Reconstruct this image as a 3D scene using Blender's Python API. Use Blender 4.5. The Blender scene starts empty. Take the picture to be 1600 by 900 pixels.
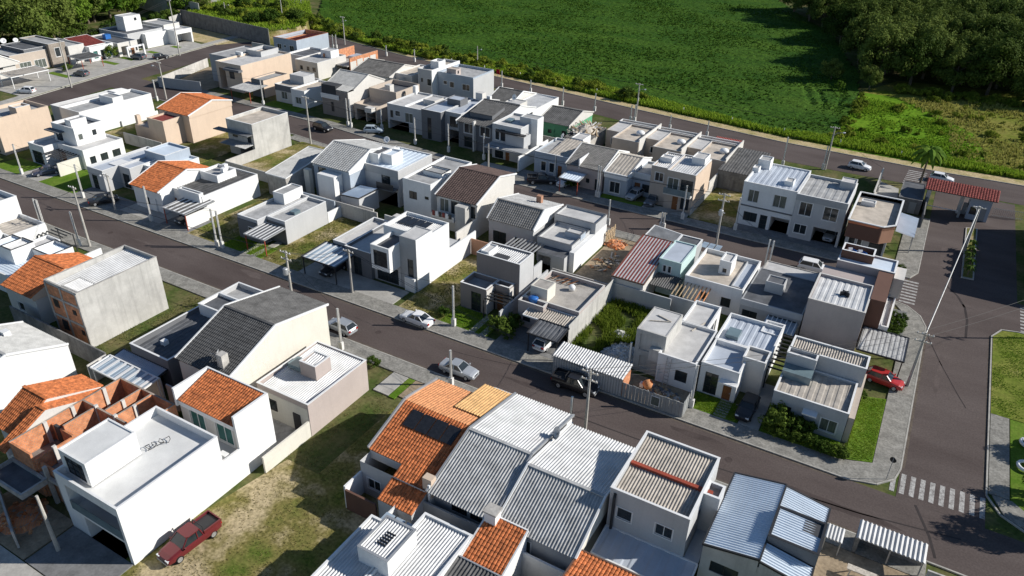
import bpy, bmesh, math, random
from mathutils import Vector, Matrix
scene = bpy.context.scene
R = math.radians
# ------------------------------------------------------------ camera, sky, sun, exposure
cam = bpy.data.objects.new('camera', bpy.data.cameras.new('camera'))
scene.collection.objects.link(cam)
cam.data.sensor_width = 36.0
cam.data.lens = 36.0*1169.0/1600.0
cam.data.clip_start = 1.0
cam.data.clip_end = 3000.0
cX = Vector((0.8658508, 0.49979791, 0.02245987))
cU = Vector((-0.26731258, 0.42421207, 0.86520986))
cF = Vector((-0.42290233, 0.75514645, -0.50090663))
cam.matrix_world = Matrix(((cX.x, cU.x, -cF.x, 0), (cX.y, cU.y, -cF.y, 0), (cX.z, cU.z, -cF.z, 50.0), (0, 0, 0, 1)))
scene.camera = cam
SUN_AZ, SUN_EL = R(30.5), R(30.0)        # direction towards the sun: azimuth from +X, elevation
world = bpy.data.worlds.new('World'); scene.world = world; world.use_nodes = True
wn = world.node_tree.nodes; wl = world.node_tree.links
sky = wn.new('ShaderNodeTexSky'); sky.sky_type = 'NISHITA'; sky.sun_disc = False
sky.sun_elevation = SUN_EL; sky.sun_rotation = R(90) - SUN_AZ
sky.air_density = 1.0; sky.dust_density = 0.1; sky.ozone_density = 3.5
bg = wn['Background']; bg.inputs['Strength'].default_value = 0.07
wl.new(sky.outputs[0], bg.inputs[0])
sl = bpy.data.lights.new('sun', 'SUN'); sl.energy = 4.6; sl.angle = R(0.55); sl.color = (1.0, 0.955, 0.88)
so = bpy.data.objects.new('sun', sl); scene.collection.objects.link(so)
sd = Vector((math.cos(SUN_EL)*math.cos(SUN_AZ), math.cos(SUN_EL)*math.sin(SUN_AZ), math.sin(SUN_EL)))
so.rotation_euler = sd.to_track_quat('Z', 'Y').to_euler(); so.location = (0, 0, 120)
scene.view_settings.view_transform = 'Standard'; scene.view_settings.look = 'None'
scene.view_settings.exposure = 0.36; scene.view_settings.gamma = 1.0
scene.view_settings.use_curve_mapping = False
scene.render.engine = 'CYCLES'
scene.cycles.max_bounces = 5; scene.cycles.diffuse_bounces = 3; scene.cycles.glossy_bounces = 2
scene.cycles.transmission_bounces = 2; scene.cycles.transparent_max_bounces = 4
rnd = random.Random(7)
COL = scene.collection

# ------------------------------------------------------------ materials
MATS = {}
def mat(name, col, rough=.8, var=.12, scale=.6, bump=.0, bscale=12., metal=0., streak=0., fine=0., col2=None, stretch=(1, 1, 1), spec=.3, contrast=(.35, .65), col3=None):
    """procedural surface: base colour broken up by two noises, optional vertical rain streaks and bump"""
    if name in MATS: return MATS[name]
    m = bpy.data.materials.new(name); m.use_nodes = True
    n = m.node_tree.nodes; l = m.node_tree.links; b = n['Principled BSDF']
    b.inputs['Roughness'].default_value = rough; b.inputs['Metallic'].default_value = metal
    b.inputs['Specular IOR Level'].default_value = spec
    tc = n.new('ShaderNodeTexCoord'); mp = n.new('ShaderNodeMapping'); mp.inputs['Scale'].default_value = stretch
    l.new(tc.outputs['Object'], mp.inputs[0])
    nz = n.new('ShaderNodeTexNoise'); nz.inputs['Scale'].default_value = scale; nz.inputs['Detail'].default_value = 7; nz.inputs['Roughness'].default_value = .62
    l.new(mp.outputs[0], nz.inputs['Vector'])
    rp = n.new('ShaderNodeValToRGB'); e = rp.color_ramp.elements
    c2 = col2 if col2 else tuple(min(1, c*(1+var)) for c in col); c1 = tuple(c*(1-var) for c in col) if not col2 else col
    e[0].color = (*c1, 1); e[1].color = (*c2, 1); e[0].position, e[1].position = contrast
    if col3: e3 = rp.color_ramp.elements.new(contrast[1]+.13); e3.color = (*col3, 1)
    l.new(nz.outputs['Fac'], rp.inputs[0]); out = rp.outputs[0]
    def mul(o, fac_out, lo, hi, a, bb):
        mr = n.new('ShaderNodeMapRange'); mr.inputs[1].default_value = lo; mr.inputs[2].default_value = hi; mr.inputs[3].default_value = a; mr.inputs[4].default_value = bb
        l.new(fac_out, mr.inputs[0])
        mx = n.new('ShaderNodeMix'); mx.data_type = 'RGBA'; mx.blend_type = 'MULTIPLY'; mx.inputs[0].default_value = 1
        l.new(o, mx.inputs[6]); l.new(mr.outputs[0], mx.inputs[7]); return mx.outputs[2]
    if streak:
        m2 = n.new('ShaderNodeMapping'); m2.inputs['Scale'].default_value = (1.6, 1.6, .12); l.new(tc.outputs['Object'], m2.inputs[0])
        n2 = n.new('ShaderNodeTexNoise'); n2.inputs['Scale'].default_value = 1.4; n2.inputs['Detail'].default_value = 6; l.new(m2.outputs[0], n2.inputs['Vector'])
        out = mul(out, n2.outputs['Fac'], .5, .75, 1., 1-streak)
    if fine:
        n3 = n.new('ShaderNodeTexNoise'); n3.inputs['Scale'].default_value = bscale; n3.inputs['Detail'].default_value = 4; l.new(tc.outputs['Object'], n3.inputs['Vector'])
        out = mul(out, n3.outputs['Fac'], .3, .7, 1-fine, 1+fine*.6)
    l.new(out, b.inputs['Base Color'])
    if bump:
        n4 = n.new('ShaderNodeTexNoise'); n4.inputs['Scale'].default_value = bscale; n4.inputs['Detail'].default_value = 4; l.new(tc.outputs['Object'], n4.inputs['Vector'])
        bp = n.new('ShaderNodeBump'); bp.inputs['Strength'].default_value = bump; bp.inputs['Distance'].default_value = .05; l.new(n4.outputs['Fac'], bp.inputs['Height']); l.new(bp.outputs[0], b.inputs['Normal'])
    MATS[name] = m; return m
def stucco(name, col, **k):
    k.setdefault('var', .05); k.setdefault('streak', .07); k.setdefault('bump', .08); k.setdefault('scale', .35); k.setdefault('fine', .05); k.setdefault('bscale', 7.)
    return mat(name, col, rough=.85, **k)
WALL = {
 'white': stucco('white_render', (.76, .76, .75)), 'offw': stucco('off_white_render', (.60, .58, .545)),
 'cream': stucco('cream_render', (.66, .635, .56)), 'lgrey': stucco('light_grey_render', (.47, .475, .48)),
 'grey': stucco('grey_render', (.36, .37, .38)), 'dgrey': stucco('dark_grey_render', (.15, .155, .165)),
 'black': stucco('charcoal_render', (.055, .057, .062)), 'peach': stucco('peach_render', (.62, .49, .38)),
 'beige': stucco('beige_render', (.48, .41, .345)), 'mauve': stucco('mauve_render', (.43, .37, .35)),
 'pink': stucco('dusty_pink_render', (.45, .385, .355)), 'brown': stucco('brown_render', (.14, .075, .055)),
 'terra': stucco('terracotta_render', (.42, .23, .15)), 'taupe': stucco('taupe_render', (.26, .225, .205)),
 'blue': stucco('blue_grey_render', (.37, .42, .48)), 'teal': stucco('pale_teal_render', (.48, .62, .60)),
 'green': stucco('green_render', (.12, .36, .20)), 'conc': stucco('bare_concrete', (.42, .40, .37), var=.22, scale=.8, streak=.3, fine=.12),
 'dirty': stucco('weathered_cement_render', (.47, .46, .435), var=.13, streak=.22, scale=.5), 'stone': stucco('stone_cladding', (.30, .26, .22), fine=.3, bscale=5., var=.2),
 'gconc': stucco('dark_weathered_block', (.20, .195, .19), var=.25, streak=.35, scale=.9, fine=.15),
 'lotw': stucco('precast_lot_wall', (.50, .48, .45), var=.15, streak=.35, fine=.1),
}
def brickmat():
    m = bpy.data.materials.new('hollow_clay_brick'); m.use_nodes = True; n = m.node_tree.nodes; l = m.node_tree.links; b = n['Principled BSDF']
    tc = n.new('ShaderNodeTexCoord'); sx = n.new('ShaderNodeSeparateXYZ'); l.new(tc.outputs['Object'], sx.inputs[0])
    ad = n.new('ShaderNodeMath'); l.new(sx.outputs[0], ad.inputs[0]); l.new(sx.outputs[1], ad.inputs[1])
    cb = n.new('ShaderNodeCombineXYZ'); l.new(ad.outputs[0], cb.inputs[0]); l.new(sx.outputs[2], cb.inputs[1])
    br = n.new('ShaderNodeTexBrick'); br.inputs['Scale'].default_value = 1; br.inputs['Brick Width'].default_value = .3; br.inputs['Row Height'].default_value = .2; br.inputs['Mortar Size'].default_value = .014
    br.inputs['Color1'].default_value = (.66, .27, .12, 1); br.inputs['Color2'].default_value = (.54, .20, .085, 1); br.inputs['Mortar'].default_value = (.34, .28, .23, 1)
    l.new(cb.outputs[0], br.inputs['Vector'])
    nz = n.new('ShaderNodeTexNoise'); nz.inputs['Scale'].default_value = 1.5; nz.inputs['Detail'].default_value = 6; l.new(tc.outputs['Object'], nz.inputs['Vector'])
    mr = n.new('ShaderNodeMapRange'); mr.inputs[1].default_value = .3; mr.inputs[2].default_value = .7; mr.inputs[3].default_value = .7; mr.inputs[4].default_value = 1.2; l.new(nz.outputs['Fac'], mr.inputs[0])
    mx = n.new('ShaderNodeMix'); mx.data_type = 'RGBA'; mx.blend_type = 'MULTIPLY'; mx.inputs[0].default_value = 1; l.new(br.outputs[0], mx.inputs[6]); l.new(mr.outputs[0], mx.inputs[7])
    l.new(mx.outputs[2], b.inputs['Base Color']); b.inputs['Roughness'].default_value = .9
    bp = n.new('ShaderNodeBump'); bp.inputs['Strength'].default_value = .4; bp.inputs['Distance'].default_value = .03; l.new(br.outputs['Fac'], bp.inputs['Height']); bp.invert = True; l.new(bp.outputs[0], b.inputs['Normal'])
    return m
WALL['brick'] = brickmat()
ROOF = {
 'orange': mat('orange_clay_tile', (.50, .155, .052), var=.45, scale=2.2, rough=.75, fine=.25, bscale=9.),
 'lorange': mat('pale_orange_clay_tile', (.62, .28, .125), var=.25, scale=2.2, rough=.75, fine=.2, bscale=9.),
 'yorange': mat('yellow_orange_clay_tile', (.70, .42, .18), var=.2, scale=2.2, rough=.75, fine=.2, bscale=9.),
 'red': mat('red_clay_tile', (.24, .055, .045), var=.3, scale=2., rough=.8, fine=.2),
 'brown': mat('brown_concrete_tile', (.11, .075, .065), var=.25, scale=1.5, rough=.8, fine=.2),
 'dtile': mat('charcoal_concrete_tile', (.085, .085, .085), var=.25, scale=1.5, rough=.75, fine=.2),
 'gtile': mat('grey_concrete_tile', (.24, .23, .215), var=.22, scale=1.2, rough=.85, fine=.2),
 'lgtile': mat('light_grey_fibre_tile', (.40, .40, .39), var=.15, scale=1., rough=.85, fine=.15),
 'fibre': mat('grey_fibre_cement', (.40, .40, .395), var=.2, scale=.9, rough=.9, fine=.15, streak=.2),
 'dfibre': mat('dark_fibre_cement', (.12, .118, .115), var=.3, scale=.9, rough=.9, fine=.2),
 'bfibre': mat('beige_fibre_cement', (.42, .38, .33), var=.2, scale=.9, rough=.9, fine=.15),
 'metal': mat('white_metal_sheet', (.56, .56, .555), var=.14, scale=.7, rough=.45, fine=.05, spec=.5),
 'zinc': mat('zinc_metal_sheet', (.46, .50, .56), var=.10, scale=.5, rough=.4, fine=.05, spec=.5),
 'skymetal': mat('sky_tinted_white_metal', (.64, .72, .80), var=.07, scale=.5, rough=.42, fine=.04, spec=.5),  # white sheet metal with the blue sky fill painted into its colour
 'memb': mat('grey_roof_membrane', (.36, .36, .355), var=.18, scale=.7, rough=.85, fine=.1),
 'lmemb': mat('pale_roof_membrane', (.53, .52, .505), var=.14, scale=.6, rough=.85, fine=.1),
 'wmemb': mat('white_roof_coating', (.66, .66, .645), var=.07, scale=.6, rough=.85, fine=.06),
 'bmemb': mat('tan_roof_screed', (.50, .44, .37), var=.2, scale=.7, rough=.9, fine=.12),
 'dmemb': mat('dark_roof_membrane', (.11, .115, .125), var=.25, scale=.7, rough=.8, fine=.1),
 'cmemb': mat('stained_cement_roof', (.44, .41, .37), col2=(.24, .22, .20), scale=.8, rough=.9, fine=.2, contrast=(.45, .8)),
}
M = {
 'glass': mat('window_glass', (.025, .032, .036), rough=.08, var=.3, scale=.8, spec=.6),
 'gglass': mat('green_tinted_glass', (.035, .13, .115), rough=.1, var=.2, scale=.8, spec=.6),
 'rail': mat('balcony_glass', (.16, .22, .24), rough=.08, var=.15, spec=.7),
 'curtain': mat('curtained_glass', (.11, .125, .11), rough=.25, var=.4, scale=2.5, spec=.5, stretch=(4, 4, .3)),
 'poly': mat('polycarbonate_sheet', (.30, .37, .44), rough=.25, var=.1, spec=.6),
 'fw': mat('white_frame', (.75, .75, .74), rough=.5, var=.03), 'fd': mat('black_frame', (.035, .035, .037), rough=.45, var=.1),
 'wood': mat('varnished_wood', (.22, .09, .035), rough=.5, var=.3, scale=3., stretch=(6, 6, .6)),
 'solar': mat('solar_cell', (.02, .021, .024), rough=.2, var=.2, scale=3., spec=.7),
 'steel': mat('galvanised_steel', (.40, .41, .42), rough=.45, metal=.4, var=.1), 'rsteel': mat('red_painted_steel', (.33, .07, .04), rough=.5, var=.15),
 'pole': mat('concrete_pole', (.42, .40, .365), rough=.9, var=.15, scale=2., fine=.1, bscale=12.), 'post': mat('white_post_concrete', (.66, .65, .62), rough=.85, var=.1, scale=2., streak=.15),
 'wire': mat('black_cable', (.03, .03, .03), rough=.6, var=.1), 'bluetank': mat('blue_plastic', (.03, .14, .42), rough=.4, var=.1),
 'whitep': mat('white_plastic', (.78, .78, .77), rough=.4, var=.04), 'gate': mat('grey_sheet_metal', (.30, .31, .31), rough=.5, var=.1, spec=.4),
 'timber': mat('raw_timber', (.40, .30, .19), rough=.85, var=.3, scale=4.), 'oldtimber': mat('bleached_timber', (.52, .47, .40), rough=.9, var=.25, scale=5.),
}

# ------------------------------------------------------------ mesh helpers
class MB:
    def __init__(s): s.v = []; s.f = []
    def q(s, *p):
        n = len(s.v); s.v += [tuple(a) for a in p]; s.f.append(tuple(range(n, n+len(p))))
    def box(s, x0, x1, y0, y1, z0, z1, skip=''):
        a = [(x0, y0), (x1, y0), (x1, y1), (x0, y1)]
        for i, c in enumerate('SENW'):
            if c in skip: continue
            p, q = a[i], a[(i+1) % 4]; s.q((*p, z0), (*q, z0), (*q, z1), (*p, z1))
        if 'T' not in skip: s.q(*[(*p, z1) for p in a])
        if 'B' not in skip: s.q(*[(*p, z0) for p in reversed(a)])
    def prism(s, poly, z0, z1):
        n = len(poly); ar = sum(poly[i][0]*poly[(i+1) % n][1]-poly[(i+1) % n][0]*poly[i][1] for i in range(n))
        if ar < 0: poly = poly[::-1]
        for i in range(n):
            p, q = poly[i], poly[(i+1) % n]; s.q((*p, z0), (*q, z0), (*q, z1), (*p, z1))
        s.q(*[(*p, z1) for p in poly]); s.q(*[(*p, z0) for p in reversed(poly)])
    def bar(s, p, q, w, h=None):
        """rectangular bar from p to q"""
        p, q = Vector(p), Vector(q); d = (q-p).normalized(); up = Vector((0, 0, 1)) if abs(d.z) < .95 else Vector((1, 0, 0))
        a = d.cross(up).normalized()*(w/2); b = a.cross(d).normalized()*((h or w)/2)
        c = [a+b, -a+b, -a-b, a-b]
        for i in range(4): s.q(p+c[i], p+c[(i+1) % 4], q+c[(i+1) % 4], q+c[i])
        s.q(*[p+k for k in reversed(c)]); s.q(*[q+k for k in c])
    def tube(s, pts, r, n=8, caps=True):
        pts = [Vector(p) for p in pts]; rs = r if isinstance(r, (list, tuple)) else [r]*len(pts); base = len(s.v)
        for i, p in enumerate(pts):
            d = (pts[min(i+1, len(pts)-1)]-pts[max(i-1, 0)]).normalized(); up = Vector((0, 0, 1)) if abs(d.z) < .9 else Vector((1, 0, 0))
            a = d.cross(up).normalized(); b = a.cross(d)
            for k in range(n): t = 2*math.pi*k/n; s.v.append(tuple(p+(a*math.cos(t)+b*math.sin(t))*rs[i]))
        for i in range(len(pts)-1):
            for k in range(n): s.f.append((base+i*n+k, base+i*n+(k+1) % n, base+(i+1)*n+(k+1) % n, base+(i+1)*n+k))
        if caps: s.f.append(tuple(base+k for k in reversed(range(n)))); s.f.append(tuple(base+(len(pts)-1)*n+k for k in range(n)))
    def lathe(s, c, prof, n=14, ax=None):
        """prof: (radius, height) pairs round the axis ax through c"""
        c = Vector(c); d = Vector(ax or (0, 0, 1)).normalized(); up = Vector((0, 0, 1)) if abs(d.z) < .9 else Vector((1, 0, 0))
        a = d.cross(up).normalized(); b = a.cross(d); base = len(s.v)
        for r, h in prof:
            for k in range(n): t = 2*math.pi*k/n; s.v.append(tuple(c+d*h+(a*math.cos(t)+b*math.sin(t))*r))
        for i in range(len(prof)-1):
            for k in range(n): s.f.append((base+i*n+k, base+i*n+(k+1) % n, base+(i+1)*n+(k+1) % n, base+(i+1)*n+k))
    def slope(s, o, e, u, kind='tile', pitch=.3, amp=None, course=.42):
        """roof sheet: o corner at the eave, e along the eave, u up the slope; rippled (cor) or tiled"""
        o, e, u = Vector(o), Vector(e), Vector(u); n = e.cross(u).normalized()
        if n.z < 0: n = -n
        w, h = e.length, u.length; ed, ud = e/w, u/h
        nc = max(2, round(w/pitch)); amp = amp if amp is not None else (.085 if kind == 'tile' else pitch*.33 if pitch < .36 else .05)
        if kind == 'tile': prof = [(0, 0), (.22, .8), (.5, 1), (.78, .8)]
        elif pitch < .36: prof = [(0, 0), (.2, .22), (.38, .85), (.5, 1), (.62, .85), (.8, .22)]
        else: prof = [(0, 0), (.3, 0), (.42, 1), (.88, 1)]
        us = [((i+a)*w/nc, b*amp) for i in range(nc) for a, b in prof]+[(w, 0)]
        if kind == 'tile':
            k = max(1, round(h/course)); vs = []
            for j in range(k): vs += [(j*h/k, .034), ((j+1)*h/k-.004, .004)]
        else: vs = [(0, 0), (h, 0)]
        base = len(s.v); nu = len(us)
        for vv, lift in vs:
            for uu, r in us: s.v.append(tuple(o+ed*uu+ud*vv+n*(r+lift)))
        for j in range(len(vs)-1):
            for i in range(nu-1): s.f.append((base+j*nu+i, base+j*nu+i+1, base+(j+1)*nu+i+1, base+(j+1)*nu+i))
        a, b, c, d = o-n*.04, o+e-n*.04, o+e+u-n*.04, o+u-n*.04
        s.q(a, d, c, b); s.q(a, b, o+e, o); s.q(d, o+u, o+e+u, c); s.q(a, o, o+u, d); s.q(b, c, o+e+u, o+e)
    def build(s, name, m, parent=None, off=(0, 0, 0), smooth=False):
        me = bpy.data.meshes.new(name); ox, oy, oz = off
        me.from_pydata([(x-ox, y-oy, z-oz) for x, y, z in s.v], [], s.f); me.materials.append(m)
        if smooth: me.polygons.foreach_set('use_smooth', [True]*len(me.polygons))
        o = bpy.data.objects.new(name, me); COL.objects.link(o); o.parent = parent; return o
def tag(o, label=None, cat=None, group=None, kind=None):
    if label: o['label'] = label
    if cat: o['category'] = cat
    if group: o['group'] = group
    if kind: o['kind'] = kind
    return o
def empty(name, loc, rz=0):
    o = bpy.data.objects.new(name, None); o.empty_display_size = .3; COL.objects.link(o); o.location = loc; o.rotation_euler = (0, 0, rz); return o
def copy_tree(o, parent=None):
    c = o.copy(); COL.objects.link(c); c.parent = parent
    for ch in o.children: copy_tree(ch, c)
    return c
def sheet(name, poly, z, m, thick=0, kind='structure'):
    b = MB()
    if thick: b.prism(list(poly), z-thick, z)
    else:
        n = len(poly); ar = sum(poly[i][0]*poly[(i+1) % n][1]-poly[(i+1) % n][0]*poly[i][1] for i in range(n))
        b.q(*[(*p, z) for p in (poly if ar > 0 else poly[::-1])])
    return tag(b.build(name, m), kind=kind)

# ------------------------------------------------------------ house builder
class House:
    def __init__(s, label, cat='house', name='house', loc=None):
        s.r = empty(name, loc or (0, 0, 0)); tag(s.r, label, cat); s.o = loc; s.first = loc is None
        s.rs = random.Random(label)
    def b(s, mb, name, m, parent=None, smooth=False):
        return mb.build(name, m, parent or s.r, s.o, smooth)
    def org(s, x, y):
        if s.first: s.o = (x, y, 0); s.r.location = s.o; s.first = False
    def vol(s, x0, x1, y0, y1, z0, z1, wall='white', op=None, par=.45, roof='flat', rm='lmemb', cop='fw', t=.16, slope='S', ax=None, lean=.25, pitch=.32, name='wall'):
        s.org((x0+x1)/2, (y0+y1)/2); op = op or {}; w = MB()
        S = {'S': (lambda u, z, d: (x0+u, y0+d, z), x1-x0, y1-y0), 'E': (lambda u, z, d: (x1-d, y0+u, z), y1-y0, x1-x0),
             'N': (lambda u, z, d: (x1-u, y1-d, z), x1-x0, y1-y0), 'W': (lambda u, z, d: (x0+d, y1-u, z), y1-y0, x1-x0)}
        todo = []
        for k, (p, L, D) in S.items():
            ops = [(o[0], o[1]*L, o[2]*L, z0+o[3], z0+o[4]) for o in op.get(k, [])]
            us = sorted({0, L, *[a for o in ops for a in o[1:3]]}); zs = sorted({z0, z1, *[min(a, z1) for o in ops for a in o[3:5]]})
            for i in range(len(us)-1):
                for j in range(len(zs)-1):
                    um, zm = (us[i]+us[i+1])/2, (zs[j]+zs[j+1])/2
                    if any(o[1] < um < o[2] and o[3] < zm < o[4] for o in ops): continue
                    w.q(p(us[i], zs[j], 0), p(us[i+1], zs[j], 0), p(us[i+1], zs[j+1], 0), p(us[i], zs[j+1], 0))
            for kd, a, b, za, zb in ops:
                d = min(4.8, D-.4) if kd == 'g' else (1.3 if kd in 'bB' else .16)
                w.q(p(a, za, 0), p(a, za, d), p(a, zb, d), p(a, zb, 0)); w.q(p(b, za, 0), p(b, zb, 0), p(b, zb, d), p(b, za, d))
                w.q(p(a, zb, 0), p(a, zb, d), p(b, zb, d), p(b, zb, 0)); w.q(p(a, za, 0), p(b, za, 0), p(b, za, d), p(a, za, d))
                if kd in 'gbBh' : w.q(p(a, za, d), p(b, za, d), p(b, zb, d), p(a, zb, d))
                todo.append((kd, p, a, b, za, zb, d))
        if par > 0:
            i0, i1, j0, j1, zr = x0+t, x1-t, y0+t, y1-t, z1-par
            for a, b_ in (((x0, y0), (x1, y0)), ((x1, y0), (x1, y1)), ((x1, y1), (x0, y1)), ((x0, y1), (x0, y0))):
                f = lambda q: (min(max(q[0], i0), i1), min(max(q[1], j0), j1)); c, d_ = f(b_), f(a)
                w.q((*a, z1), (*b_, z1), (*c, z1), (*d_, z1)); w.q((*d_, z1), (*c, z1), (*c, zr), (*d_, zr))
        else: i0, i1, j0, j1, zr = x0, x1, y0, y1, z1
        wo = s.b(w, name, WALL[wall])
        if par > 0 and cop:
            c = MB(); o = .03
            for (a0, a1, b0, b1) in ((x0-o, x1+o, y0-o, j0+o*.5), (x0-o, x1+o, j1-o*.5, y1+o), (x0-o, i0+o*.5, j0+o*.5, j1-o*.5), (i1-o*.5, x1+o, j0+o*.5, j1-o*.5)): c.box(a0, a1, b0, b1, z1+.002, z1+.045)
            s.b(c, 'coping', M[cop] if cop in M else WALL[cop], wo)
        if roof == 'flat': f = MB(); f.q((i0, j0, zr), (i1, j0, zr), (i1, j1, zr), (i0, j1, zr)); s.b(f, 'roof', ROOF[rm])
        elif roof == 'cor':
            f = MB(); lz = min(lean, max(0, par-.08)) if par > 0 else lean
            pts = {'S': ((i0, j0, zr), (i1-i0, 0, 0), (0, j1-j0, lz)), 'N': ((i1, j1, zr), (i0-i1, 0, 0), (0, j0-j1, lz)),
                   'E': ((i1, j0, zr), (0, j1-j0, 0), (i0-i1, 0, lz)), 'W': ((i0, j1, zr), (0, j0-j1, 0), (i1-i0, 0, lz))}[slope]
            f.slope(*pts, kind='cor', pitch=pitch); s.b(f, 'roof', ROOF[rm])
        for (kd, p, a, b, za, zb, d) in todo: s.fill(kd, p, a, b, za, zb, d, wo)
        return wo
    def fill(s, kd, p, a, b, za, zb, d, wo):
        """what sits in an opening: w/k window with white/black frame, G green glass, c curtained, d wood door, D metal door, P glazed panel, b/B loggia with window behind, g garage, h hole"""
        def pb(mb, u0, u1, z0, z1, d0, d1):
            q = [p(u0, z0, d0), p(u1, z1, d1)]; mb.box(min(q[0][0], q[1][0]), max(q[0][0], q[1][0]), min(q[0][1], q[1][1]), max(q[0][1], q[1][1]), z0, z1)
        if kd in 'gh': return
        if kd in 'dD':
            f = MB(); pb(f, a+.01, b-.01, za, zb-.01, d-.10, d-.04); o = s.b(f, 'door', M['wood'] if kd == 'd' else M['gate'])
            h = MB(); pb(h, b-.16, b-.10, za+.95, za+1.1, d-.15, d-.10); s.b(h, 'handle', M['steel'], o); return
        dd = d; fm = {'w': 'fw', 'k': 'fd', 'G': 'fw', 'c': 'fw', 'P': 'fd', 'b': 'fw', 'B': 'fd'}[kd]; gm = {'G': 'gglass', 'c': 'curtain', 'b': 'glass'}.get(kd, 'glass')
        if kd in 'bB': m_ = (b-a)*.18; a2, b2, z2, z3 = a+m_, b-m_, za+.02, za+(zb-za)*.86; base = d
        else: a2, b2, z2, z3, base = a, b, za, zb, d-.02
        f = MB(); th = .06; f0, f1 = base-.09, base-.01
        if kd in 'wcG':   # a white surround standing proud of the wall
            for (u0, u1, v0, v1) in ((a-.08, a, za-.08, zb+.08), (b, b+.08, za-.08, zb+.08), (a, b, zb, zb+.08), (a, b, za-.08, za)): pb(f, u0, u1, v0, v1, -.035, .03)
        for (u0, u1, v0, v1) in ((a2, a2+th, z2, z3), (b2-th, b2, z2, z3), (a2+th, b2-th, z3-th, z3), (a2+th, b2-th, z2, z2+th)): pb(f, u0, u1, v0, v1, f0, f1)
        n = max(1, round((b2-a2)/.9))
        for i in range(1, n): u = a2+(b2-a2)*i/n; pb(f, u-.03, u+.03, z2+th, z3-th, f0, f1)
        if kd == 'P' and z3-z2 > 1.6:
            for j in range(1, 3): z = z2+(z3-z2)*j/3; pb(f, a2+th, b2-th, z-.025, z+.025, f0+.005, f1-.005)
        o = s.b(f, 'window', M[fm])
        for i in range(n):
            g = MB(); pb(g, a2+(b2-a2)*i/n+.02, a2+(b2-a2)*(i+1)/n-.02, z2+.02, z3-.02, base-.05, base-.035); s.b(g, 'pane', M[gm], o)
        if kd in 'bB':
            g = MB(); pb(g, a, b, za, za+.95, -.03, .0); s.b(g, 'balustrade', M['rail'])
    def gable(s, x0, x1, y0, y1, ze, zr, axis='x', kind='tile', rm='gtile', wall='white', over=.25, k=.5, verge='fw', z0=None, pitch=.27, zen=None, rm2=None):
        """two roof slopes with ridge along axis at fraction k; gable walls below; ze eave (zen far eave) and zr ridge heights"""
        s.org((x0+x1)/2, (y0+y1)/2); f1, f2 = MB(), MB(); zen = ze if zen is None else zen
        if axis == 'x':
            ym = y0+(y1-y0)*k; o1 = over*(zr-ze)/(ym-y0); o2 = over*(zr-zen)/(y1-ym)
            f1.slope((x0, y0-over, ze-o1), (x1-x0, 0, 0), (0, ym-y0+over, zr-ze+o1), kind, pitch); f2.slope((x1, y1+over, zen-o2), (x0-x1, 0, 0), (0, ym-y1-over, zr-zen+o2), kind, pitch)
            for x, sg in ((x0, -1), (x1, 1)):
                gw = MB()
                pr = [(y0, ze), (y1, zen), (ym, zr)]; a, b_ = sorted((x-sg*.16, x+sg*.004)); zb = z0 if z0 is not None else min(ze, zen)-.6
                poly = [(y0, zb), (y1, zb), (y1, zen-.02), (ym, zr-.02), (y0, ze-.02)]
                for xx in (a, b_): q = [(xx, y, z) for y, z in poly]; gw.q(*(q if (xx == b_) else q[::-1]))
                for (c, d), (e, f) in zip(poly, poly[1:]+poly[:1]): gw.q((a, c, d), (b_, c, d), (b_, e, f), (a, e, f))
                s.b(gw, 'gable_wall', WALL[wall])
                if verge:
                    vb = MB(); xv = x+sg*.06; vb.bar((xv, y0-over, ze-o1+.06), (xv, ym, zr+.06), .16, .22); vb.bar((xv, y1+over, zen-o2+.06), (xv, ym, zr+.06), .16, .22); s.b(vb, 'verge', M[verge] if verge in M else WALL[verge])
            rd = MB(); rd.bar((x0, ym, zr+.05), (x1, ym, zr+.05), .3, .12)
        else:
            xm = x0+(x1-x0)*k; o1 = over*(zr-ze)/(xm-x0); o2 = over*(zr-zen)/(x1-xm)
            f1.slope((x0-over, y1, ze-o1), (0, y0-y1, 0), (xm-x0+over, 0, zr-ze+o1), kind, pitch); f2.slope((x1+over, y0, zen-o2), (0, y1-y0, 0), (xm-x1-over, 0, zr-zen+o2), kind, pitch)
            for y, sg in ((y0, -1), (y1, 1)):
                gw = MB()
                a, b_ = sorted((y-sg*.16, y+sg*.004)); zb = z0 if z0 is not None else min(ze, zen)-.6
                poly = [(x0, zb), (x1, zb), (x1, zen-.02), (xm, zr-.02), (x0, ze-.02)]
                for yy in (a, b_): q = [(x, yy, z) for x, z in poly]; gw.q(*(q if (yy == a) else q[::-1]))
                for (c, d), (e, f) in zip(poly, poly[1:]+poly[:1]): gw.q((c, a, d), (c, b_, d), (e, b_, f), (e, a, f))
                s.b(gw, 'gable_wall', WALL[wall])
                if verge:
                    vb = MB(); yv = y+sg*.06; vb.bar((x0-over, yv, ze-o1+.06), (xm, yv, zr+.06), .16, .22); vb.bar((x1+over, yv, zen-o2+.06), (xm, yv, zr+.06), .16, .22); s.b(vb, 'verge', M[verge] if verge in M else WALL[verge])
            rd = MB(); rd.bar((xm, y0, zr+.05), (xm, y1, zr+.05), .3, .12)
        s.b(f1, 'roof', ROOF[rm]); s.b(f2, 'roof', ROOF[rm2 or rm]); s.b(rd, 'ridge', ROOF[rm])
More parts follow.
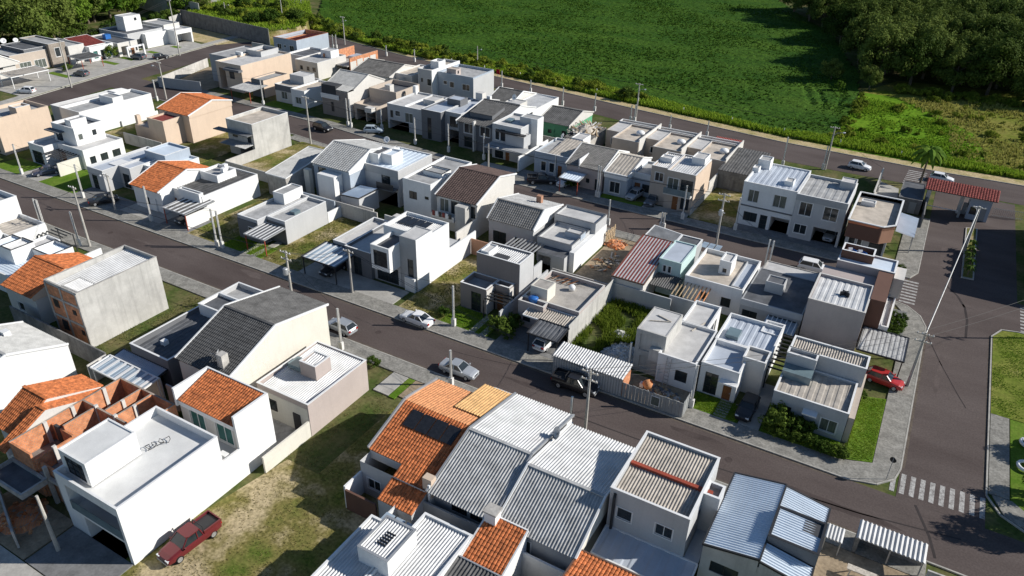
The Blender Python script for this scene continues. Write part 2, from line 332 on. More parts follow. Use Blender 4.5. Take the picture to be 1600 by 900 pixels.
    def mono(s, x0, x1, y0, y1, za, zb, side='S', kind='cor', rm='metal', pitch=.3, edge='fw', walls=None, name='roof', z0=None):
        """single slope; za height at its low side, zb at the opposite; walls: material of wedge cheeks and high wall"""
        s.org((x0+x1)/2, (y0+y1)/2); f = MB()
        a = {'S': ((x0, y0, za), (x1-x0, 0, 0), (0, y1-y0, zb-za)), 'N': ((x1, y1, za), (x0-x1, 0, 0), (0, y0-y1, zb-za)),
             'E': ((x1, y0, za), (0, y1-y0, 0), (x0-x1, 0, zb-za)), 'W': ((x0, y1, za), (0, y0-y1, 0), (x1-x0, 0, zb-za))}[side]
        f.slope(*a, kind=kind, pitch=pitch); o = s.b(f, name, ROOF[rm] if rm in ROOF else M[rm])
        if walls:
            zl = z0 if z0 is not None else za-.6; hz = {(x, y): zz for (x, y), zz in zip(((x0, y0), (x1, y0), (x1, y1), (x0, y1)), {'S': (za, za, zb, zb), 'N': (zb, zb, za, za), 'E': (zb, za, za, zb), 'W': (za, zb, zb, za)}[side])}
            w = MB(); c = list(hz); d = .05
            cx, cy = (x0+x1)/2, (y0+y1)/2
            c2 = [(x-(d if x > cx else -d), y-(d if y > cy else -d)) for x, y in c]
            for i in range(4): j = (i+1) % 4; w.q((*c2[i], zl), (*c2[j], zl), (*c2[j], hz[c[j]]-.045), (*c2[i], hz[c[i]]-.045))
            s.b(w, 'gable_wall', WALL[walls])
        if edge:
            e = MB(); O, E, Uv = Vector(a[0]), Vector(a[1]), Vector(a[2]); h = Vector((0, 0, .03))
            for p, q in ((O, O+E), (O+E, O+E+Uv), (O+E+Uv, O+Uv), (O+Uv, O)): e.bar(p+h, q+h, .13, .17)
            s.b(e, 'edge_trim', M[edge] if edge in M else WALL[edge])
        return o
    def box(s, name, x0, x1, y0, y1, z0, z1, m):
        s.org((x0+x1)/2, (y0+y1)/2); f = MB(); f.box(x0, x1, y0, y1, z0, z1); return s.b(f, name, m if not isinstance(m, str) else (WALL.get(m) or ROOF.get(m) or M[m]))
    def tank(s, x0, x1, y0, y1, z0, z1, wall='white', rm='lmemb'):
        return s.vol(x0, x1, y0, y1, z0, z1, wall, par=.14, rm=rm, t=.12, cop=None, name='water_tank_housing')
    def carport(s, x0, x1, y0, y1, z, dz=.25, side='S', rm='poly', posts='SE', pm='fd', stripes=0, label=None):
        """sloping sheet roof with rafters, on posts at the named corners"""
        o = s.mono(x0, x1, y0, y1, z, z+dz, side, 'cor', rm, pitch=.5, edge='steel' if pm == 'rsteel' else pm, name='carport_roof')
        if stripes:
            n = stripes
            for i in range(n):
                st = MB(); xx = x0+(x1-x0)*(i+.5)/n; za, zb = (z, z+dz) if side == 'S' else (z+dz, z) if side == 'N' else (z+dz*.5,)*2
                st.bar((xx, y0+.05, za+.09), (xx, y1-.05, zb+.09), (x1-x0)/n*.32, .03); s.b(st, 'light_strip', M['fw'], o)
        cs = {'S': [(x0+.15, y0+.15), (x1-.15, y0+.15)], 'N': [(x0+.15, y1-.15), (x1-.15, y1-.15)], 'E': [(x1-.15, y0+.15), (x1-.15, y1-.15)], 'W': [(x0+.15, y0+.15), (x0+.15, y1-.15)]}
        for c in sorted({q for k in posts for q in cs[k]}):
            p = MB(); p.box(c[0]-.06, c[0]+.06, c[1]-.06, c[1]+.06, 0, z+.02); s.b(p, 'post', M[pm])
    def pergola(s, x0, x1, y0, y1, z, n=8, axis='y', m='fd'):
        for i in range(n):
            f = MB(); t = (i+.5)/n
            if axis == 'y': xx = x0+(x1-x0)*t; f.box(xx-.06, xx+.06, y0, y1, z, z+.16)
            else: yy = y0+(y1-y0)*t; f.box(x0, x1, yy-.06, yy+.06, z, z+.16)
            s.b(f, 'pergola_beam', M[m])
        f = MB()
        for c in ((x0, y0), (x1-.12, y0), (x0, y1-.12), (x1-.12, y1-.12)): f.box(c[0], c[0]+.12, c[1], c[1]+.12, max(0, z-.5) if z > 4 else 0, z)
        s.b(f, 'pergola_frame', M[m])
    def solar(s, o, e, u, nx, ny):
        o, e, u = Vector(o), Vector(e), Vector(u); n = e.cross(u).normalized(); n = n if n.z > 0 else -n
        for i in range(nx):
            for j in range(ny):
                p = o+e*((i+.045)/nx)+u*((j+.03)/ny)+n*.16; a, b_ = e*(.91/nx), u*(.94/ny); f = MB()
                c = [p, p+a, p+a+b_, p+b_]; d = [x-n*.05 for x in c]
                f.q(*c); f.q(*d[::-1])
                for t in range(4): f.q(d[t], d[(t+1) % 4], c[(t+1) % 4], c[t])
                s.b(f, 'solar_panel', M['solar'])
    def dish(s, x, y, z, r=.45, aim=(.5, .6, .6), m='whitep'):
        s.org(x, y); f = MB(); a = Vector(aim).normalized(); c = Vector((x, y, z+r+.35))
        f.lathe(c, [(.02, -.16*r*2), (r*.5, -.1*r*2), (r*.85, -.02), (r, .03), (r*.97, .05), (r*.5, -.05*r*2), (.02, -.13*r*2)], 16, a)
        o = s.b(f, 'satellite_dish', M[m], smooth=True)
        g = MB(); g.tube([(x, y, z), (x, y, z+r+.2), c-a*.1], .04, 6); g.tube([c-a*.05, c+a*r*1.1+Vector((0, 0, -.1))], .025, 5); s.b(g, 'dish_mount', M['steel'], o)
def lot_wall(x0, y0, x1, y1, h, label, m='lotw', t=.16, name='boundary_wall'):
    b = MB(); d = Vector((x1-x0, y1-y0)).normalized(); p = Vector((-d.y, d.x))*(t/2); a, c = Vector((x0, y0)), Vector((x1, y1))
    b.prism([tuple(a-p), tuple(c-p), tuple(c+p), tuple(a+p)], 0, h); o = b.build(name, WALL[m]); return tag(o, label, 'wall')

# ------------------------------------------------------------ the setting: ground, roads, pavements
_mat = mat
def mat(*a, **k):
    k.setdefault('spec', .04); return _mat(*a, **k)
G = {
 'soil': mat('mixed_grass_ground', (.07, .10, .026), col2=(.17, .145, .07), scale=.22, rough=.95, fine=.3, bscale=2.5, bump=.4, contrast=(.42, .66)),
 'grass': mat('mown_grass', (.095, .135, .024), col2=(.20, .175, .06), col3=(.44, .36, .22), scale=.2, rough=.95, fine=.35, bscale=3.2, bump=.5, contrast=(.34, .50)),
 'lawn': mat('green_lawn', (.085, .17, .016), col2=(.15, .215, .035), scale=.5, rough=.95, fine=.25, bscale=5., bump=.4),
 'dirt': mat('bare_dirt', (.33, .26, .18), var=.22, scale=.6, rough=.95, fine=.25, bscale=4., bump=.4),
 'sand': mat('dry_sandy_verge', (.50, .40, .23), col2=(.30, .27, .10), scale=.45, rough=.95, fine=.3, bscale=3., bump=.4, contrast=(.45, .7)),
 'road': mat('old_asphalt', (.078, .060, .055), col2=(.128, .104, .096), scale=.11, rough=.88, fine=.2, bscale=6., bump=.12, contrast=(.32, .72), spec=.15, stretch=(.55, 1.6, 1)),
 'pave': mat('stone_pavement', (.27, .26, .235), var=.2, scale=.9, rough=.92, fine=.28, bscale=5., bump=.3),
 'kerb': mat('kerb_concrete', (.40, .385, .35), var=.15, scale=1.5, rough=.9, fine=.15, bscale=8.),
 'drive': mat('concrete_driveway', (.40, .385, .355), var=.14, scale=.6, rough=.9, fine=.12, bscale=5., streak=0),
 'gdrive': mat('grey_paved_yard', (.20, .20, .20), var=.18, scale=.7, rough=.9, fine=.15, bscale=5.),
 'paint': mat('worn_white_road_paint', (.46, .45, .43), col2=(.15, .13, .125), scale=2.6, rough=.8, fine=.3, bscale=9., contrast=(.44, .72)),
 'tyre': mat('tyre_darkened_asphalt', (.052, .045, .044), var=.15, scale=.5, rough=.9),
}
G['verge'] = mat('rough_verge_turf', (.12, .17, .022), col2=(.21, .22, .05), col3=(.36, .30, .15), scale=.25, rough=.95, fine=.3, bscale=3., bump=.5, contrast=(.38, .62))
sheet('ground', [(-1500, -400), (900, -400), (900, 1800), (-1500, 1800)], 0, G['soil'])
road1 = sheet('road', [(-320, 54.4), (90, 54.4), (90, 61.1), (-320, 61.1)], .016, G['road'])
road_e = sheet('road', [(6.55, 61.1), (13.75, 61.1), (13.75, 64), (13.75, 96.5), (14.8, 98.8), (16.6, 99.3), (16.6, 107.5), (16.6, 136), (16.6, 146), (4.4, 146), (4.4, 109.6), (3.5, 107.2), (3.3, 99.2), (5.6, 97), (6.55, 94.4)], .020, G['road'])
road_gap = sheet('road', [(16.6, 99.3), (90, 99.3), (90, 107.5), (16.6, 107.5)], .016, G['road'])
road2 = sheet('road', [(3.4, 99.2), (3.4, 107.2), (-60, 107.2), (-110, 113.5), (-178, 116), (-178, 107), (-110, 105.5), (-60, 99.4)], .016, G['road'])
road3 = sheet('road', [(120, 152), (16, 146.5), (-21, 145.8), (-60, 151.8), (-120, 163), (-178, 172), (-190, 172), (-176, 182), (-133.7, 172.6), (-91, 166.6), (-58, 161.3), (-25, 156.9), (2.3, 156), (18, 156.8), (120, 162)], .022, G['road'])
roadx = sheet('road', [(-174, 75), (-166, 75), (-171, 112), (-176, 150), (-180, 174), (-190, 174), (-186.5, 150), (-181, 112)], .026, G['road'])
sheet('road', [(-320, 6), (60, 6), (60, 13.5), (-320, 13.5)], .016, G['road'])
def kerbline(pts, w=.15, h=.145, name='kerb'):
    b = MB()
    for p, q in zip(pts[:-1], pts[1:]): b.bar((*p, h/2), (*q, h/2), w, h)
    return tag(b.build(name, G['kerb']), kind='structure')
def pave(poly, name='pavement', m='pave', z=.13): return sheet(name, poly, z, G[m], thick=z)
pave([(-320, 61.2), (2.3, 61.2), (4.7, 61.9), (6.1, 63.5), (6.45, 65.2), (6.45, 94.3), (5.6, 96.8), (4.0, 98.6), (2.6, 99), (2.6, 98.4), (4.1, 96), (4.1, 64.6), (1.2, 63.5), (-320, 63.5)])
kerbline([(-320, 61.1), (2.3, 61.1), (4.8, 61.8), (6.2, 63.4), (6.55, 65.2), (6.55, 94.4), (5.7, 96.9), (4., 98.8), (2.6, 99.2)])
pave([(-320, 52.2), (9.6, 52.2), (9.6, 54.3), (-320, 54.3)]); kerbline([(-320, 54.4), (90, 54.4)])
pave([(2.6, 99.1), (-60, 99.1), (-110, 105.2), (-110, 103.2), (-60, 97.1), (2.6, 97.1)]); kerbline([(2.6, 99.2), (-60, 99.3), (-110, 105.4), (-165, 106.8)])
pave([(3.4, 107.3), (4.3, 109.6), (4.3, 131), (1.2, 131), (1.2, 109.8), (-60, 109.8), (-110, 116), (-168, 118.3), (-168, 116.2), (-110, 113.7), (-60, 107.3)]); kerbline([(4.4, 131), (4.4, 109.6), (3.5, 107.3), (-60, 107.2), (-110, 113.6), (-168, 116.1)])
kerbline([(60, 61.4), (17.2, 62.1), (14.9, 63.5), (13.75, 65.6), (13.75, 96.5), (14.8, 98.8), (16.6, 99.3), (60, 99.3)])
pave([(13.9, 66), (15.6, 66), (15.6, 79.3), (13.9, 79.3)]); pave([(14.2, 65.9), (15.2, 63.5), (17.5, 62.2), (60, 61.5), (60, 63), (18, 64), (15.8, 65.9)])
sheet('lawn', [(13.9, 79.4), (60, 79.4), (60, 99.1), (16.5, 99.1), (14.9, 98.6), (13.9, 96.5)], .10, G['verge'], thick=.1)
sheet('lawn', [(15.7, 64.2), (60, 64.2), (60, 79.3), (15.7, 79.3)], .09, G['lawn'], thick=.09)
kerbline([(120, 162.1), (18, 156.9), (2.3, 156.1), (-25, 157), (-58, 161.4), (-91, 166.7), (-133.7, 172.7), (-176, 182)], name='kerb')
sheet('verge', [(120, 162.1), (18, 156.95), (2.3, 156.15), (-25, 157.05), (-58, 161.45), (-91, 166.75), (-133.7, 172.75), (-133.7, 174.6), (-91, 169), (-58, 164.4), (-25, 160.2), (2.3, 159.2), (18, 160), (120, 165)], .05, G['sand'])
pave([(-175, 75), (-182, 112), (-187.5, 150), (-190, 170), (-192.5, 170), (-190, 150), (-184.5, 112), (-177.5, 75)], m='drive'); kerbline([(-174.2, 75), (-181.1, 112), (-186.6, 150), (-189, 170)])
pave([(-320, 13.6), (60, 13.6), (60, 16.4), (-320, 16.4)], m='drive')
# painted crossings: each bar is a part of its road
def bars(parent, x0, y0, dx, dy, n, w, l, z, along='x'):
    for i in range(n):
        b = MB(); x, y = x0+dx*i, y0+dy*i
        if along == 'x': b.q((x, y, z), (x+l, y, z), (x+l, y+w, z), (x, y+w, z))
        else: b.q((x, y, z), (x+w, y, z), (x+w, y+l, z), (x, y+l, z))
        b.build('crossing_bar', G['paint'], parent)
bars(road_e, 5.9, 61.7, .82, .06, 10, .42, 2.9, .026, 'y')
bars(road_e, 2.9, 99.7, 0, .92, 8, .42, 1.9, .026, 'x')
bars(road_gap, 16.9, 99.7, 0, .92, 8, .42, 2.2, .022, 'x')
bars(road3, -1.2, 146.4, .05, 1.05, 8, .4, 3.2, .030, 'x')
# planted island in the entrance road, vacant plots, drives and lawns
isl = [(9.75, 111.4), (11.35, 111.6), (11.3, 131.2), (9.65, 130.6)]
sheet('traffic_island', isl, .16, G['kerb'], thick=.16); sheet('island_bed', [(9.95, 111.7), (11.15, 111.8), (11.1, 131), (9.85, 130.4)], .18, G['grass'])
def plot(name, m, z, *c): return sheet(name, list(c), z, G[m])
plot('vacant_plot', 'grass', .03, (-47.5, 17), (-29.5, 17), (-29.5, 52.1), (-40.2, 52.1), (-40.2, 36), (-44, 36))

def blob(name, m, x, y, rx, ry, z, seed):
    r = random.Random(seed); n = 18; ph = [r.uniform(0, 6.28) for _ in range(3)]
    return sheet(name, [(x+math.cos(t)*rx*k, y+math.sin(t)*ry*k) for t in [6.283*i/n for i in range(n)] for k in [1+.25*math.sin(2*t+ph[0])+.18*math.sin(3*t+ph[1])+.12*math.sin(7*t+ph[2])]], z, G[m])
G['patch'] = mat('asphalt_repair', (.078, .062, .058), var=.15, scale=.6, rough=.9, fine=.15, bscale=6.)
G['wear'] = mat('worn_asphalt', (.118, .096, .089), var=.12, scale=.5, rough=.9, fine=.2, bscale=5.)
for i, (x, y, a, b) in enumerate(((-30, 58, 3.2, .3), (-58, 56.6, 4.5, .35), (-12, 59.6, 2.6, .4), (-90, 58.4, 5, .4), (2, 57, 4, .6), (-74, 59.8, 2.2, .5))): blob('asphalt_stain', 'wear' if i % 2 else 'patch', x, y, a, b, .0205, i)
for i, (x, y, a, b) in enumerate(((8.6, 84, .3, 4), (10.4, 103, 1.6, .5), (7, 118, .4, 3.5))): blob('asphalt_stain', 'wear', x, y, a, b, .0245, 20+i)
for i, (x, y) in enumerate(((-50.5, 57.6), (-8, 57.9), (-101, 57.7))):
    b = MB(); b.lathe((0, 0, 0), [(.36, 0), (.36, .012), (.31, .012), (.3, .008), (.01, .008)], 18); o = b.build('manhole_cover', G['patch'], road1); o.location = (x, y, .018)
def ribbon(name, m, pts, w, z):
    b = MB()
    for p, q in zip(pts[:-1], pts[1:]):
        d = (Vector(q)-Vector(p)).normalized(); n = Vector((-d.y, d.x))*w/2; p, q = Vector(p), Vector(q); b.q((*(p-n), z), (*(q-n), z), (*(q+n), z), (*(p+n), z))
    return tag(b.build(name, G[m]), kind='structure')
arc = [(8.0, 108+0), (9.6, 105.5), (10.6, 102.5), (11.0, 99), (11.0, 94.5)]
ribbon('tyre_mark', 'tyre', arc, .28, .0245); ribbon('tyre_mark', 'tyre', [(6.6, 93.4), (8.6, 87), (10.6, 81.5), (11.6, 79)], .12, .0245); ribbon('tyre_mark', 'tyre', [(-30, 55.9), (-10, 56.1), (4, 57.2), (12, 58.6)], .16, .0205); ribbon('tyre_mark', 'tyre', [(8.2, 60.9), (9.6, 57.5), (10.2, 55.2)], .22, .0245)
G['gutter'] = mat('gutter_dust', (.15, .125, .10), col2=(.10, .08, .07), scale=1.2, rough=.95, fine=.25, bscale=5.)
ribbon('gutter_dust', 'gutter', [(-320, 60.85), (2.3, 60.85)], .32, .0185); ribbon('gutter_dust', 'gutter', [(-320, 54.65), (9, 54.65)], .32, .0185); ribbon('gutter_dust', 'gutter', [(6.78, 65.5), (6.78, 94.3)], .25, .0235); ribbon('gutter_dust', 'gutter', [(13.55, 66), (13.55, 96.3)], .25, .0235)
sheet('building_plot', [(-161.5, 114.2), (-167.4, 133), (-157, 136), (-150.5, 124), (-150.3, 117)], .06, G['dirt'])

# ------------------------------------------------------------ houses between the front street and the main road
h = House('tall plain white two storey house with flat roof terrace and glazed balcony behind red pickup')
h.vol(-53.5, -45.6, 20.75, 30.4, 0, 6.25, 'white', {'S': [('B', .13, .96, 2.7, 5.3), ('g', .3, .95, 0, 2.4)]}, par=.75, rm='wmemb', cop='white')
h.vol(-53.45, -50, 21.6, 26.1, 5.6, 8.0, 'white', {'S': [('P', .15, .85, .1, 2)]}, par=.1, rm='wmemb', name='stair_tower', cop=None)
h.vol(-53.4, -45.9, 32.6, 36.2, 0, 5.7, 'offw', {'S': [('G', .16, .42, 2.9, 5.2), ('G', .62, .9, 2.9, 5.2), ('d', .45, .57, 0, 2.1)]}, par=0, roof=None)
h.mono(-53.2, -46.0, 32.35, 36.2, 5.75, 6.85, 'S', 'tile', 'orange', edge=None, walls='white')
h.box('parapet', -45.85, -45.6, 32.3, 36.35, 0, 7.0, 'white'); h.box('parapet', -53.6, -53.35, 32.3, 36.35, 5.0, 7.0, 'white')
h.box('parapet', -53.35, -45.85, 36.2, 36.35, 5.5, 7.0, 'white')
h.box('courtyard_wall', -45.8, -45.6, 30.4, 32.3, 0, 3.4, 'white'); h.box('terrace_slab', -53.3, -45.8, 30.4, 32.6, 2.5, 2.75, 'lgrey')
h.box('air_conditioner', -46.9, -46.1, 31, 31.5, 2.75, 3.3, 'whitep')
f = MB(); f.tube([(-50.2+.028*i+.38*math.cos(i*.9), 26.6+.075*i+.30*math.sin(i*.9), 5.62+.10*(i % 3)) for i in range(26)], .03, 5); h.b(f, 'coiled_hose', M['wire'], smooth=True)

h = House('unfinished red brick house with bare stepped gables and no roof', cat='building site')
B5 = 5.0
for (x, ya, yb, zt) in ((-61.6, 21.5, 32.2, 5.0), (-59.7, 25.2, 28.2, 5.0), (-58.5, 28.5, 32.2, 5.0), (-56.95, 28.5, 32.2, 5.0), (-53.85, 31.2, 32.2, 5.0), (-58.5, 21.7, 25.1, 4.3), (-55.4, 22, 28.2, 4.0)): h.box('brick_wall', x-.09, x+.09, ya, yb, 0, zt, 'brick')
for (y, xa, xb, zt) in ((32.3, -61.7, -53.75, 5.0), (28.35, -61.5, -55.3, 5.0), (21.6, -61.5, -58.6, 4.95), (25.15, -61.5, -58.45, 4.5), (22.0, -58.4, -55.3, 3.9)): h.box('brick_wall', xa, xb, y-.09, y+.09, 0, zt, 'brick')
for (x, y, zt) in ((-61.5, 24.6, 5.03), (-61.5, 27.2, 5.03), (-61.5, 30.4, 5.03), (-58.4, 30.2, 5.03), (-56.85, 30.3, 5.03), (-58.4, 23.4, 4.6), (-59.6, 28.35, 5.2), (-56.9, 28.4, 5.2)): h.box('concrete_column', x-.13, x+.13, y-.16, y+.16, 0, zt, 'offw')
h.box('floor_slab', -61.5, -55.4, 21.7, 32.2, 2.6, 2.75, 'gconc')
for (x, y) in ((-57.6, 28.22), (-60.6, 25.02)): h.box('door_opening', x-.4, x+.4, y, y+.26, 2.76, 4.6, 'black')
h.vol(-62.0, -57.0, 19.2, 21.45, 2.5, 3.05, 'conc', par=.3, rm='dmemb', cop='conc', name='entrance_canopy')
h.box('concrete_beam', -58.4, -54.1, 21.6, 21.85, 2.6, 2.95, 'conc'); h.box('concrete_column', -55.6, -55.3, 21.5, 21.8, 0, 4.4, 'conc'); h.box('concrete_column', -57.3, -57.0, 21.5, 21.8, 0, 4.2, 'conc')

h = House('low house with two staggered orange tiled gables beside unfinished brick house')
h.vol(-66.5, -63.1, 23, 31, 0, 4.2, 'offw', {'S': [('w', .2, .6, 1, 2.3)]}, par=0, roof=None); h.gable(-66.6, -63.05, 22.8, 31, 4.2, 6.0, 'x', 'tile', 'orange', 'offw', k=.4, verge=None)
h.vol(-63.1, -61.85, 21.5, 30.6, 0, 4.1, 'offw', {'S': [('w', .2, .7, 1, 2.3)]}, par=0, roof=None); h.gable(-63.1, -61.8, 21.2, 30.6, 4.1, 5.9, 'x', 'tile', 'orange', 'offw', k=.42, verge=None)

h = House('small patio roof of clear striped sheets behind unfinished brick house', cat='patio roof', name='patio_roof')
h.carport(-68.8, -61.0, 33.4, 35.7, 2.75, .2, 'S', 'poly', 'SN', 'fw', stripes=7)
h.box('patio_back_wall', -68.8, -61, 35.75, 35.9, 0, 2.9, 'offw')

h = House('white house with smooth windowless side wall and pale grey sloping roof at left edge')
h.gable(-80.5, -72.5, 21.5, 33.7, 4.4, 6.3, 'x', 'cor', 'lgtile', 'white', k=.52, zen=4.2, z0=0, verge='fw', over=.05)
h.box('rear_wall', -80.4, -72.6, 21.6, 21.8, 0, 4.4, 'white'); h.box('front_wall', -80.4, -72.6, 33.4, 33.6, 0, 4.1, 'white')
h.box('roof_hatch', -78, -77.2, 30.2, 30.9, 5, 5.9, 'fw')

h = House('three storey looking grey cement house with bare brick rear wall and white ribbed roof')
h.vol(-81.9, -76.0, 37.8, 48.1, 0, 7.25, 'dirty', {}, par=.9, roof='cor', rm='metal', slope='S', lean=.5, cop='conc', pitch=.36)
for i in range(3): h.box('ring_beam', -81.95+.02, -75.98, 37.72, 37.8, (0, 2.7, 5.2)[i], (.3, 3.0, 5.5)[i], 'conc')
for (a, b) in ((-81.9, -81.6), (-79.2, -78.9), (-76.3, -76.0)): h.box('concrete_column', a, b, 37.71, 37.79, .3, 7.1, 'conc')
for (a, b) in ((-81.55, -79.25), (-78.85, -76.35)):
    for (c, d) in ((.35, 2.65), (3.05, 5.15), (5.55, 6.9)): h.box('brick_panel', a, b, 37.74, 37.795, c, d, 'brick')
for (a, c, w, z) in ((-81.0, 5.0, .9, 1.0), (-77.6, 5.0, .6, .6), (-80.5, 1.2, 1.0, 1.3), (-77.0, 1.6, .5, .6)):
    h.box('window_opening', a, a+w, 37.68, 37.745, c-.9 if c > 3 else c, c-.9+z if c > 3 else c+z, 'fd')
h.vol(-79.6, -76.4, 38.3, 40.6, 6.3, 7.0, 'dirty', par=.1, roof='cor', rm='metal', slope='S', cop=None, name='lower_roof_box')

h = House('house with orange tiled gable roof between white houses and tall cement house')
h.vol(-91, -85, 37.6, 46.6, 0, 4.2, 'offw', {'S': [('w', .3, .5, 1, 2.2)]}, par=0, roof=None); h.gable(-91, -84.9, 37.4, 46.8, 4.2, 5.9, 'x', 'tile', 'orange', 'peach', k=.48, verge=None)

h = House('white box house with blank side wall at the left edge beside main road')
h.vol(-121, -109.4, 44, 50.6, 0, 6.5, 'white', {'N': [('w', .2, .5, 3.6, 5)]}, par=.6, rm='memb')
h = House('white flat roofed house with brown sheet roof and dark pergola facing main road')
h.vol(-109.3, -103.2, 45.2, 50.2, 0, 4.0, 'white', {}, par=.6, roof='cor', rm='bfibre', slope='N', pitch=.8)
h.pergola(-103.2, -99.5, 48.6, 51.6, 2.7, 5, 'x'); h.vol(-109.2, -104.5, 40, 45.1, 0, 4.6, 'white', par=.3, rm='memb', name='parapet_block')
h = House('white house with black edged glazed skylight boxes on its flat roof beside orange gable')
h.vol(-103, -93.3, 39.8, 44.6, 0, 2.9, 'white', {}, par=.2, roof='cor', rm='skymetal', slope='E', pitch=.4)
h.vol(-99.6, -97.2, 42.2, 45.2, 0, 4.8, 'white', {}, par=.5, roof='cor', rm='metal', slope='S', cop='fd', name='skylight_box'); h.vol(-102, -99.6, 42.2, 45.2, 0, 4.6, 'white', {}, par=.5, roof='cor', rm='skymetal', slope='S', cop='fd', name='skylight_box')
h.vol(-97.2, -93.4, 44.7, 47.9, 0, 4.0, 'white', {'W': [('P', .3, .6, .3, 2.6)]}, par=.7, roof='cor', rm='skymetal', slope='S', cop='fd', name='skylight_box')
h.vol(-100, -97.2, 45.2, 48.5, 0, 3.7, 'white', par=.3, rm='lmemb'); h.box('garden_wall', -93.6, -93.4, 47.9, 51.5, 0, 2.2, 'white')
lot_wall(-88.2, 36.2, -70.2, 36.0, 2.6, 'weathered grey rear wall between white house and cement house', 'gconc')
lot_wall(-70.2, 36.0, -70.0, 33.7, 2.4, 'short pale wall stub at the end of rear wall', 'offw')
h = House('low dark grey house with charcoal parapet roof beside dark tiled gable house')
h.vol(-67.2, -61.2, 37.2, 47.5, 0, 4.2, 'dgrey', {'S': [('k', .55, .75, .8, 2.2), ('k', .1, .35, .8, 2.2)]}, par=.7, roof='cor', rm='dmemb', slope='S', lean=.3, pitch=.6, cop='fw')
h.mono(-68.6, -61.5, 35.6, 37.2, 2.7, 2.95, 'S', 'cor', 'zinc', edge='fd', name='canopy_roof'); h.box('air_vent', -65.1, -64.5, 39.3, 39.9, 3.5, 4.1, 'whitep')
for x in (-68.4, -65.0, -61.8): h.box('post', x, x+.1, 35.7, 35.8, 0, 2.75, 'fw')
h.vol(-67.3, -63.0, 47.6, 52.3, 0, 4.4, 'lgrey', {}, par=.6, rm='memb'); h.vol(-66.2, -62.2, 45.5, 48.5, 3.6, 5.2, 'white', par=.35, rm='dmemb', name='parapet_block')

h = House('house with large charcoal tiled gable roof, cream side wall and satellite dish')
h.vol(-59.4, -52.2, 37.3, 51.3, 0, 5.4, 'cream', {'S': [('w', .55, .8, 2.9, 3.9), ('k', .1, .4, .5, 2.2), ('w', .72, .9, .8, 2)]}, par=0, roof=None)
h.gable(-59.4, -52.2, 37.3, 51.3, 5.4, 7.9, 'x', 'tile', 'dtile', 'cream', k=.47, zen=6.5, verge='fw', over=.3, rm2='dfibre')
h.box('chimney', -54.2, -53.4, 37.9, 38.7, 5.3, 7.2, 'conc'); h.dish(-54.9, 38.5, 5.6, .6, (-.7, -.5, .45), 'steel')
h.box('side_wall', -59.6, -52, 35.4, 35.55, 0, 3.0, 'grey')

h = House('dusty pink flat house with white ribbed roof and square roof box beside grassy plot')
h.vol(-51.1, -44.3, 39.6, 48.3, 0, 3.9, 'pink', {}, par=.5, roof='cor', rm='metal', slope='S', lean=.35, cop='fw', pitch=.26)
h.box('rear_wall_face', -51.1, -44.42, 39.56, 39.598, 0, 3.3, 'cream')
h.vol(-48.6, -46.5, 43.2, 45.4, 3.4, 5.3, 'pink', par=.35, roof='cor', rm='metal', slope='S', cop='fw', name='roof_box'); h.box('skylight', -50.5, -48.65, 43.3, 44.8, 3.75, 4.25, 'rail')
f = MB(); f.box(-49.8, -48.6, 39.48, 39.55, 1.3, 2.6); o = h.b(f, 'window', M['fd']); f = MB(); f.box(-49.7, -48.7, 39.45, 39.478, 1.4, 2.5); h.b(f, 'pane', M['glass'], o)
f = MB(); f.box(-46.4, -45.5, 39.46, 39.55, 0, 2.2); h.b(f, 'door', M['fd'])
h.box('yard_wall', -44.55, -44.35, 33.6, 39.6, 0, 1.9, 'cream'); h.box('yard_floor', -51, -44.55, 36.6, 39.55, 0, .06, 'conc')
h.box('planter_slot', -46.9, -44.6, 47.2, 47.9, 3.5, 3.62, 'black')

h = House('orange tiled house with four dark solar panels on its rear slope')
h.vol(-35.2, -28.2, 36.4, 43.2, 0, 3.8, 'lgrey', {'W': [('w', .3, .5, 1, 2.2)], 'S': [('w', .1, .3, 1, 2.2)]}, par=0, roof=None)
h.mono(-35.3, -28.1, 37.8, 43.3, 4.0, 5.75, 'S', 'tile', 'orange', edge=None, walls='lgrey', z0=3)
h.mono(-31.7, -28.1, 34.3, 37.8, 2.9, 4.0, 'S', 'tile', 'orange', edge=None, walls='lgrey', z0=0)
h.mono(-35.6, -28.2, 43.3, 48.9, 4.4, 5.75, 'N', 'tile', 'lorange', edge=None, walls='offw', z0=0)
h.mono(-31.2, -28.0, 45.2, 50.6, 4.5, 5.45, 'N', 'tile', 'yorange', edge=None, walls='offw', z0=0)
h.solar((-34.0, 40.9, 5.0), (5.4, 0, 0), (0, 1.9, .6), 4, 1)
f = MB(); f.bar((-35.4, 37.8, 4.15), (-35.4, 43.3, 5.9), .16, .3); f.bar((-35.4, 43.3, 5.9), (-35.7, 48.9, 4.5), .16, .3); h.b(f, 'verge', M['steel'])
h.box('patio_wall', -35.3, -35.1, 34.2, 36.4, 0, 2.6, 'white'); h.box('patio_wall', -35.1, -31.8, 34.1, 34.3, 0, 2.3, 'brown'); h.box('chimney', -28.6, -27.7, 36.6, 37.3, 3, 5.0, 'peach')
h.carport(-31.2, -28.1, 50.6, 52.6, 2.7, .2, 'N', 'metal', 'N', 'fw')

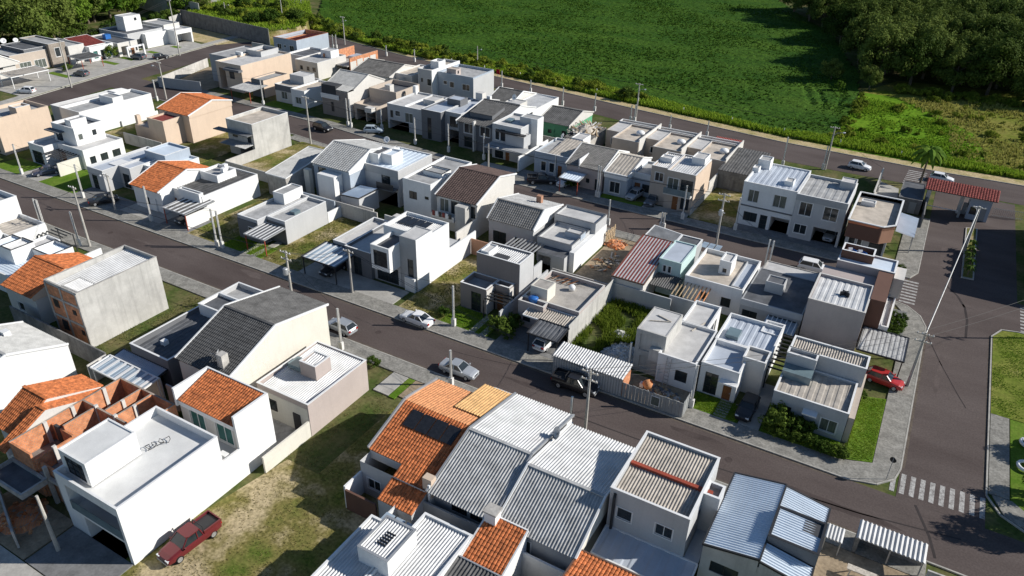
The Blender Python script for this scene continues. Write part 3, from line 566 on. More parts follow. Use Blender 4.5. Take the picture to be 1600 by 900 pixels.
h = House('grey ribbed gable roofed house just right of the solar panel house')
h.vol(-27.8, -21.7, 37, 49, 0, 4.1, 'lgrey', {'S': [('k', .3, .55, 2.3, 3.3), ('k', .6, .85, 2.3, 3.3)]}, par=0, roof=None)
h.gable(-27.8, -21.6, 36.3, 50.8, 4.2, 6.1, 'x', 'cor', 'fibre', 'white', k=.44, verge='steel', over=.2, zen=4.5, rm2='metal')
h.box('parapet', -27.95, -27.75, 36.4, 49.4, 0, 4.6, 'white')
h = House('grey ribbed gable roofed house with pale front slope next to tall white house')
h.vol(-21.2, -14.6, 36.6, 48.8, 0, 4.1, 'grey', {'S': [('c', .22, .45, 1.9, 3.3)]}, par=0, roof=None)
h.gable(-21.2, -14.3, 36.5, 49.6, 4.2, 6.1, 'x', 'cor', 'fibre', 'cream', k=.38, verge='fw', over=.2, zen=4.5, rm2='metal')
h.dish(-21.1, 46.4, 5.0, .6, (-.6, -.6, .4), 'steel')
h.box('back_wall', -21.1, -14.4, 35.7, 35.9, 0, 2.9, 'white')

h = House('tall white two storey house with beige ribbed roof inside white parapet and black downpipe')
h.vol(-13.95, -7.5, 41.6, 49.4, 0, 7.2, 'lgrey', {'S': [('w', .11, .31, 4.35, 5.5), ('w', .61, .83, 4.35, 5.5), ('w', .3, .5, .7, 2.1), ('w', .62, .8, .7, 2.1), ('k', .05, .2, .2, 2.2)], 'E': [('k', .4, .6, 4.6, 5.3)]}, par=.75, roof='cor', rm='bfibre', slope='S', lean=.5, cop='white', pitch=.26)
h.box('flashing', -13.75, -6.9, 45.3, 45.65, 6.72, 6.98, 'rsteel')
h.vol(-7.48, -6.2, 45.0, 46.6, 3, 7.0, 'lgrey', par=.4, rm='bmemb', cop='white', name='side_tower')
h.mono(-13.9, -6.3, 38.6, 41.55, 2.75, 3.05, 'S', 'cor', 'zinc', edge='fw', pitch=1.2, name='porch_roof')
h.box('side_passage_roof', -7.45, -6.3, 41.55, 45, 2.9, 3.1, 'blue')
for x in (-13.6, -10.2, -6.6): h.box('post', x, x+.12, 38.8, 38.92, 0, 2.75, 'fw')
f = MB(); f.tube([(-13.5, 41.45, 3), (-13.5, 41.45, 6.5), (-13.5, 41.62, 6.8)], .13, 8); h.b(f, 'downpipe', M['fd'])
h.box('rear_wall', -13.9, -6.4, 36.3, 36.5, 0, 2.2, 'conc')

h = House('grey walled house with pale blue ribbed metal roof by the shed at the road')
h.vol(-6.15, 1.4, 41.4, 49.9, 0, 5.6, 'dirty', {'S': [('k', .1, .38, 3.2, 4.3), ('D', .52, .68, 2.0, 4.3), ('k', .78, .95, 2.9, 4.1)], 'E': [('k', .2, .3, 3, 4)]}, par=0, roof=None)
h.mono(-6.2, -2.1, 41.3, 50.0, 5.65, 6.4, 'W', 'cor', 'skymetal', edge='fd', walls='dirty', pitch=.25)
h.mono(-2.1, 1.45, 46.8, 50.0, 5.65, 6.25, 'E', 'cor', 'skymetal', edge='fd', walls='dirty', pitch=.25); h.mono(-2.1, 1.45, 41.3, 43.4, 5.65, 6.25, 'E', 'cor', 'skymetal', edge='fd', walls='dirty', pitch=.25)
h.vol(-2.1, 1.5, 43.4, 46.8, 5, 7.0, 'dgrey', {'N': [('k', .1, .5, .8, 1.6)]}, par=.2, roof='cor', rm='skymetal', slope='E', cop='fd', name='roof_box', pitch=.25)
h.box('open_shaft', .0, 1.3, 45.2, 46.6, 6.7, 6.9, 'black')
# back-to-back houses on the front street, cut by the lower edge of the picture
h = House('flat white walled house with white ribbed roof and raised ribbed roof box at lower edge')
h.vol(-30.1, -26.6, 17, 31.8, 0, 4.2, 'white', {}, par=.5, roof='cor', rm='metal', slope='S', lean=.35, cop='white', pitch=.26)
h.vol(-26.6, -22.1, 19, 34.2, 0, 4.2, 'white', {}, par=.6, roof='cor', rm='metal', slope='S', lean=.4, cop='white', pitch=.26)
h.vol(-28.15, -25.35, 27.9, 31.4, 3.6, 5.6, 'white', par=.2, roof='cor', rm='metal', slope='S', cop='steel', name='roof_box', pitch=.25)
for i in range(5): h.box('vent_slat', -27.2+i*.02, -26.4+i*.02, 29+i*.28, 29.08+i*.28, 5.45, 5.62, 'fd')
for i in range(3): h.box('skylight_pane', -29.9+i*1.05, -29.05+i*1.05, 32, 33.4, 3.1, 3.2, 'poly')
lot_wall(-29.7, 36.0, -22.6, 36.2, 3.0, 'grey rear yard wall behind the raised ribbed roof box', 'grey'); lot_wall(-29.9, 31.9, -29.8, 36.0, 3.0, 'short white yard wall beside pale blue skylight panes', 'white')
h = House('small orange tiled lean-to house with white chimney box at lower edge')
h.vol(-22.0, -18.5, 32.2, 36.2, 0, 3.3, 'white', par=0, roof=None); h.mono(-22.0, -18.4, 32.2, 36.4, 3.5, 4.7, 'S', 'tile', 'orange', edge='fw', walls='white', z0=2); h.box('chimney', -21.9, -20.9, 35.6, 36.5, 3, 5.6, 'white'); h.box('chimney_cap', -22, -20.8, 35.5, 36.6, 5.6, 5.75, 'conc')
h.mono(-22.2, -15, 26.5, 32.2, 3.1, 3.9, 'S', 'cor', 'dfibre', edge='steel', walls='grey', z0=0)
h = House('orange tiled gable roof with dark red edge at the lower edge below tall white house')
h.vol(-14.2, -8.2, 27, 37.2, 0, 3.4, 'grey', par=0, roof=None); h.mono(-14.3, -8.2, 30.6, 37.4, 4.6, 4.0, 'S', 'tile', 'orange', edge='brown', walls='grey', z0=2)

# ------------------------------------------------------------ row on the far side of the main road, left to right
h = House('tall peach rendered two storey house at the left edge with roof terrace box')
h.vol(-153, -145.5, 67.9, 77.8, 0, 6.8, 'peach', {'S': [('P', .1, .8, 3.4, 5.6), ('P', .1, .8, .2, 2.5)]}, par=.6, rm='memb', cop='peach')
h.vol(-147.9, -145.48, 72, 74.6, 6, 7.8, 'peach', par=.3, rm='lmemb', name='roof_box', cop='white')
h = House('white two storey modern house with grey panel and black striped pergola beside striped car')
h.vol(-138.2, -133.7, 68.6, 79, 0, 3.7, 'white', {'S': [('P', .15, .8, .1, 2.5)]}, par=.4, rm='lmemb', cop='white')
h.vol(-133.7, -126.4, 71.2, 79, 0, 3.7, 'white', {'E': [('k', .12, .26, .9, 2.2), ('k', .38, .56, .9, 2.2), ('k', .68, .88, .9, 2.2)], 'S': [('d', .05, .25, 0, 2.3)]}, par=.3, rm='lmemb', cop='white')
h.vol(-136.4, -129.9, 72.6, 78.2, 3.3, 6.6, 'white', {'S': [('P', .1, .4, .2, 2.3)], 'E': [('c', .1, .24, 1.0, 2.1), ('k', .58, .72, 1.2, 2.2)]}, par=.5, rm='dmemb', name='upper_floor')
h.vol(-133.3, -131.6, 73.4, 76.4, 6.0, 7.5, 'white', par=.15, rm='memb', cop=None, name='water_tank_housing'); h.box('window_hood', -137, -132.9, 71.4, 72.6, 5.4, 5.6, 'dgrey')
h.pergola(-133.4, -127.6, 67.8, 71, 2.7, 7, 'y'); h.box('garden_wall', -127.5, -127.3, 66.8, 77, 0, 2.5, 'cream')
h = House('grey and white flat house left of the orange gable with black cladding by door')
h.vol(-118.8, -114.8, 66.9, 78.5, 0, 3.8, 'lgrey', {'S': [('P', .2, .55, .1, 2.6)], 'E': []}, par=.35, rm='zinc', cop='white')
h.vol(-114.8, -112.0, 69.9, 79, 0, 3.8, 'lgrey', {'S': [('P', .2, .8, .1, 2.6)]}, par=.3, rm='zinc', cop='white')
h.vol(-114.6, -109.4, 75, 80, 3, 5.0, 'blue', par=.3, rm='skymetal', cop='white', name='parapet_block'); h.box('roof_panel', -117.6, -115, 70, 72.4, 3.5, 3.6, 'fw')
h.vol(-112, -107.4, 72.6, 80, 0, 3.6, 'white', {'S': [('k', .3, .6, .3, 2.4)]}, par=.3, rm='skymetal')
h = House('white cottage with orange tiled gable roof facing the main road')
h.vol(-106.2, -99.6, 66.2, 76.4, 0, 4.0, 'white', {'S': [('k', .38, .52, 1, 2.2), ('h', .74, .9, 0, 2.3)]}, par=0, roof=None)
h.gable(-106.2, -99.5, 66.0, 76.5, 4.0, 5.8, 'x', 'tile', 'orange', 'white', k=.52, zen=4.3, verge='fw', over=.4)
h = House('white flat house with dark roof, roof tanks and brown striped carport')
h.vol(-100.8, -92.9, 68.4, 79.6, 0, 3.8, 'white', {'S': [('d', .1, .22, 0, 2.2), ('k', .26, .4, .8, 2.1), ('g', .62, .97, 0, 2.4)]}, par=.3, rm='dfibre', roof='cor', slope='W', pitch=.5)
h.vol(-97.6, -93.0, 68.0, 68.8, 2.7, 4.3, 'white', par=.1, rm='memb', name='front_parapet'); h.vol(-99.4, -95.4, 73.7, 77.5, 3.4, 4.9, 'white', par=.35, rm='memb', name='tank_housing')
h.box('water_tank', -96.4, -95.7, 75.3, 76, 4.5, 5.5, 'whitep'); h.box('water_tank', -97.4, -96.7, 76.5, 77.2, 4.5, 5.6, 'whitep')
h.carport(-96.7, -91.7, 64.0, 69.6, 2.75, .15, 'S', 'dfibre', 'S', 'brown' if 0 else 'rsteel', stripes=5); h.box('garden_wall', -92.35, -92.2, 64.4, 68.4, 0, 2.2, 'white')
h = House('grey flat house with charcoal front, white tank box and blue striped carport on red posts')
h.vol(-83.8, -79.8, 67.0, 77.6, 0, 3.7, 'lgrey', {'S': [('c', .5, .85, .8, 2.5)]}, par=.4, rm='fibre', cop='white')
h.vol(-79.8, -76.2, 68.8, 77.4, 0, 3.7, 'lgrey', {'S': [('w', .55, .85, .9, 2.2)]}, par=.4, rm='fibre', cop='white')
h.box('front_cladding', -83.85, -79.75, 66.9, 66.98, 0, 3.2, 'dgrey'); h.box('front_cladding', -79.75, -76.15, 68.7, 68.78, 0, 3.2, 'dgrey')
f = MB(); f.box(-81.7, -80.2, 66.8, 66.88, .9, 2.4); o = h.b(f, 'window', M['fw']); f = MB(); f.box(-81.6, -80.3, 66.77, 66.799, 1, 2.3); h.b(f, 'pane', M['glass'], o)
h.tank(-83.4, -81.2, 73.8, 77.8, 3.3, 5.0, 'white', 'memb'); h.box('skylight', -78.2, -77.2, 71.8, 73, 3.3, 3.75, 'rail')
h.carport(-79.8, -75.8, 64.3, 68.4, 2.65, .2, 'S', 'dmemb', 'S', 'rsteel', stripes=6); h.box('garden_wall', -76.4, -76.2, 77.5, 82, 0, 1.8, 'white')
h = House('large white modern house with projecting framed window box, grey tower and roof solar panels')
h.vol(-59.2, -52.2, 70.2, 75.4, 0, 7.0, 'white', {}, par=.5, roof='cor', rm='metal', slope='S', lean=.1, cop='white', pitch=.3)
h.solar((-58.6, 72.3, 6.62), (4.5, 0, 0), (0, 2.3, .05), 4, 1)
h.vol(-54.7, -52.15, 67.8, 71.4, 0, 7.6, 'grey', {'S': [('P', .45, .8, 1.0, 4.6)]}, par=.08, rm='lmemb', cop=None, name='stair_tower'); h.box('tower_side', -52.15, -52.08, 67.8, 71.4, 0, 7.58, 'white')
h.vol(-57.7, -54.75, 65.6, 70.3, 3.1, 6.5, 'white', {'S': [('P', .14, .88, .55, 2.8)]}, par=.5, rm='dmemb', cop='white', name='window_box')
h.vol(-59.2, -54.75, 67.8, 70.15, 0, 3.0, 'lgrey', {'S': [('k', .1, .9, .1, 2.4)]}, par=0, rm='lmemb')
h.vol(-63.6, -59.25, 67.2, 76, 0, 4.0, 'dgrey', {'S': [('P', .3, .62, .1, 2.9)]}, par=.45, rm='lmemb', cop='white'); h.vol(-66.8, -63.65, 68.4, 77.3, 0, 3.5, 'grey', {'S': [('k', .2, .7, .5, 2.4)]}, par=.5, rm='lmemb', cop='white')
h.carport(-68.0, -62.1, 63.4, 68.2, 2.75, .2, 'S', 'poly', 'S', 'fd', stripes=7)
h.box('side_wall', -52.3, -52.1, 71.4, 82, 0, 3.2, 'white'); h.box('rear_terrace', -59.2, -52.3, 75.45, 79, 0, 2.6, 'lgrey'); h.box('rear_wall', -66.8, -59.2, 79.6, 79.8, 0, 3, 'offw'); h.box('chimney', -63.6, -62.6, 77.6, 78.6, 2.6, 4.4, 'offw')
h.box('boundary_step', -53.9, -52.3, 67.4, 67.75, 0, 2.0, 'white')
h = House('dark taupe modern house with two storey box, charcoal front and grid glass door')
h.vol(-45.0, -38.8, 71.0, 74.6, 0, 6.5, 'taupe', {}, par=.35, roof='cor', rm='metal', slope='S', lean=.1, cop='white', pitch=.3)
h.box('roof_tank_shaft', -42.8, -41, 71.5, 72.5, 6.2, 6.4, 'black'); h.tank(-44.6, -43.4, 71.3, 73.6, 6.1, 6.8, 'white')
h.box('side_face', -38.8, -38.72, 71, 74.6, 0, 6.45, 'lgrey')  # paler plate: the sunlit look of this side is put into its colour
h.vol(-45.4, -41.6, 67.8, 71, 0, 3.6, 'taupe', {'S': [('P', .42, .8, .1, 2.8)]}, par=.7, rm='memb', cop='white'); h.vol(-41.6, -39.4, 69.7, 71, 0, 3.6, 'taupe', {'S': [('d', .2, .6, 0, 2.3)]}, par=.7, rm='memb', cop='white')
h.box('side_face', -41.6, -41.52, 67.8, 69.65, 0, 3.4, 'offw'); h.box('side_face', -39.4, -39.32, 69.7, 71, 0, 3.4, 'offw')  # lower blocks likewise: sunlit sides painted pale against the darker front
h.pergola(-41.5, -38.6, 66.9, 69.6, 2.7, 4, 'x'); h.box('side_wall', -38.7, -38.5, 66, 78.5, 0, 2.4, 'lgrey'); h.box('step_wall', -38.9, -38.72, 74.7, 77, 0, 4.4, 'lgrey')
h = House('pink flat house with open stained roof terrace, yellow shed box and blue tank')
h.vol(-37.1, -29.6, 69.15, 76.7, 0, 3.6, 'mauve', {'S': [('g', .55, .95, 0, 2.5)]}, par=.5, rm='cmemb', cop='offw'); h.vol(-37.1, -33.7, 67.9, 69.1, 0, 3.6, 'mauve', {'S': [('k', .2, .5, .9, 2.2)]}, par=.45, rm='cmemb', cop='offw')
h.box('side_face', -29.6, -29.53, 66.4, 80.4, 0, 3.3, 'dirty'); h.mono(-35.6, -29.6, 66.4, 68.9, 2.75, 3.0, 'S', 'plain', 'bfibre', edge='fw', name='porch_roof')
h.vol(-36.5, -34.2, 69.8, 72, 3.1, 4.9, 'cream', par=.05, rm='cmemb', cop=None, name='roof_shed')
f = MB(); f.lathe((-35.6, 68.9, 3.12), [(.02, 0), (.5, 0), (.6, .7), (.64, .75), (.5, .9), (.02, .95)], 14); h.b(f, 'water_tank', M['bluetank'], smooth=True)
f = MB(); f.lathe((-33.0, 74.2, 3.12), [(.02, 0), (.4, 0), (.45, .5), (.3, .7), (.02, .72)], 12); h.b(f, 'water_tank', M['whitep'], smooth=True)
for i in range(9):
    f = MB(); x = -36.8+i*.42; f.bar((x, 75.2+rnd.uniform(-.4, .3), 3.2+.05*i % .2), (x+rnd.uniform(.6, 1.6), 76.1, 3.5), .09); h.b(f, 'stored_timber', M['wood'] if i % 2 else M['fd'])
h.carport(-33.4, -29.5, 63.4, 66.4, 2.65, .25, 'S', 'dmemb', 'S', 'fd', stripes=0)
h = House('long shed of ribbed sheet metal standing at the kerb before the overgrown plot', cat='shed', name='metal_shed')
h.vol(-28.9, -20.7, 61.35, 63.6, 0, 2.45, 'lgrey', {}, par=0, roof=None); h.mono(-29.0, -20.6, 61.1, 63.9, 2.5, 2.75, 'S', 'cor', 'metal', edge=None, pitch=.3)
f = MB()
for i in range(27): x = -28.85+i*.31; f.box(x, x+.12, 61.31, 61.349, .02, 2.44)
tag(h.b(f, 'sheet_ribs', M['gate']), kind='stuff'); h.box('brick_end', -20.68, -20.6, 61.4, 63.5, 0, 2.3, 'brick')
h = House('unfinished white house with concrete slab roofs and raised slab box behind tin fence', cat='building site')
h.vol(-21.6, -18.2, 66.8, 72.2, 0, 5.5, 'dirty', {'S': [('h', .15, .5, 2.9, 5.0), ('h', .2, .7, .6, 2.2)], 'W': [('h', .3, .6, 2.9, 4.6)]}, par=.06, rm='lmemb', cop=None)
h.vol(-18.6, -14.4, 66.0, 73.6, 0, 3.8, 'white', {'S': [('k', .5, .82, 1.0, 2.4), ('h', .05, .2, .2, 2.2)], 'E': [('h', .4, .6, .4, 2.2)]}, par=.3, rm='lmemb', cop='white')
h.vol(-18.6, -15.5, 73.6, 79, 0, 3.8, 'white', {'E': [('h', .4, .75, .4, 3.0)]}, par=.3, rm='lmemb', cop='white'); h.box('side_parapet', -19.7, -18.6, 66.1, 66.7, 2.4, 3.9, 'dirty')
f = MB()
for i in range(7): f.bar((-17.55, 65.95-.06*i, .5*i+.3), (-17.05, 65.95-.06*i, .5*i+.3), .05)
f.bar((-17.55, 65.4, 0), (-17.55, 65.95, 3.6), .06); f.bar((-17.05, 65.4, 0), (-17.05, 65.95, 3.6), .06); h.b(f, 'ladder', M['steel'])
for (a, b_, c, d) in ((-21, 69, -19, 69.9), (-20.6, 70.6, -18.8, 70), (-17, 72.5, -16.2, 75)):
    f = MB(); zz = 5.52 if a < -18 else 3.58; f.bar((a, b_, zz), (c, d, zz), .1); h.b(f, 'loose_plank', M['oldtimber'])
h = House('white flat house with wooden front door and raised box, dark car in its drive')
h.vol(-14.05, -10.0, 66.7, 71.9, 0, 3.9, 'white', {'S': [('P', .15, .5, .2, 2.9), ('d', .66, .88, 0, 2.3)]}, par=.5, rm='zinc', cop='white')
h.vol(-14.15, -8.0, 72.0, 78.2, 0, 3.9, 'white', {'E': [('k', .3, .5, 1, 2)]}, par=.5, roof='cor', rm='zinc', slope='S', lean=.1, cop='white', pitch=.8); h.vol(-10.4, -8.0, 69.2, 71.7, 0, 4.4, 'offw', {}, par=.3, rm='memb', cop='white', name='front_tower')
h.box('skylight', -13.4, -12, 73.4, 75.2, 3.45, 3.9, 'rail'); h.box('door_canopy', -11.8, -9.9, 65.9, 66.7, 2.5, 2.68, 'fw'); h.vol(-10.2, -8.05, 76.6, 79.4, 0, 3.6, 'white', par=.3, rm='zinc')
h.pergola(-8.0, -6.4, 71, 79, 2.6, 9, 'x')
h = House('white corner house with beige ribbed roof, glass lantern and hedged lawn')
h.vol(-6.3, .9, 66.2, 72, 0, 3.6, 'lgrey', {'S': [('k', .1, .28, .8, 2.2), ('c', .68, .9, .7, 2.2)], 'E': []}, par=.4, roof='cor', rm='bfibre', slope='S', lean=.15, cop='white', pitch=.9)
h.vol(-6.35, 1.3, 72.2, 74.8, 0, 5.4, 'lgrey', {}, par=.5, roof='cor', rm='bfibre', slope='S', lean=.3, cop='white', pitch=.26); h.vol(-6.4, -3.4, 71.0, 72.3, 0, 5.4, 'lgrey', {}, par=.3, rm='memb', cop='white', name='tank_tower')
h.box('glass_lantern', -6.3, -3.4, 69.3, 70.95, 3.3, 4.2, 'rail'); h.box('stone_strip', .95, 1.5, 66.4, 75, 0, 3.1, 'beige'); h.box('door_canopy', -3.2, -1.8, 65.3, 66.2, 2.5, 2.65, 'fw')

# ------------------------------------------------------------ row backing on to it, facing the second street
h = House('long low house with blank bright white side wall near the cross street')
h.vol(-149.5, -143.2, 82.0, 98.2, 0, 4.9, 'white', {'S': [('k', .2, .5, 1, 2.4)]}, par=.5, rm='memb'); h.vol(-147.6, -143.25, 89.5, 91.8, 3.9, 5.9, 'white', par=.15, rm='memb', cop='white', name='roof_box')
h.vol(-156, -149.6, 84, 97, 0, 3.8, 'lgrey', {}, par=.5, rm='lmemb'); h.box('yard_wall', -143, -142.8, 90, 98.6, 0, 1.2, 'white'); h.mono(-158, -150, 97.2, 101.5, 3, 3.3, 'N', 'cor', 'metal', edge='fd', name='carport_roof')
h = House('peach house with orange tiled gable roof and tall stepped rear block')
h.vol(-131.6, -122.8, 91.0, 101.4, 0, 5.5, 'peach', {}, par=0, roof=None); h.gable(-131.6, -122.7, 91.0, 101.5, 5.5, 7.1, 'x', 'tile', 'orange', 'peach', k=.56, zen=6.0, verge='white', over=.2)
h.vol(-129.2, -124.7, 86.6, 91, 0, 5.1, 'peach', {}, par=.3, rm='red', cop='peach'); h.vol(-133.6, -129.2, 86.7, 90.5, 0, 3.0, 'peach', {}, par=.2, rm='memb', cop='peach'); h.box('chimney', -133.5, -132.8, 87, 87.8, 3, 4.8, 'peach')
h = House('tall white cement house with stained side wall and projecting roof slab')
h.vol(-112.9, -106.2, 91.4, 100.4, 0, 6.6, 'dirty', {'S': [('k', .18, .38, 3.4, 4.2), ('k', .75, .9, 2.9, 4.6), ('g', .4, .9, 0, 2.3)]}, par=.55, rm='bmemb', cop='white'); h.box('roof_slab', -115.1, -106.3, 90.0, 91.38, 4.55, 4.72, 'dgrey')
h.mono(-112.8, -106.4, 89.2, 91.35, 2.6, 2.75, 'S', 'cor', 'fibre', edge=None, name='porch_roof'); h.box('side_wall', -106.25, -106.1, 84.5, 91.3, 0, 2.0, 'dirty')
h = House('small pale grey gabled outbuilding left of the big ribbed gable house', cat='outbuilding', name='outbuilding')
h.vol(-92.3, -88.0, 81.0, 90.5, 0, 3.5, 'conc', {}, par=0, roof=None); h.mono(-92.4, -87.9, 80.8, 91.2, 3.7, 5.2, 'S', 'cor', 'lgtile', edge='fw', walls='conc', z0=3)
h = House('tall house with wide pale grey ribbed gable roof and white chimney tower')
h.vol(-85.1, -77.5, 84.6, 97, 0, 5.9, 'blue', {'S': [('k', .12, .35, 2.5, 5.4)]}, par=0, roof=None); h.gable(-85.1, -77.4, 84.4, 97.5, 6.0, 8.0, 'x', 'tile', 'lgtile', 'white', k=.42, verge='fw', over=.2, pitch=.45)
h.box('chimney_tower', -82.6, -79.1, 82.6, 84.55, 0, 5.2, 'white'); h.box('chimney', -86.5, -85.4, 83.6, 84.4, 0, 4.8, 'cream'); h.dish(-80, 97.3, 6.2, .55, (.3, -.8, .5)); h.box('yard_wall', -88, -77, 80.0, 80.2, 0, 2.6, 'blue')
h = House('blue grey flat house with white roof tanks and dark balcony')
h.vol(-78.3, -70.7, 88.3, 97.6, 0, 6.2, 'lgrey', {'S': [('P', .55, .78, 3.4, 5.6), ('g', .45, .95, 0, 2.5)]}, par=.25, roof='cor', rm='skymetal', slope='S', lean=.1, cop='white', pitch=.9); h.box('fascia', -78.35, -70.65, 88.2, 88.28, 5.0, 6.22, 'grey')
h.vol(-77.6, -75.6, 89.6, 93.2, 5.8, 7.6, 'white', par=.2, rm='dmemb', cop='white', name='tank_housing'); h.vol(-75.6, -73.5, 90.4, 93.3, 5.8, 7.6, 'white', par=.2, rm='skymetal', cop='white', name='tank_housing')
h.box('balcony', -74.2, -70.8, 87.0, 88.25, 3.0, 3.2, 'dgrey'); h.box('balcony_rail', -74.2, -70.8, 86.95, 87.0, 3.2, 4.2, 'fd'); h.mono(-77.3, -73.5, 81.8, 86.6, 3.0, 3.2, 'W', 'plain', 'skymetal', edge='fd', walls='lgrey', z0=0, name='shed_roof')
h.box('yard_wall', -73.4, -70.6, 81.6, 81.8, 0, 2.2, 'dirty')
h = House('white two storey house with grey flat roof and small dark rear windows')
h.vol(-68.3, -63.0, 86.3, 97.9, 0, 6.3, 'white', {'S': [('k', .22, .5, 3.2, 4.5), ('k', .78, .92, 3.7, 4.2)]}, par=.3, rm='memb', cop='white'); h.vol(-67, -63.4, 90, 92.5, 5.6, 6.7, 'white', par=.2, rm='memb', cop='fd', name='roof_box')
h = House('cream house with steep dark brown tiled roof and raw cement chimney tower')
h.vol(-61.4, -54.2, 85.6, 96.5, 0, 5.5, 'offw', {'S': [('c', .08, .3, 2.9, 5.0), ('k', .36, .6, 2.9, 5.0), ('k', .85, .96, 3, 4.9)]}, par=0, roof=None); h.gable(-61.4, -54.1, 85.6, 96.6, 5.6, 7.7, 'x', 'tile', 'brown', 'offw', k=.57, zen=6.6, verge='fw', over=.4, pitch=.4)
h.box('chimney_tower', -57.0, -55.2, 83.9, 85.5, 0, 5.2, 'dirty'); h.box('rear_balcony', -61.3, -57.1, 83.8, 85.55, 2.4, 2.6, 'offw'); h.box('balcony_wall', -61.3, -57.1, 83.7, 83.85, 2.6, 3.3, 'offw'); h.box('side_wall', -54.3, -54.1, 80, 85.5, 0, 3.2, 'offw')
for i in range(6): h.box('drying_laundry', -60.9+i*.6, -60.45+i*.6, 83.62, 83.69, 2.9+.05*(i % 2), 3.7, ('red' if i % 3 == 0 else 'fw' if i % 3 == 1 else 'fd'))
h = House('house with weathered grey tiled gable roof, small chimney and rear patio')
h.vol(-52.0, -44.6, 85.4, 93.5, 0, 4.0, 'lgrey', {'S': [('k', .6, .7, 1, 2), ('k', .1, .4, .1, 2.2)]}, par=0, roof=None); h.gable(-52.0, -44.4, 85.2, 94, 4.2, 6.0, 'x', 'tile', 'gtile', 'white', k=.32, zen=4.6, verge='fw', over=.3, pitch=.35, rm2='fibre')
h.box('chimney', -47.5, -46.7, 91.5, 92.2, 4.5, 6.3, 'terra')
for i in range(5): h.box('patio_panel', -49.5+i*1.3, -48.35+i*1.3, 94.4, 96.4, 2.8, 2.86, 'poly')
h = House('pale blue grey stepped flat house beside dirt plot, three roof levels')
h.vol(-43.8, -37.2, 90.4, 94.4, 0, 4.7, 'lgrey', {}, par=.3, rm='lmemb', cop='dgrey'); h.vol(-43.3, -37.9, 84.2, 90.4, 0, 3.7, 'lgrey', {}, par=.3, rm='lmemb', cop='dgrey'); h.vol(-40.3, -37.85, 86.9, 88.5, 3.3, 4.2, 'blue', par=.1, rm='lmemb', cop='dgrey', name='roof_box')
h.box('side_face', -37.85, -37.1, 83.4, 94.45, 0, 3.1, 'white'); h.pergola(-47.0, -42.0, 80.4, 84.1, 2.7, 9, 'y', 'steel'); h.vol(-42, -37.9, 82, 84.15, 0, 2.7, 'lgrey', {'S': [('g', .0001, .5, 0, 2.3)]}, par=0, rm='dmemb')
h = House('pale teal house with red and white striped sheet roof beside dirt plot')
h.vol(-29.6, -25.7, 80.4, 90, 0, 3.4, 'offw', {}, par=0, roof=None); h.mono(-30.0, -25.6, 79.6, 90.2, 3.5, 5.0, 'S', 'cor', 'metal', edge='brown', walls='offw', z0=2.5, pitch=.42)
f = MB()
for i in range(10): x = -29.85+i*.43; f.bar((x, 79.75, 3.6), (x, 90.05, 5.06), .17, .03)
tag(h.b(f, 'red_stripes', ROOF['red']), kind='stuff')
h.vol(-25.6, -22.6, 84.8, 91, 0, 5.0, 'teal', {'S': [('w', .2, .35, 3.2, 4.2), ('w', .42, .58, 3.2, 4.2)]}, par=.1, rm='zinc', cop='teal'); h.vol(-26, -23, 91, 95.5, 0, 3.9, 'grey', {}, par=.1, rm='dmemb', cop='white'); h.mono(-30.2, -26.1, 91.6, 95.6, 3.8, 4.2, 'E', 'plain', 'memb', edge='fw', walls='grey', z0=0)
h.mono(-25.5, -22, 81.6, 84.7, 2.7, 3.0, 'S', 'cor', 'dfibre', edge=None, name='rear_roof')
for i in range(4): h.box('patio_panel', -24.2+i*.95, -23.4+i*.95, 95.6, 97.4, 2.7, 2.76, 'poly')
h = House('white flat house with stained tan roof deck, tank tower and timber rafters')
h.vol(-21.7, -14.3, 84.0, 93.1, 0, 4.0, 'white', {'S': [('w', .3, .42, 1.2, 2.4), ('w', .66, .84, 1.0, 2.4)]}, par=.5, rm='bmemb', cop='white'); h.vol(-18.5, -17.0, 87.8, 90.5, 3.4, 5.4, 'white', {'S': [('w', .3, .7, .3, 1)]}, par=.12, rm='lmemb', cop='white', name='tank_tower'); h.vol(-16.0, -14.4, 85, 92.8, 3.2, 3.75, 'lgrey', par=.2, rm='zinc', cop=None, name='side_gutter')
for i in range(9):
    f = MB(); x = -22.2+i*.5; f.bar((x, 80.6, 2.7), (x, 83.9, 3.1), .1, .14); h.b(f, 'rafter', M['timber'] if i < 6 else ROOF['lorange'])
h.box('rear_wall', -22.3, -18.4, 80.3, 80.5, 0, 2.7, 'lgrey')
h = House('low dark roofed house with grey tank box and white framed glass porch')
h.vol(-14.1, -6.8, 82.8, 92.2, 0, 3.6, 'grey', {'S': [('k', .05, .3, .8, 2.2), ('g', .5, .95, 0, 2.4)]}, par=.06, rm='dmemb', cop=None); h.tank(-12.2, -10, 86.2, 88.2, 3.4, 5, 'lgrey', 'dmemb'); h.box('fascia', -14.15, -6.75, 82.7, 82.78, 2.8, 3.62, 'lgrey')
for i in range(7): h.box('porch_beam', -10.6+i*.55, -10.48+i*.55, 79.6, 82.65, 2.4, 2.5, 'fw')
h.box('porch_glass', -10.7, -7.0, 79.6, 82.6, 2.3, 2.36, 'poly'); h.vol(-14, -7.2, 92.3, 96.2, 0, 2.9, 'conc', par=.1, rm='lmemb', cop=None)
h = House('mauve corner house with brown band, roof terrace and blank rear wall')
h.vol(-6.6, -.4, 82.0, 89.2, 0, 6.4, 'mauve', {}, par=.35, roof='cor', rm='metal', slope='N', lean=.2, cop='offw', pitch=.7); h.box('rear_block', -6.6, -.4, 89.22, 93.4, 0, 5.6, 'mauve')  # solid lower block at the back, same mauve render as the main one
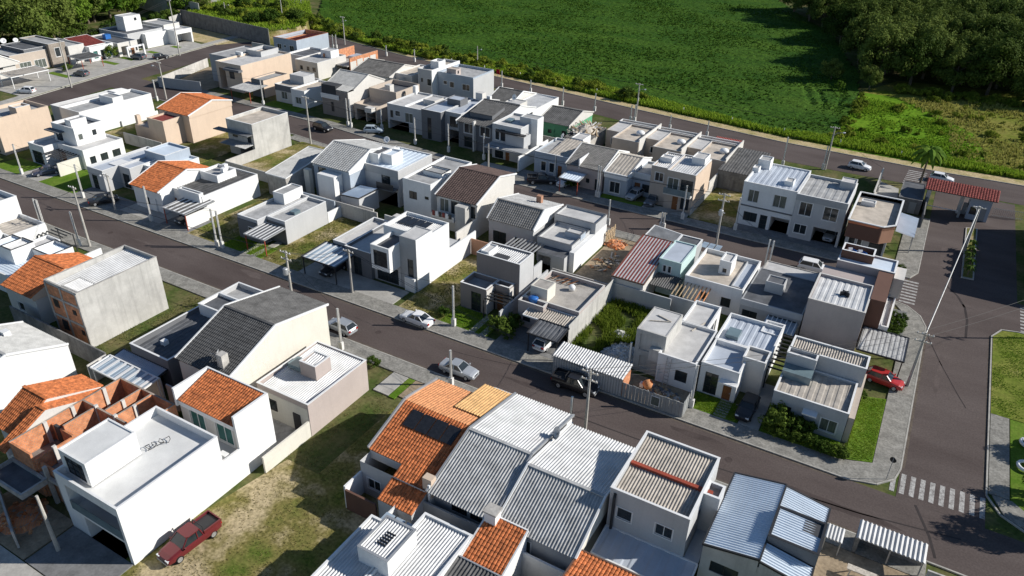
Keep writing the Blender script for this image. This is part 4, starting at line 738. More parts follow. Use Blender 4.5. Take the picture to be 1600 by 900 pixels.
h.vol(-5.3, 1.4, 93.6, 97.4, 0, 6.6, 'mauve', {'S': [('k', .12, .4, 4.4, 5.8) if 0 else ('w', .06, .34, 3.6 + .6, 5.4)]}, par=.2, rm='skymetal', cop='white'); h.vol(-5.2, -1.4, 95.0, 97.35, 6.4, 7.5, 'brown', par=.9, rm='red', cop='white', name='roof_terrace')
h.box('brown_band', -.38, 1.3, 85.6, 93.55, 2.6, 6.5, 'brown'); h.vol(1.3, 2.3, 85.6, 96, 2.7, 3.4, 'white', par=.3, rm='lmemb', cop='white', name='balcony'); h.box('corner_frame', 1.42, 2.6, 93.5, 97.0, 3.4, 6.0, 'offw'); h.box('ground_floor', -.38, 1.2, 85.8, 96, 0, 2.6, 'brown')
h.carport(-.2, 4.7, 80.0, 85.4, 2.75, .1, 'S', 'fibre', 'E', 'fd'); h.box('garden_wall', -6.5, -.3, 79.6, 79.8, 0, 1.6, 'lotw')
for i in range(4):
    f = MB(); f.bar((-4.6+i*.6, 97.0-(i % 2)*1.2, 6.65), (-4.3+i*.6, 96.2, 7.3), .5, .4); h.b(f, 'stored_sheet', M['bluetank'] if i % 2 else M['whitep'])
for (p, q) in (((-3.6, 85, 6.3), (-2.8, 85.6, 6.3)), ((-3.4, 85.6, 6.3), (-2.6, 85, 6.3))):
    f = MB(); f.bar(p, q, .12, .9); h.b(f, 'roof_stool', M['fd'])

# ------------------------------------------------------------ row on the far side of the second street, right to left
h = House('white two storey row house with roof tanks, leftmost of three by gate')
h.vol(-22.2, -14.2, 112.2, 122.6, 0, 7.2, 'white', {'S': [('c', .12, .32, 4.1, 6.1), ('c', .6, .84, 4.1, 6.1), ('k', .1, .36, .9, 2.4), ('P', .42, .56, .1, 2.4), ('g', .62, .97, 0, 2.5)]}, par=.3, roof='cor', rm='zinc', slope='S', lean=.1, cop='white', pitch=.9)
h.tank(-22.1, -20.2, 119.8, 122, 6.8, 8.5, 'white', 'memb'); h.tank(-22.4, -21.4, 117.6, 119.2, 6.8, 7.7, 'white'); h.tank(-16.7, -15.4, 114.6, 116.4, 6.8, 7.7, 'white'); h.box('string_course', -22.25, -14.25, 112.1, 112.18, 3.3, 3.5, 'dgrey')
h = House('grey two storey row house in the middle of the three by the gate')
h.vol(-14.1, -6.9, 111.6, 121.0, 0, 7.2, 'lgrey', {'S': [('w', .1, .35, 4, 6.1), ('w', .58, .86, 4, 6.1), ('w', .08, .33, 1, 2.5), ('g', .46, .95, 0, 2.6)]}, par=.4, roof='cor', rm='memb', slope='N', lean=.1, cop='white', pitch=1.2); h.tank(-9.2, -7, 118.4, 120.6, 6.7, 8.0, 'lgrey'); h.box('fascia', -14.15, -6.85, 111.5, 111.58, 6.3, 7.22, 'grey')
h = House('brown fronted corner house with angled terracotta parapet by the gate')
p_ = [(-6.2, 109.4), (-1.6, 109.2), (-.1, 110.8), (-.1, 121.4), (-6.2, 121.4)]; h.org(-3, 115); f = MB()
for (a, b_) in zip(p_, p_[1:]+p_[:1]): f.q((*a, 3.2), (*b_, 3.2), (*b_, 5.8), (*a, 5.8)); f.q((*b_, 5.2), (*a, 5.2), (*a, 5.8), (*b_, 5.8))
h.b(f, 'upper_wall', WALL['terra']); f = MB(); f.q(*[(*q, 5.25) for q in p_]); h.b(f, 'roof', ROOF['bmemb']); f = MB(); f.q(*[(*q, 3.2) for q in p_[::-1]]); h.b(f, 'soffit', WALL['taupe'])
for (a, b_) in zip(p_, p_[1:]+p_[:1]): f = MB(); f.bar((*a, 5.86), (*b_, 5.86), .26, .12); h.b(f, 'coping', M['fw'])
h.box('front_band', -6.15, -1.75, 109.1, 109.25, 3.3, 5.4, 'brown'); h.vol(-6.1, -.6, 111.4, 121.2, 0, 3.2, 'lgrey', {'S': [('w', .08, .25, .8, 2.4), ('w', .3, .42, .8, 2.4), ('P', .6, .95, .1, 2.5)]}, par=0, roof=None); h.tank(-5.6, -3.6, 117.6, 118.8, 5, 5.9, 'white')
h.mono(.05, 2.7, 115.6, 123.4, 2.7, 3.1, 'E', 'cor', 'skymetal', edge=None, walls=None, name='lean_to_roof')
for y in (115.8, 119.5, 123.2): h.box('post', 2.5, 2.62, y-.06, y+.06, 0, 2.7, 'steel')
h = House('white two storey house with balcony and ribbed white roof right of cream gable')
h.vol(-37.3, -34.4, 112.4, 120, 0, 6.6, 'beige', {'S': [('w', .25, .75, 4.1, 5.6)]}, par=.3, roof='cor', rm='metal', slope='S', lean=.1, cop='white'); h.vol(-34.4, -29.7, 111.8, 120.4, 0, 6.6, 'beige', {'S': [('c', .06, .44, 3.1, 5.4), ('P', .52, .95, 3.1, 5.5), ('d', .3, .5, 0, 2.4), ('k', .6, .9, .4, 2.4)]}, par=.3, roof='cor', rm='metal', slope='S', lean=.1, cop='white', pitch=.4)
h.tank(-37, -35, 115.4, 117, 6.3, 7.2, 'white'); h.tank(-32.2, -30, 117.2, 120.2, 6.3, 7.6, 'white'); h.box('balcony', -34.3, -29.8, 110.6, 111.78, 2.9, 3.1, 'offw'); h.box('balcony_rail', -34.3, -29.8, 110.55, 110.6, 3.1, 4.1, 'rail'); h.box('side_face', -29.7, -29.62, 111.8, 120.3, 0, 6.3, 'peach'); h.box('side_wall', -29.7, -29.5, 120.5, 127, 0, 2.6, 'offw')
h = House('beige gabled house with pale blue front left of the balcony house')
h.vol(-45.1, -41, 111.7, 121, 0, 4.0, 'blue', {'S': [('w', .25, .7, .6, 2.6)]}, par=0, roof=None); h.vol(-41, -37.5, 114.4, 121, 0, 3.9, 'blue', {'S': [('d', .1, .4, 0, 2.2), ('k', .5, .9, .8, 2.2)]}, par=.3, rm='memb', cop='white'); h.gable(-45.1, -40.9, 111.5, 122.5, 4.0, 5.3, 'x', 'cor', 'bfibre', 'white', k=.6, verge='white', over=.1, pitch=.6)
h.box('front_parapet', -45.1, -41, 111.3, 111.5, 3.3, 4.2, 'white'); h.box('front_parapet', -40.9, -37.5, 114.1, 114.35, 3.2, 4.1, 'white')
h = House('brown grey tiled gable house with cream side and red roof insert')
h.vol(-52.4, -45.6, 112, 123, 0, 4.0, 'mauve', {'S': [('k', .55, .65, 1.2, 2), ('k', .8, .9, .2, 2.2)]}, par=0, roof=None); h.gable(-52.5, -45.5, 111.8, 123, 4.0, 5.8, 'x', 'tile', 'gtile', 'cream', k=.55, verge='white', over=.2)
h.box('party_wall', -50.1, -49.9, 111.7, 117, 3.6, 5.2, 'white'); h.carport(-52, -48.4, 108.2, 111.6, 2.6, .2, 'S', 'skymetal', 'S', 'rsteel')
h = House('pale grey flat fronted house with beige roof and white tank box left of red carport')
h.vol(-60, -53.2, 114.2, 123, 0, 4.0, 'blue', {'S': [('w', .2, .35, .6, 2.4), ('w', .45, .6, .6, 2.4), ('d', .7, .82, 0, 2.2)]}, par=.3, rm='fibre', cop='white'); h.mono(-57.8, -53.4, 115, 122.6, 3.75, 4.4, 'S', 'cor', 'bfibre', edge=None, pitch=.6); h.tank(-57, -54.6, 123, 126.5, 0, 4.6, 'white')
h.dish(-58.6, 122.5, 3.9, .5, (-.6, -.6, .4))
h = House('white modern two storey house with tall square tower and boxed balcony')
h.vol(-70.4, -64.3, 116.6, 124.6, 0, 6.6, 'lgrey', {'S': [('w', .1, .25, 3.6, 5.8), ('k', .3, .46, 3.6, 5.8), ('P', .1, .4, .1, 2.6), ('d', .48, .62, 0, 2.4)]}, par=.35, rm='lmemb', cop='white'); h.vol(-66.6, -62.9, 120.4, 122.8, 0, 7.6, 'white', {}, par=.1, rm='memb', cop=None, name='tower'); h.box('tower_face', -66.62, -64.4, 120.3, 120.39, 0, 7.5, 'lgrey')
h.vol(-67.2, -63.4, 116.2, 118.8, 3.2, 5.2, 'lgrey', {}, par=.1, rm='lmemb', cop=None, name='balcony_box'); h.box('window_hood', -69.2, -63.1, 115.6, 116.55, 5.5, 5.7, 'fd'); h.box('skylight', -69.4, -68.2, 119.6, 121.2, 6.3, 6.7, 'rail'); h.box('garage_slab', -70.4, -62.3, 113.6, 116.5, 2.85, 3.15, 'grey'); h.box('side_wall', -62.5, -62.3, 112.5, 124, 0, 2.9, 'white')
h = House('dark charcoal gabled house with white edged roof and dormer left of white tower house')
h.vol(-78.9, -71.0, 118, 128, 0, 5.2, 'dgrey', {'S': [('w', .16, .44, 3.1, 5.0), ('w', .62, .9, 3.1, 5.0), ('k', .16, .44, .3, 2.4)]}, par=0, roof=None); h.gable(-79.2, -70.6, 117.6, 134, 5.3, 7.1, 'x', 'cor', 'dfibre', 'white', k=.62, verge='fw', over=.1, pitch=.5)
h.mono(-77.8, -72.6, 120.2, 125, 6.6, 7.3, 'S', 'plain', 'dtile', edge=None, walls='dgrey', z0=5, name='dormer_roof'); h.box('party_wall', -75.2, -74.9, 117.2, 118.0, 0, 5.9, 'offw'); h.box('chimney', -82.6, -81, 130, 131.4, 5, 7.4, 'offw'); h.box('roof_vent', -79, -78.2, 128.5, 129.2, 6.5, 7.6, 'whitep'); h.dish(-74, 131, 6.6, .6, (-.3, -.9, .3))
h.tank(-75, -71.5, 129, 132, 5, 7, 'offw')
h = House('dark fronted flat house with white roof rim and charcoal roof box')
h.vol(-87.9, -83.2, 118.2, 130, 0, 6.0, 'dgrey', {'S': [('P', .3, .5, .1, 4.5)]}, par=.3, rm='zinc', cop='white'); h.vol(-83.2, -79.4, 119.6, 130, 0, 6.0, 'grey', {'S': [('k', .3, .8, 3.1, 5.2), ('g', .1, .9, 0, 2.5)]}, par=.3, rm='zinc', cop='white'); h.vol(-85.9, -82.7, 124.4, 127.2, 5.5, 7, 'dgrey', par=.08, rm='zinc', cop=None, name='roof_box')
h = House('pale grey flat house with two part roof, white chimney and small roof box')
h.vol(-97.6, -88.6, 119.6, 130, 0, 5.2, 'lgrey', {'S': [('k', .08, .16, 2.4, 3.9), ('w', .22, .36, 2.9, 4), ('c', .5, .72, 2, 4), ('g', .05, .6, 0, 1.9)]}, par=.3, rm='lmemb', cop='white'); h.vol(-91.6, -88.7, 124, 127.2, 4.8, 6.0, 'offw', {'W': [('h', .2, .5, .1, .9)]}, par=.1, rm='lmemb', cop=None, name='roof_box'); h.box('chimney', -98, -97.2, 129, 130, 3, 6.6, 'white'); h.box('roof_kerb', -93.6, -93.3, 120, 130, 4.9, 5.24, 'white')
h = House('beige brown house with cut-out roof terrace walls left of white chimney house')
h.vol(-107.2, -99.9, 125.6, 134, 0, 5.6, 'beige', {'E': [('h', .3, .4, 3.4, 5), ('k', .6, .85, 2, 3.4)]}, par=.9, rm='dmemb', cop='beige'); h.vol(-107.2, -101.2, 120.4, 125.6, 0, 3.4, 'beige', {'S': [('g', .1, .5, 0, 2.4), ('g', .55, .95, 0, 2.4)]}, par=.7, rm='bmemb', cop='beige'); h.box('porch_beak', -103.2, -101.4, 119, 120.4, 2.5, 3.5, 'offw'); h.box('terrace_wall', -104, -102.6, 127, 128.4, 4.8, 6.4, 'offw')
h = House('tall grey house with pale gable roof, dark balcony recess and cream side wall')
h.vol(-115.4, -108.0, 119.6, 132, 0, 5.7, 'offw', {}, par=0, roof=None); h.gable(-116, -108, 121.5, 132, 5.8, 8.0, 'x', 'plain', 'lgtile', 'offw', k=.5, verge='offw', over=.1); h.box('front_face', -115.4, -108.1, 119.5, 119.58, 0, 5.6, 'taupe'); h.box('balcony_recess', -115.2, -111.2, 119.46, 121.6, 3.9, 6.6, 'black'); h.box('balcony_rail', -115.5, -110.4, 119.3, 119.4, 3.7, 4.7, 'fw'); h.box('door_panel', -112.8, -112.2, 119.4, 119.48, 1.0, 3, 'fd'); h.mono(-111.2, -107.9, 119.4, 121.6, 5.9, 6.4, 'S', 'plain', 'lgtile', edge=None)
h = House('white flat house with zigzag grey parapet and tank box, shadow across its front')
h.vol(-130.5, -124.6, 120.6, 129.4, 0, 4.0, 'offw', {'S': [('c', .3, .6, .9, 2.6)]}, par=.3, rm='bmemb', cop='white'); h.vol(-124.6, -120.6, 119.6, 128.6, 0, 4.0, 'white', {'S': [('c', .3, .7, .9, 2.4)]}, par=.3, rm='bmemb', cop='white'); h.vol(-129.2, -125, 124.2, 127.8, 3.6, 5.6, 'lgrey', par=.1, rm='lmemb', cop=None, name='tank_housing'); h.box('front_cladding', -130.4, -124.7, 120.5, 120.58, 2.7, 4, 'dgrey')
h = House('narrow peach house with dark front and grey carport on red posts')
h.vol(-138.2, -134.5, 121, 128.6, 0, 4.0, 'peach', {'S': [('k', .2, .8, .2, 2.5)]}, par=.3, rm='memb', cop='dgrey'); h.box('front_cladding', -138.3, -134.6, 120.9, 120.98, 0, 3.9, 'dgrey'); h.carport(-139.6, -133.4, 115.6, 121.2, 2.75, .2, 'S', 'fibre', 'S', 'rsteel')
h = House('big peach two storey house with stepped parapets and tall grey front recess')
h.vol(-149.6, -141.2, 121, 137, 0, 6.4, 'peach', {'S': [('g', .1, .35, .2, 5.0), ('P', .5, .7, 2.9, 4.8)]}, par=.4, rm='lmemb', cop='offw'); h.vol(-155.8, -149.7, 124.6, 136, 0, 6.5, 'grey', {'S': [('k', .3, .55, .3, 5.2)]}, par=.2, rm='memb', cop='dgrey'); h.vol(-150, -145, 131, 136.8, 5.8, 7.2, 'lgrey', par=.9, rm='dmemb', cop='offw', name='roof_terrace'); h.box('window_hood', -146, -140.8, 119.8, 121, 5.0, 5.5, 'dgrey')
h.box('roof_vent', -150.5, -148.5, 128, 128.6, 6.4, 7.2, 'whitep')

# ------------------------------------------------------------ row along the back road
h = House('blue grey two storey house with roofless brick top along the back road')
h.vol(-159.8, -151.4, 149.4, 161.8, 0, 6.0, 'blue', {'S': [('w', .14, .32, 3.0, 4.4), ('w', .44, .52, 3.6, 4.3), ('w', .68, .86, 2.9, 4.4)]}, par=.7, rm='red', roof=None, cop='brick'); h.box('inner_brick', -159.6, -151.6, 161.5, 161.62, 4.9, 6.0, 'brick'); h.box('brick_floor', -159.6, -151.6, 149.6, 161.5, 4.8, 4.9, 'brick'); h.mono(-156.5, -151.7, 150.4, 160.6, 5.3, 5.8, 'W', 'cor', 'red', edge=None)
h.box('side_wall', -168, -160, 149, 149.25, 0, 3.6, 'dirty')
h = House('low pale house with three small rear windows and roof tanks below the brick wall')
h.vol(-142.4, -135, 139.4, 150, 0, 4.3, 'offw', {'S': [('k', .2, .32, 2, 3), ('k', .5, .62, 2, 3), ('k', .76, .9, 2, 3)]}, par=.3, rm='fibre', cop='white'); h.tank(-139.8, -136.4, 146, 149, 4, 5.8, 'white'); h.vol(-149, -142.4, 143, 152, 0, 4.2, 'white', {}, par=.4, rm='dmemb')
h = House('roofless orange brick shell with two parallel brick side walls', cat='building site')
h.box('brick_wall', -138.7, -138.4, 145.6, 157.4, 0, 5.0, 'brick'); h.box('brick_wall', -131.3, -131.0, 146.9, 158, 0, 4.6, 'brick'); h.box('brick_wall', -138.4, -131.3, 157.2, 157.5, 0, 2.8, 'brick'); h.box('floor_slab', -138.4, -131.3, 146, 157.2, 2.5, 2.75, 'conc'); h.box('zinc_stack', -137, -132, 153, 156.5, 2.75, 3.3, 'zinc')
for q in range(4): h.box('plastered_strip', -131.01, -130.96, 147+q*2.6, 149.2+q*2.6, 0, 3.6+.2*(q % 2), 'offw')
h = House('off white house with dark sheet roof slope below the brick shell')
h.vol(-124, -110, 139.6, 150, 0, 4.0, 'offw', {}, par=0, roof=None); h.gable(-124, -112.8, 139.6, 152, 4.0, 5.7, 'x', 'plain', 'dfibre', 'offw', k=.5, verge='offw', over=.1); h.vol(-112.8, -108, 142, 152, 0, 4.6, 'offw', {'E': [('k', .7, .8, 2.5, 3.5)]}, par=.3, rm='bmemb', cop='white')
h = House('pale two storey house with white chimney box on its roof along the back road')
h.vol(-106.2, -101.9, 142, 153.2, 0, 6.6, 'lgrey', {'S': [('k', .2, .34, 3.6, 4.5), ('w', .6, .9, 3.0, 4.6)]}, par=.5, rm='bmemb', cop='white'); h.vol(-104.9, -102.6, 145.4, 148.2, 6, 7.8, 'white', par=.3, rm='lmemb', cop='white', name='roof_box'); h.box('front_fin', -101.9, -101.6, 141.2, 152.8, 0, 6.9, 'white')
h = House('blue grey two storey house with large weathered roof and blank white side')
h.vol(-101.5, -91.8, 143.4, 152.4, 0, 6.2, 'blue', {'S': [('w', .16, .26, 3.6, 4.4), ('w', .34, .46, 3.1, 4.4), ('w', .7, .9, 3.0, 4.4)]}, par=.5, rm='fibre', cop='blue'); h.vol(-99.4, -96.8, 144, 146, 5.7, 7.2, 'pink', {'E': [('k', .3, .6, .4, 1.1)]}, par=.1, rm='bmemb', cop=None, name='roof_box'); h.box('side_face', -91.8, -91.72, 143.4, 152.4, 0, 5.9, 'lgrey')
h = House('white parapet house with pale sheet roof in two slopes by the back road')
h.vol(-77.6, -72, 135.4, 147.4, 0, 4.0, 'white', {}, par=.4, roof='cor', rm='metal', slope='E', lean=.3, cop='white', pitch=.7); h.vol(-84, -78, 136, 148, 0, 3.8, 'offw', {}, par=0, roof=None); h.gable(-84, -78, 136, 148, 3.8, 5.6, 'x', 'plain', 'dfibre', 'offw', k=.5, verge='white')
h = House('small green walled house with dark grey roof slope by the back road')
h.vol(-68.4, -61.5, 131.6, 142.4, 0, 3.7, 'green', {'S': [('k', .0501, .13, .8, 2.2), ('k', .3, .42, 1.4, 2.2), ('h', .5, .64, 0, 2.4), ('k', .75, .9, 1, 2.4)]}, par=0, roof=None); h.gable(-68.4, -61.4, 131.2, 142.4, 3.8, 5.2, 'x', 'cor', 'dfibre', 'offw', k=.55, verge='fibre' if 0 else 'offw', over=.3, pitch=.4)
h.box('yard_wall', -68, -56, 127.4, 127.6, 0, 2.2, 'conc'); h.mono(-60.8, -55.4, 127.6, 136, 2.7, 3.2, 'S', 'cor', 'dfibre', edge=None, walls='conc', z0=0, name='rear_shed_roof')
x0 = -54.2
for i in range(3):
    lab = ('leftmost', 'middle', 'rightmost')[i]
    h = House(lab+' of three low beige row houses with screed roofs along back road')
    o_ = i*8.35; y_ = i*-.5
    h.vol(x0+o_, x0+o_+2.9, 133+y_, 139.8+y_, 0, 3.9, 'beige', {'S': [('w', .4, .7, 1.2, 2.4)]}, par=.06, rm='lmemb', cop=None); h.vol(x0+o_+2.95, x0+o_+8.3, 129+y_, 138.6+y_, 0, 4.0, 'beige', {'S': []}, par=.3, rm='bmemb', cop='offw'); h.vol(x0+o_+.2, x0+o_+8.3, 139+y_, 140.6+y_, 0, 4.1, 'offw', {}, par=.9, rm='dmemb', cop='white'); h.box('party_fin', x0+o_+8.18, x0+o_+8.36, 129.2+y_, 141+y_, 0, 4.5, 'offw')
    f = MB(); f.lathe((x0+o_+6.6, 134.2+y_, 3.72), [(.02, 0), (.8, 0), (.85, .5), (.6, .75), (.02, .85)], 14); h.b(f, 'water_tank', M['whitep'], smooth=True)
h = House('dark weathered block shed behind the small grassy plot', cat='shed', name='block_shed')
h.vol(-29.4, -23.4, 125.4, 135, 0, 3.3, 'gconc', {}, par=0, roof=None); h.mono(-29.6, -23.2, 125.2, 136, 3.35, 4.3, 'S', 'cor', 'dfibre', edge=None, walls='gconc', z0=2.5, pitch=.5); h.mono(-35, -29.8, 136.4, 142.5, 3.1, 3.5, 'S', 'cor', 'red', edge=None, walls='offw', z0=0)

# ------------------------------------------------------------ houses along the cross street at the upper left
h = House('house with brown gable roof and white barge boards at the upper left edge')
h.vol(-206, -196, 90, 100, 0, 3.8, 'offw', {'E': [('k', .3, .7, 2.6, 3.2)]}, par=0, roof=None); h.gable(-206, -195.4, 89, 100.6, 3.9, 8.0, 'x', 'tile', 'brown', 'offw', k=.35, verge='white', pitch=.5); h.carport(-192, -186.8, 93.5, 102.5, 2.7, .3, 'E', 'bfibre', 'EW', 'fw'); h.dish(-208, 105, 5.4, .7, (.7, -.4, .5)); h.dish(-207, 107.5, 5.4, .6, (.6, -.3, .6))
h = House('long flat house with peach parapet and terrace tables on the cross street')
h.vol(-212, -199.6, 101, 110.4, 0, 4.5, 'beige', {'E': [('c', .2, .5, .5, 2.4), ('c', .6, .9, .3, 2.4)]}, par=.3, rm='fibre', cop='white'); h.vol(-210, -200, 105, 111.5, 4.0, 5.2, 'dgrey', par=.2, rm='dmemb', cop='white', name='roof_block')
h = House('stone clad two storey house with tall white window on the cross street')
h.vol(-211, -198.6, 110.6, 115, 0, 5.8, 'stone', {'E': [('w', .3, .6, 2.4, 4.6)]}, par=.3, rm='memb', cop='white'); h.vol(-209, -197.8, 115, 119.4, 0, 4.6, 'offw', {'E': [('w', .3, .7, .4, 2.2)]}, par=.3, rm='fibre', cop='white'); h.carport(-195, -189.4, 112.6, 118.4, 2.7, .25, 'E', 'dfibre', 'EW', 'rsteel')
h = House('white house with red tiled roof and turquoise shutters on the cross street')
h.vol(-207, -196, 119.5, 126.4, 0, 3.8, 'white', {'E': [('G', .12, .3, .6, 2.6), ('P', .42, .55, .1, 2.6), ('G', .68, .9, .6, 2.6)]}, par=.35, rm='lmemb', cop='white'); h.mono(-206.5, -198.5, 119.6, 126.2, 3.5, 4.7, 'E', 'tile', 'red', edge='white', walls='white', z0=3)
h = House('low cream house with white portal frame beside parked dark cars')
h.vol(-209, -195, 127, 133, 0, 3.6, 'offw', {'E': [('g', .15, .5, 0, 2.6), ('d', .62, .78, 0, 2.3), ('w', .85, .95, .8, 2.2)]}, par=.3, rm='dmemb', cop='white'); h.box('roof_tank', -204, -202.6, 129, 130.6, 3.4, 4.6, 'bluetank'); h.box('portal_frame', -192.6, -192.2, 127.6, 133, 2.5, 2.9, 'fw'); h.box('portal_post', -192.6, -192.2, 127.6, 128, 0, 2.5, 'fw'); h.box('portal_post', -192.6, -192.2, 132.6, 133, 0, 2.5, 'fw')
h = House('grey and white modern house with tall square tower and glass front')
h.vol(-212, -199.6, 133.6, 145, 0, 4.4, 'lgrey', {'E': [('P', .42, .8, .1, 3.8), ('k', .15, .35, .1, 2.6)]}, par=.4, rm='dmemb', cop='white'); h.vol(-208.6, -204.8, 137, 142.4, 3.5, 8.0, 'white', {'E': [('k', .6, .75, 3.0, 3.8)]}, par=.1, rm='lmemb', cop=None, name='tower'); h.vol(-199.6, -198, 138, 146, 0, 3.8, 'white', {'E': []}, par=.3, rm='memb')
h = House('white flat house with deep open garage at the end of the cross street')
h.vol(-209, -199.6, 145.6, 151, 0, 5.0, 'offw', {}, par=.3, rm='memb', cop='white'); h.vol(-199.6, -194.8, 145.2, 151.2, 0, 4.0, 'white', {'E': [('g', .12, .92, 0, 2.9)]}, par=.3, rm='lmemb', cop='white')

# ------------------------------------------------------------ drives, lawns and plots in front of the houses
def rect(name, m, x0, x1, y0, y1, z=.135): return sheet(name, [(x0, y0), (x1, y0), (x1, y1), (x0, y1)], z, G[m], thick=z)
for a in (('driveway', 'drive', -134.5, -128.5, 63.5, 68.4), ('lawn', 'lawn', -128.4, -119, 63.5, 80), ('lawn', 'lawn', -142, -134.6, 63.5, 68.4), ('driveway', 'gdrive', -118.8, -107, 63.5, 66.8), ('driveway', 'drive', -106.9, -97.5, 63.5, 68.3), ('driveway', 'gdrive', -97.4, -91.4, 63.5, 68.3),
 ('lawn', 'grass', -91.3, -84.2, 63.5, 81), ('lawn', 'lawn', -84.1, -76.2, 63.5, 66.9), ('lawn', 'grass', -76.1, -69.2, 63.5, 80), ('driveway', 'drive', -69.1, -53, 63.5, 67.1), ('lawn', 'grass', -52, -45.7, 63.5, 81),
 ('lawn', 'lawn', -45.6, -38.9, 63.5, 67.7), ('driveway', 'gdrive', -37.6, -29.7, 63.5, 67.8), ('overgrown_plot', 'soil', -29.4, -21.8, 64, 79.4), ('building_plot', 'dirt', -21.7, -14.2, 61.5, 66), ('lawn', 'lawn', -14, -8.8, 63.55, 66.6), ('driveway', 'drive', -8.7, -6.6, 63.55, 71.9), ('lawn', 'lawn', -6.5, .9, 63.55, 66.1),
 ('dirt_plot', 'dirt', -36.7, -30.4, 79.5, 96.9), ('plot', 'grass', -29.4, -22.4, 110, 125), ('driveway', 'gdrive', -22.3, -.6, 109.9, 112.4), ('driveway', 'drive', -37.4, -29.7, 109.9, 111.7), ('lawn', 'lawn', -45, -37.6, 109.9, 111.6), ('driveway', 'gdrive', -62, -45.3, 109.9, 114), ('driveway', 'drive', -70, -62.6, 111, 113.5),
 ('plot', 'grass', -142, -133.4, 80, 101), ('plot', 'grass', -122.5, -113, 84, 101), ('plot', 'grass', -106, -93, 79, 103), ('building_plot', 'dirt', 1.6, 9.5, 40, 52.1), ('driveway', 'gdrive', -53.4, -45.7, 16.5, 20.7), ('building_plot', 'dirt', -62, -53.6, 12.5 + 4, 21), ('lawn', 'lawn', -131, -120.5, 116.5, 120.4),
 ('paving', 'gdrive', 1.0, 4.2, 86, 97), ('driveway', 'drive', -43.9, -41.9, 48.5, 52.1), ('lawn', 'lawn', -41.8, -41.0, 48.4, 52.1), ('sandy_strip', 'dirt', -40.9, -36.4, 49.0, 52.1)): rect(*a)
sheet('lawn', [(1.0, 63.6), (4.05, 64.6), (4.05, 76), (1.7, 75.2), (1.6, 66)], .14, G['lawn'], thick=.14)
for i in range(2): rect('drive_strip', 'drive', -80+i*1.9, -79.1+i*1.9, 63.5, 68.6, .15)
for i in range(2): rect('drive_strip', 'drive', -41.4+i*1.5, -40.6+i*1.5, 63.5, 67.6, .15)
for i in range(7): rect('stepping_stone', 'drive', -11.3, -10, 63.7+i*.45, 64+i*.45, .16)
sheet('field_corner_plot', [(-217, 152), (-186, 152), (-181, 161.5), (-217, 165.5)], .04, G['sand'])
pad = [(-4.7, 132.5), (-1, 134.8), (-1.4, 142.4), (-4.9, 144.6)]; sheet('concrete_pad', pad, .14, G['drive'], thick=.14)

# ------------------------------------------------------------ boundary walls and fences
for i, (a, b, c, d, h_, m_, l_) in enumerate((
 (-218, 166.2, -174, 161.2, 4.6, 'gconc', 'long dark retaining wall at the end of the cross street'), (-219, 168, -216, 160, 3.4, 'dirty', 'pale short end wall behind garage house at the far corner'),
 (-161.8, 113.6, -168, 133.5, 2.2, 'lotw', 'curved pale slab fence along the empty corner plot'), (-161.8, 113.6, -150.2, 116.2, 2.4, 'grey', 'grey front wall of the empty corner plot'),
 (-84.2, 80.6, -69, 80.6, 2.4, 'lotw', 'rear wall behind grey flat house and weedy plot'), (-52, 80.6, -45.6, 80.6, 2.6, 'terra', 'terracotta rear wall of grassy plot by taupe house'), (-38.4, 79.4, -30, 79.4, 2.3, 'lotw', 'pale rear wall behind the stained terrace house'),
 (-29.6, 79.5, -21.8, 79.5, 2.7, 'lgrey', 'pale green grey wall closing the overgrown plot'), (-29.5, 125.4, -29.5, 111, 1.2, 'lotw', 'low side wall of small plot beside balcony house'), (-106, 84.2, -93, 84.2, 2.0, 'dirty', 'stained wall behind white tank house'),
 (-133.6, 84, -122.6, 84, 2.2, 'lotw', 'rear wall below stepped peach block'), (9.5, 52.1, 14, 52.2, 1.4, 'lotw', 'low cement wall beside road at lower right'), (3.3, 126.4, 3.0, 140, 2.4, 'gconc', 'dark block wall beside the gate entrance'),
 (-62, 19.6, -55, 17.0, 2.0, 'conc', 'leaning concrete fence in front of unfinished brick house'), (-4.8, 132.2, -4.9, 144.7, 2.4, 'lotw', 'pale block wall along the concrete pad by the gate'))): lot_wall(a, b, c, d, h_, l_, m_)
f = empty('tin_fence', (-17.3, 61.4, 0)); tag(f, 'grey ribbed tin site fence with notice board before unfinished white house', 'fence')
for i in range(18):
    b = MB(); x = -20.6+i*.37; b.box(x, x+.34, 61.36+.02*(i % 2), 61.42+.02*(i % 2), .02, 2.0-.03*(i % 3)); b.build('sheet', M['gate'], f, (-17.3, 61.4, 0))
for i in range(6): b = MB(); y = 61.5+i*.42; b.box(-13.98+.02*(i % 2), -13.92+.02*(i % 2), y, y+.4, .02, 2.0); b.build('sheet', M['gate'], f, (-17.3, 61.4, 0))
b = MB(); b.box(-17.4, -16.4, 61.29, 61.33, .5, 1.7); o = b.build('notice_board', M['fw'], f, (-17.3, 61.4, 0)); b = MB(); b.box(-17.32, -16.48, 61.265, 61.288, .58, 1.62); b.build('poster', M['curtain'], o, (-17.3, 61.4, 0))
f = empty('timber_fence', (-36.8, 96.5, 0)); tag(f, 'rough timber fence beside stepped grey house at dirt plot', 'fence')
for i in range(6): b = MB(); x = -36.9+.02*i; b.box(x, x+.06, 93.8+i*.6, 94.2+i*.6, 0, 2.0+.15*(i % 2)); b.build('plank', M['timber'], f, (-36.8, 96.5, 0))
for z in (.5, 1.6): b = MB(); b.box(-36.75, -36.68, 93.8, 97.2, z, z+.12); b.build('rail', M['timber'], f, (-36.8, 96.5, 0))
b = House('metal roofed open site shed at the lower right corner', cat='shed', name='site_shed')
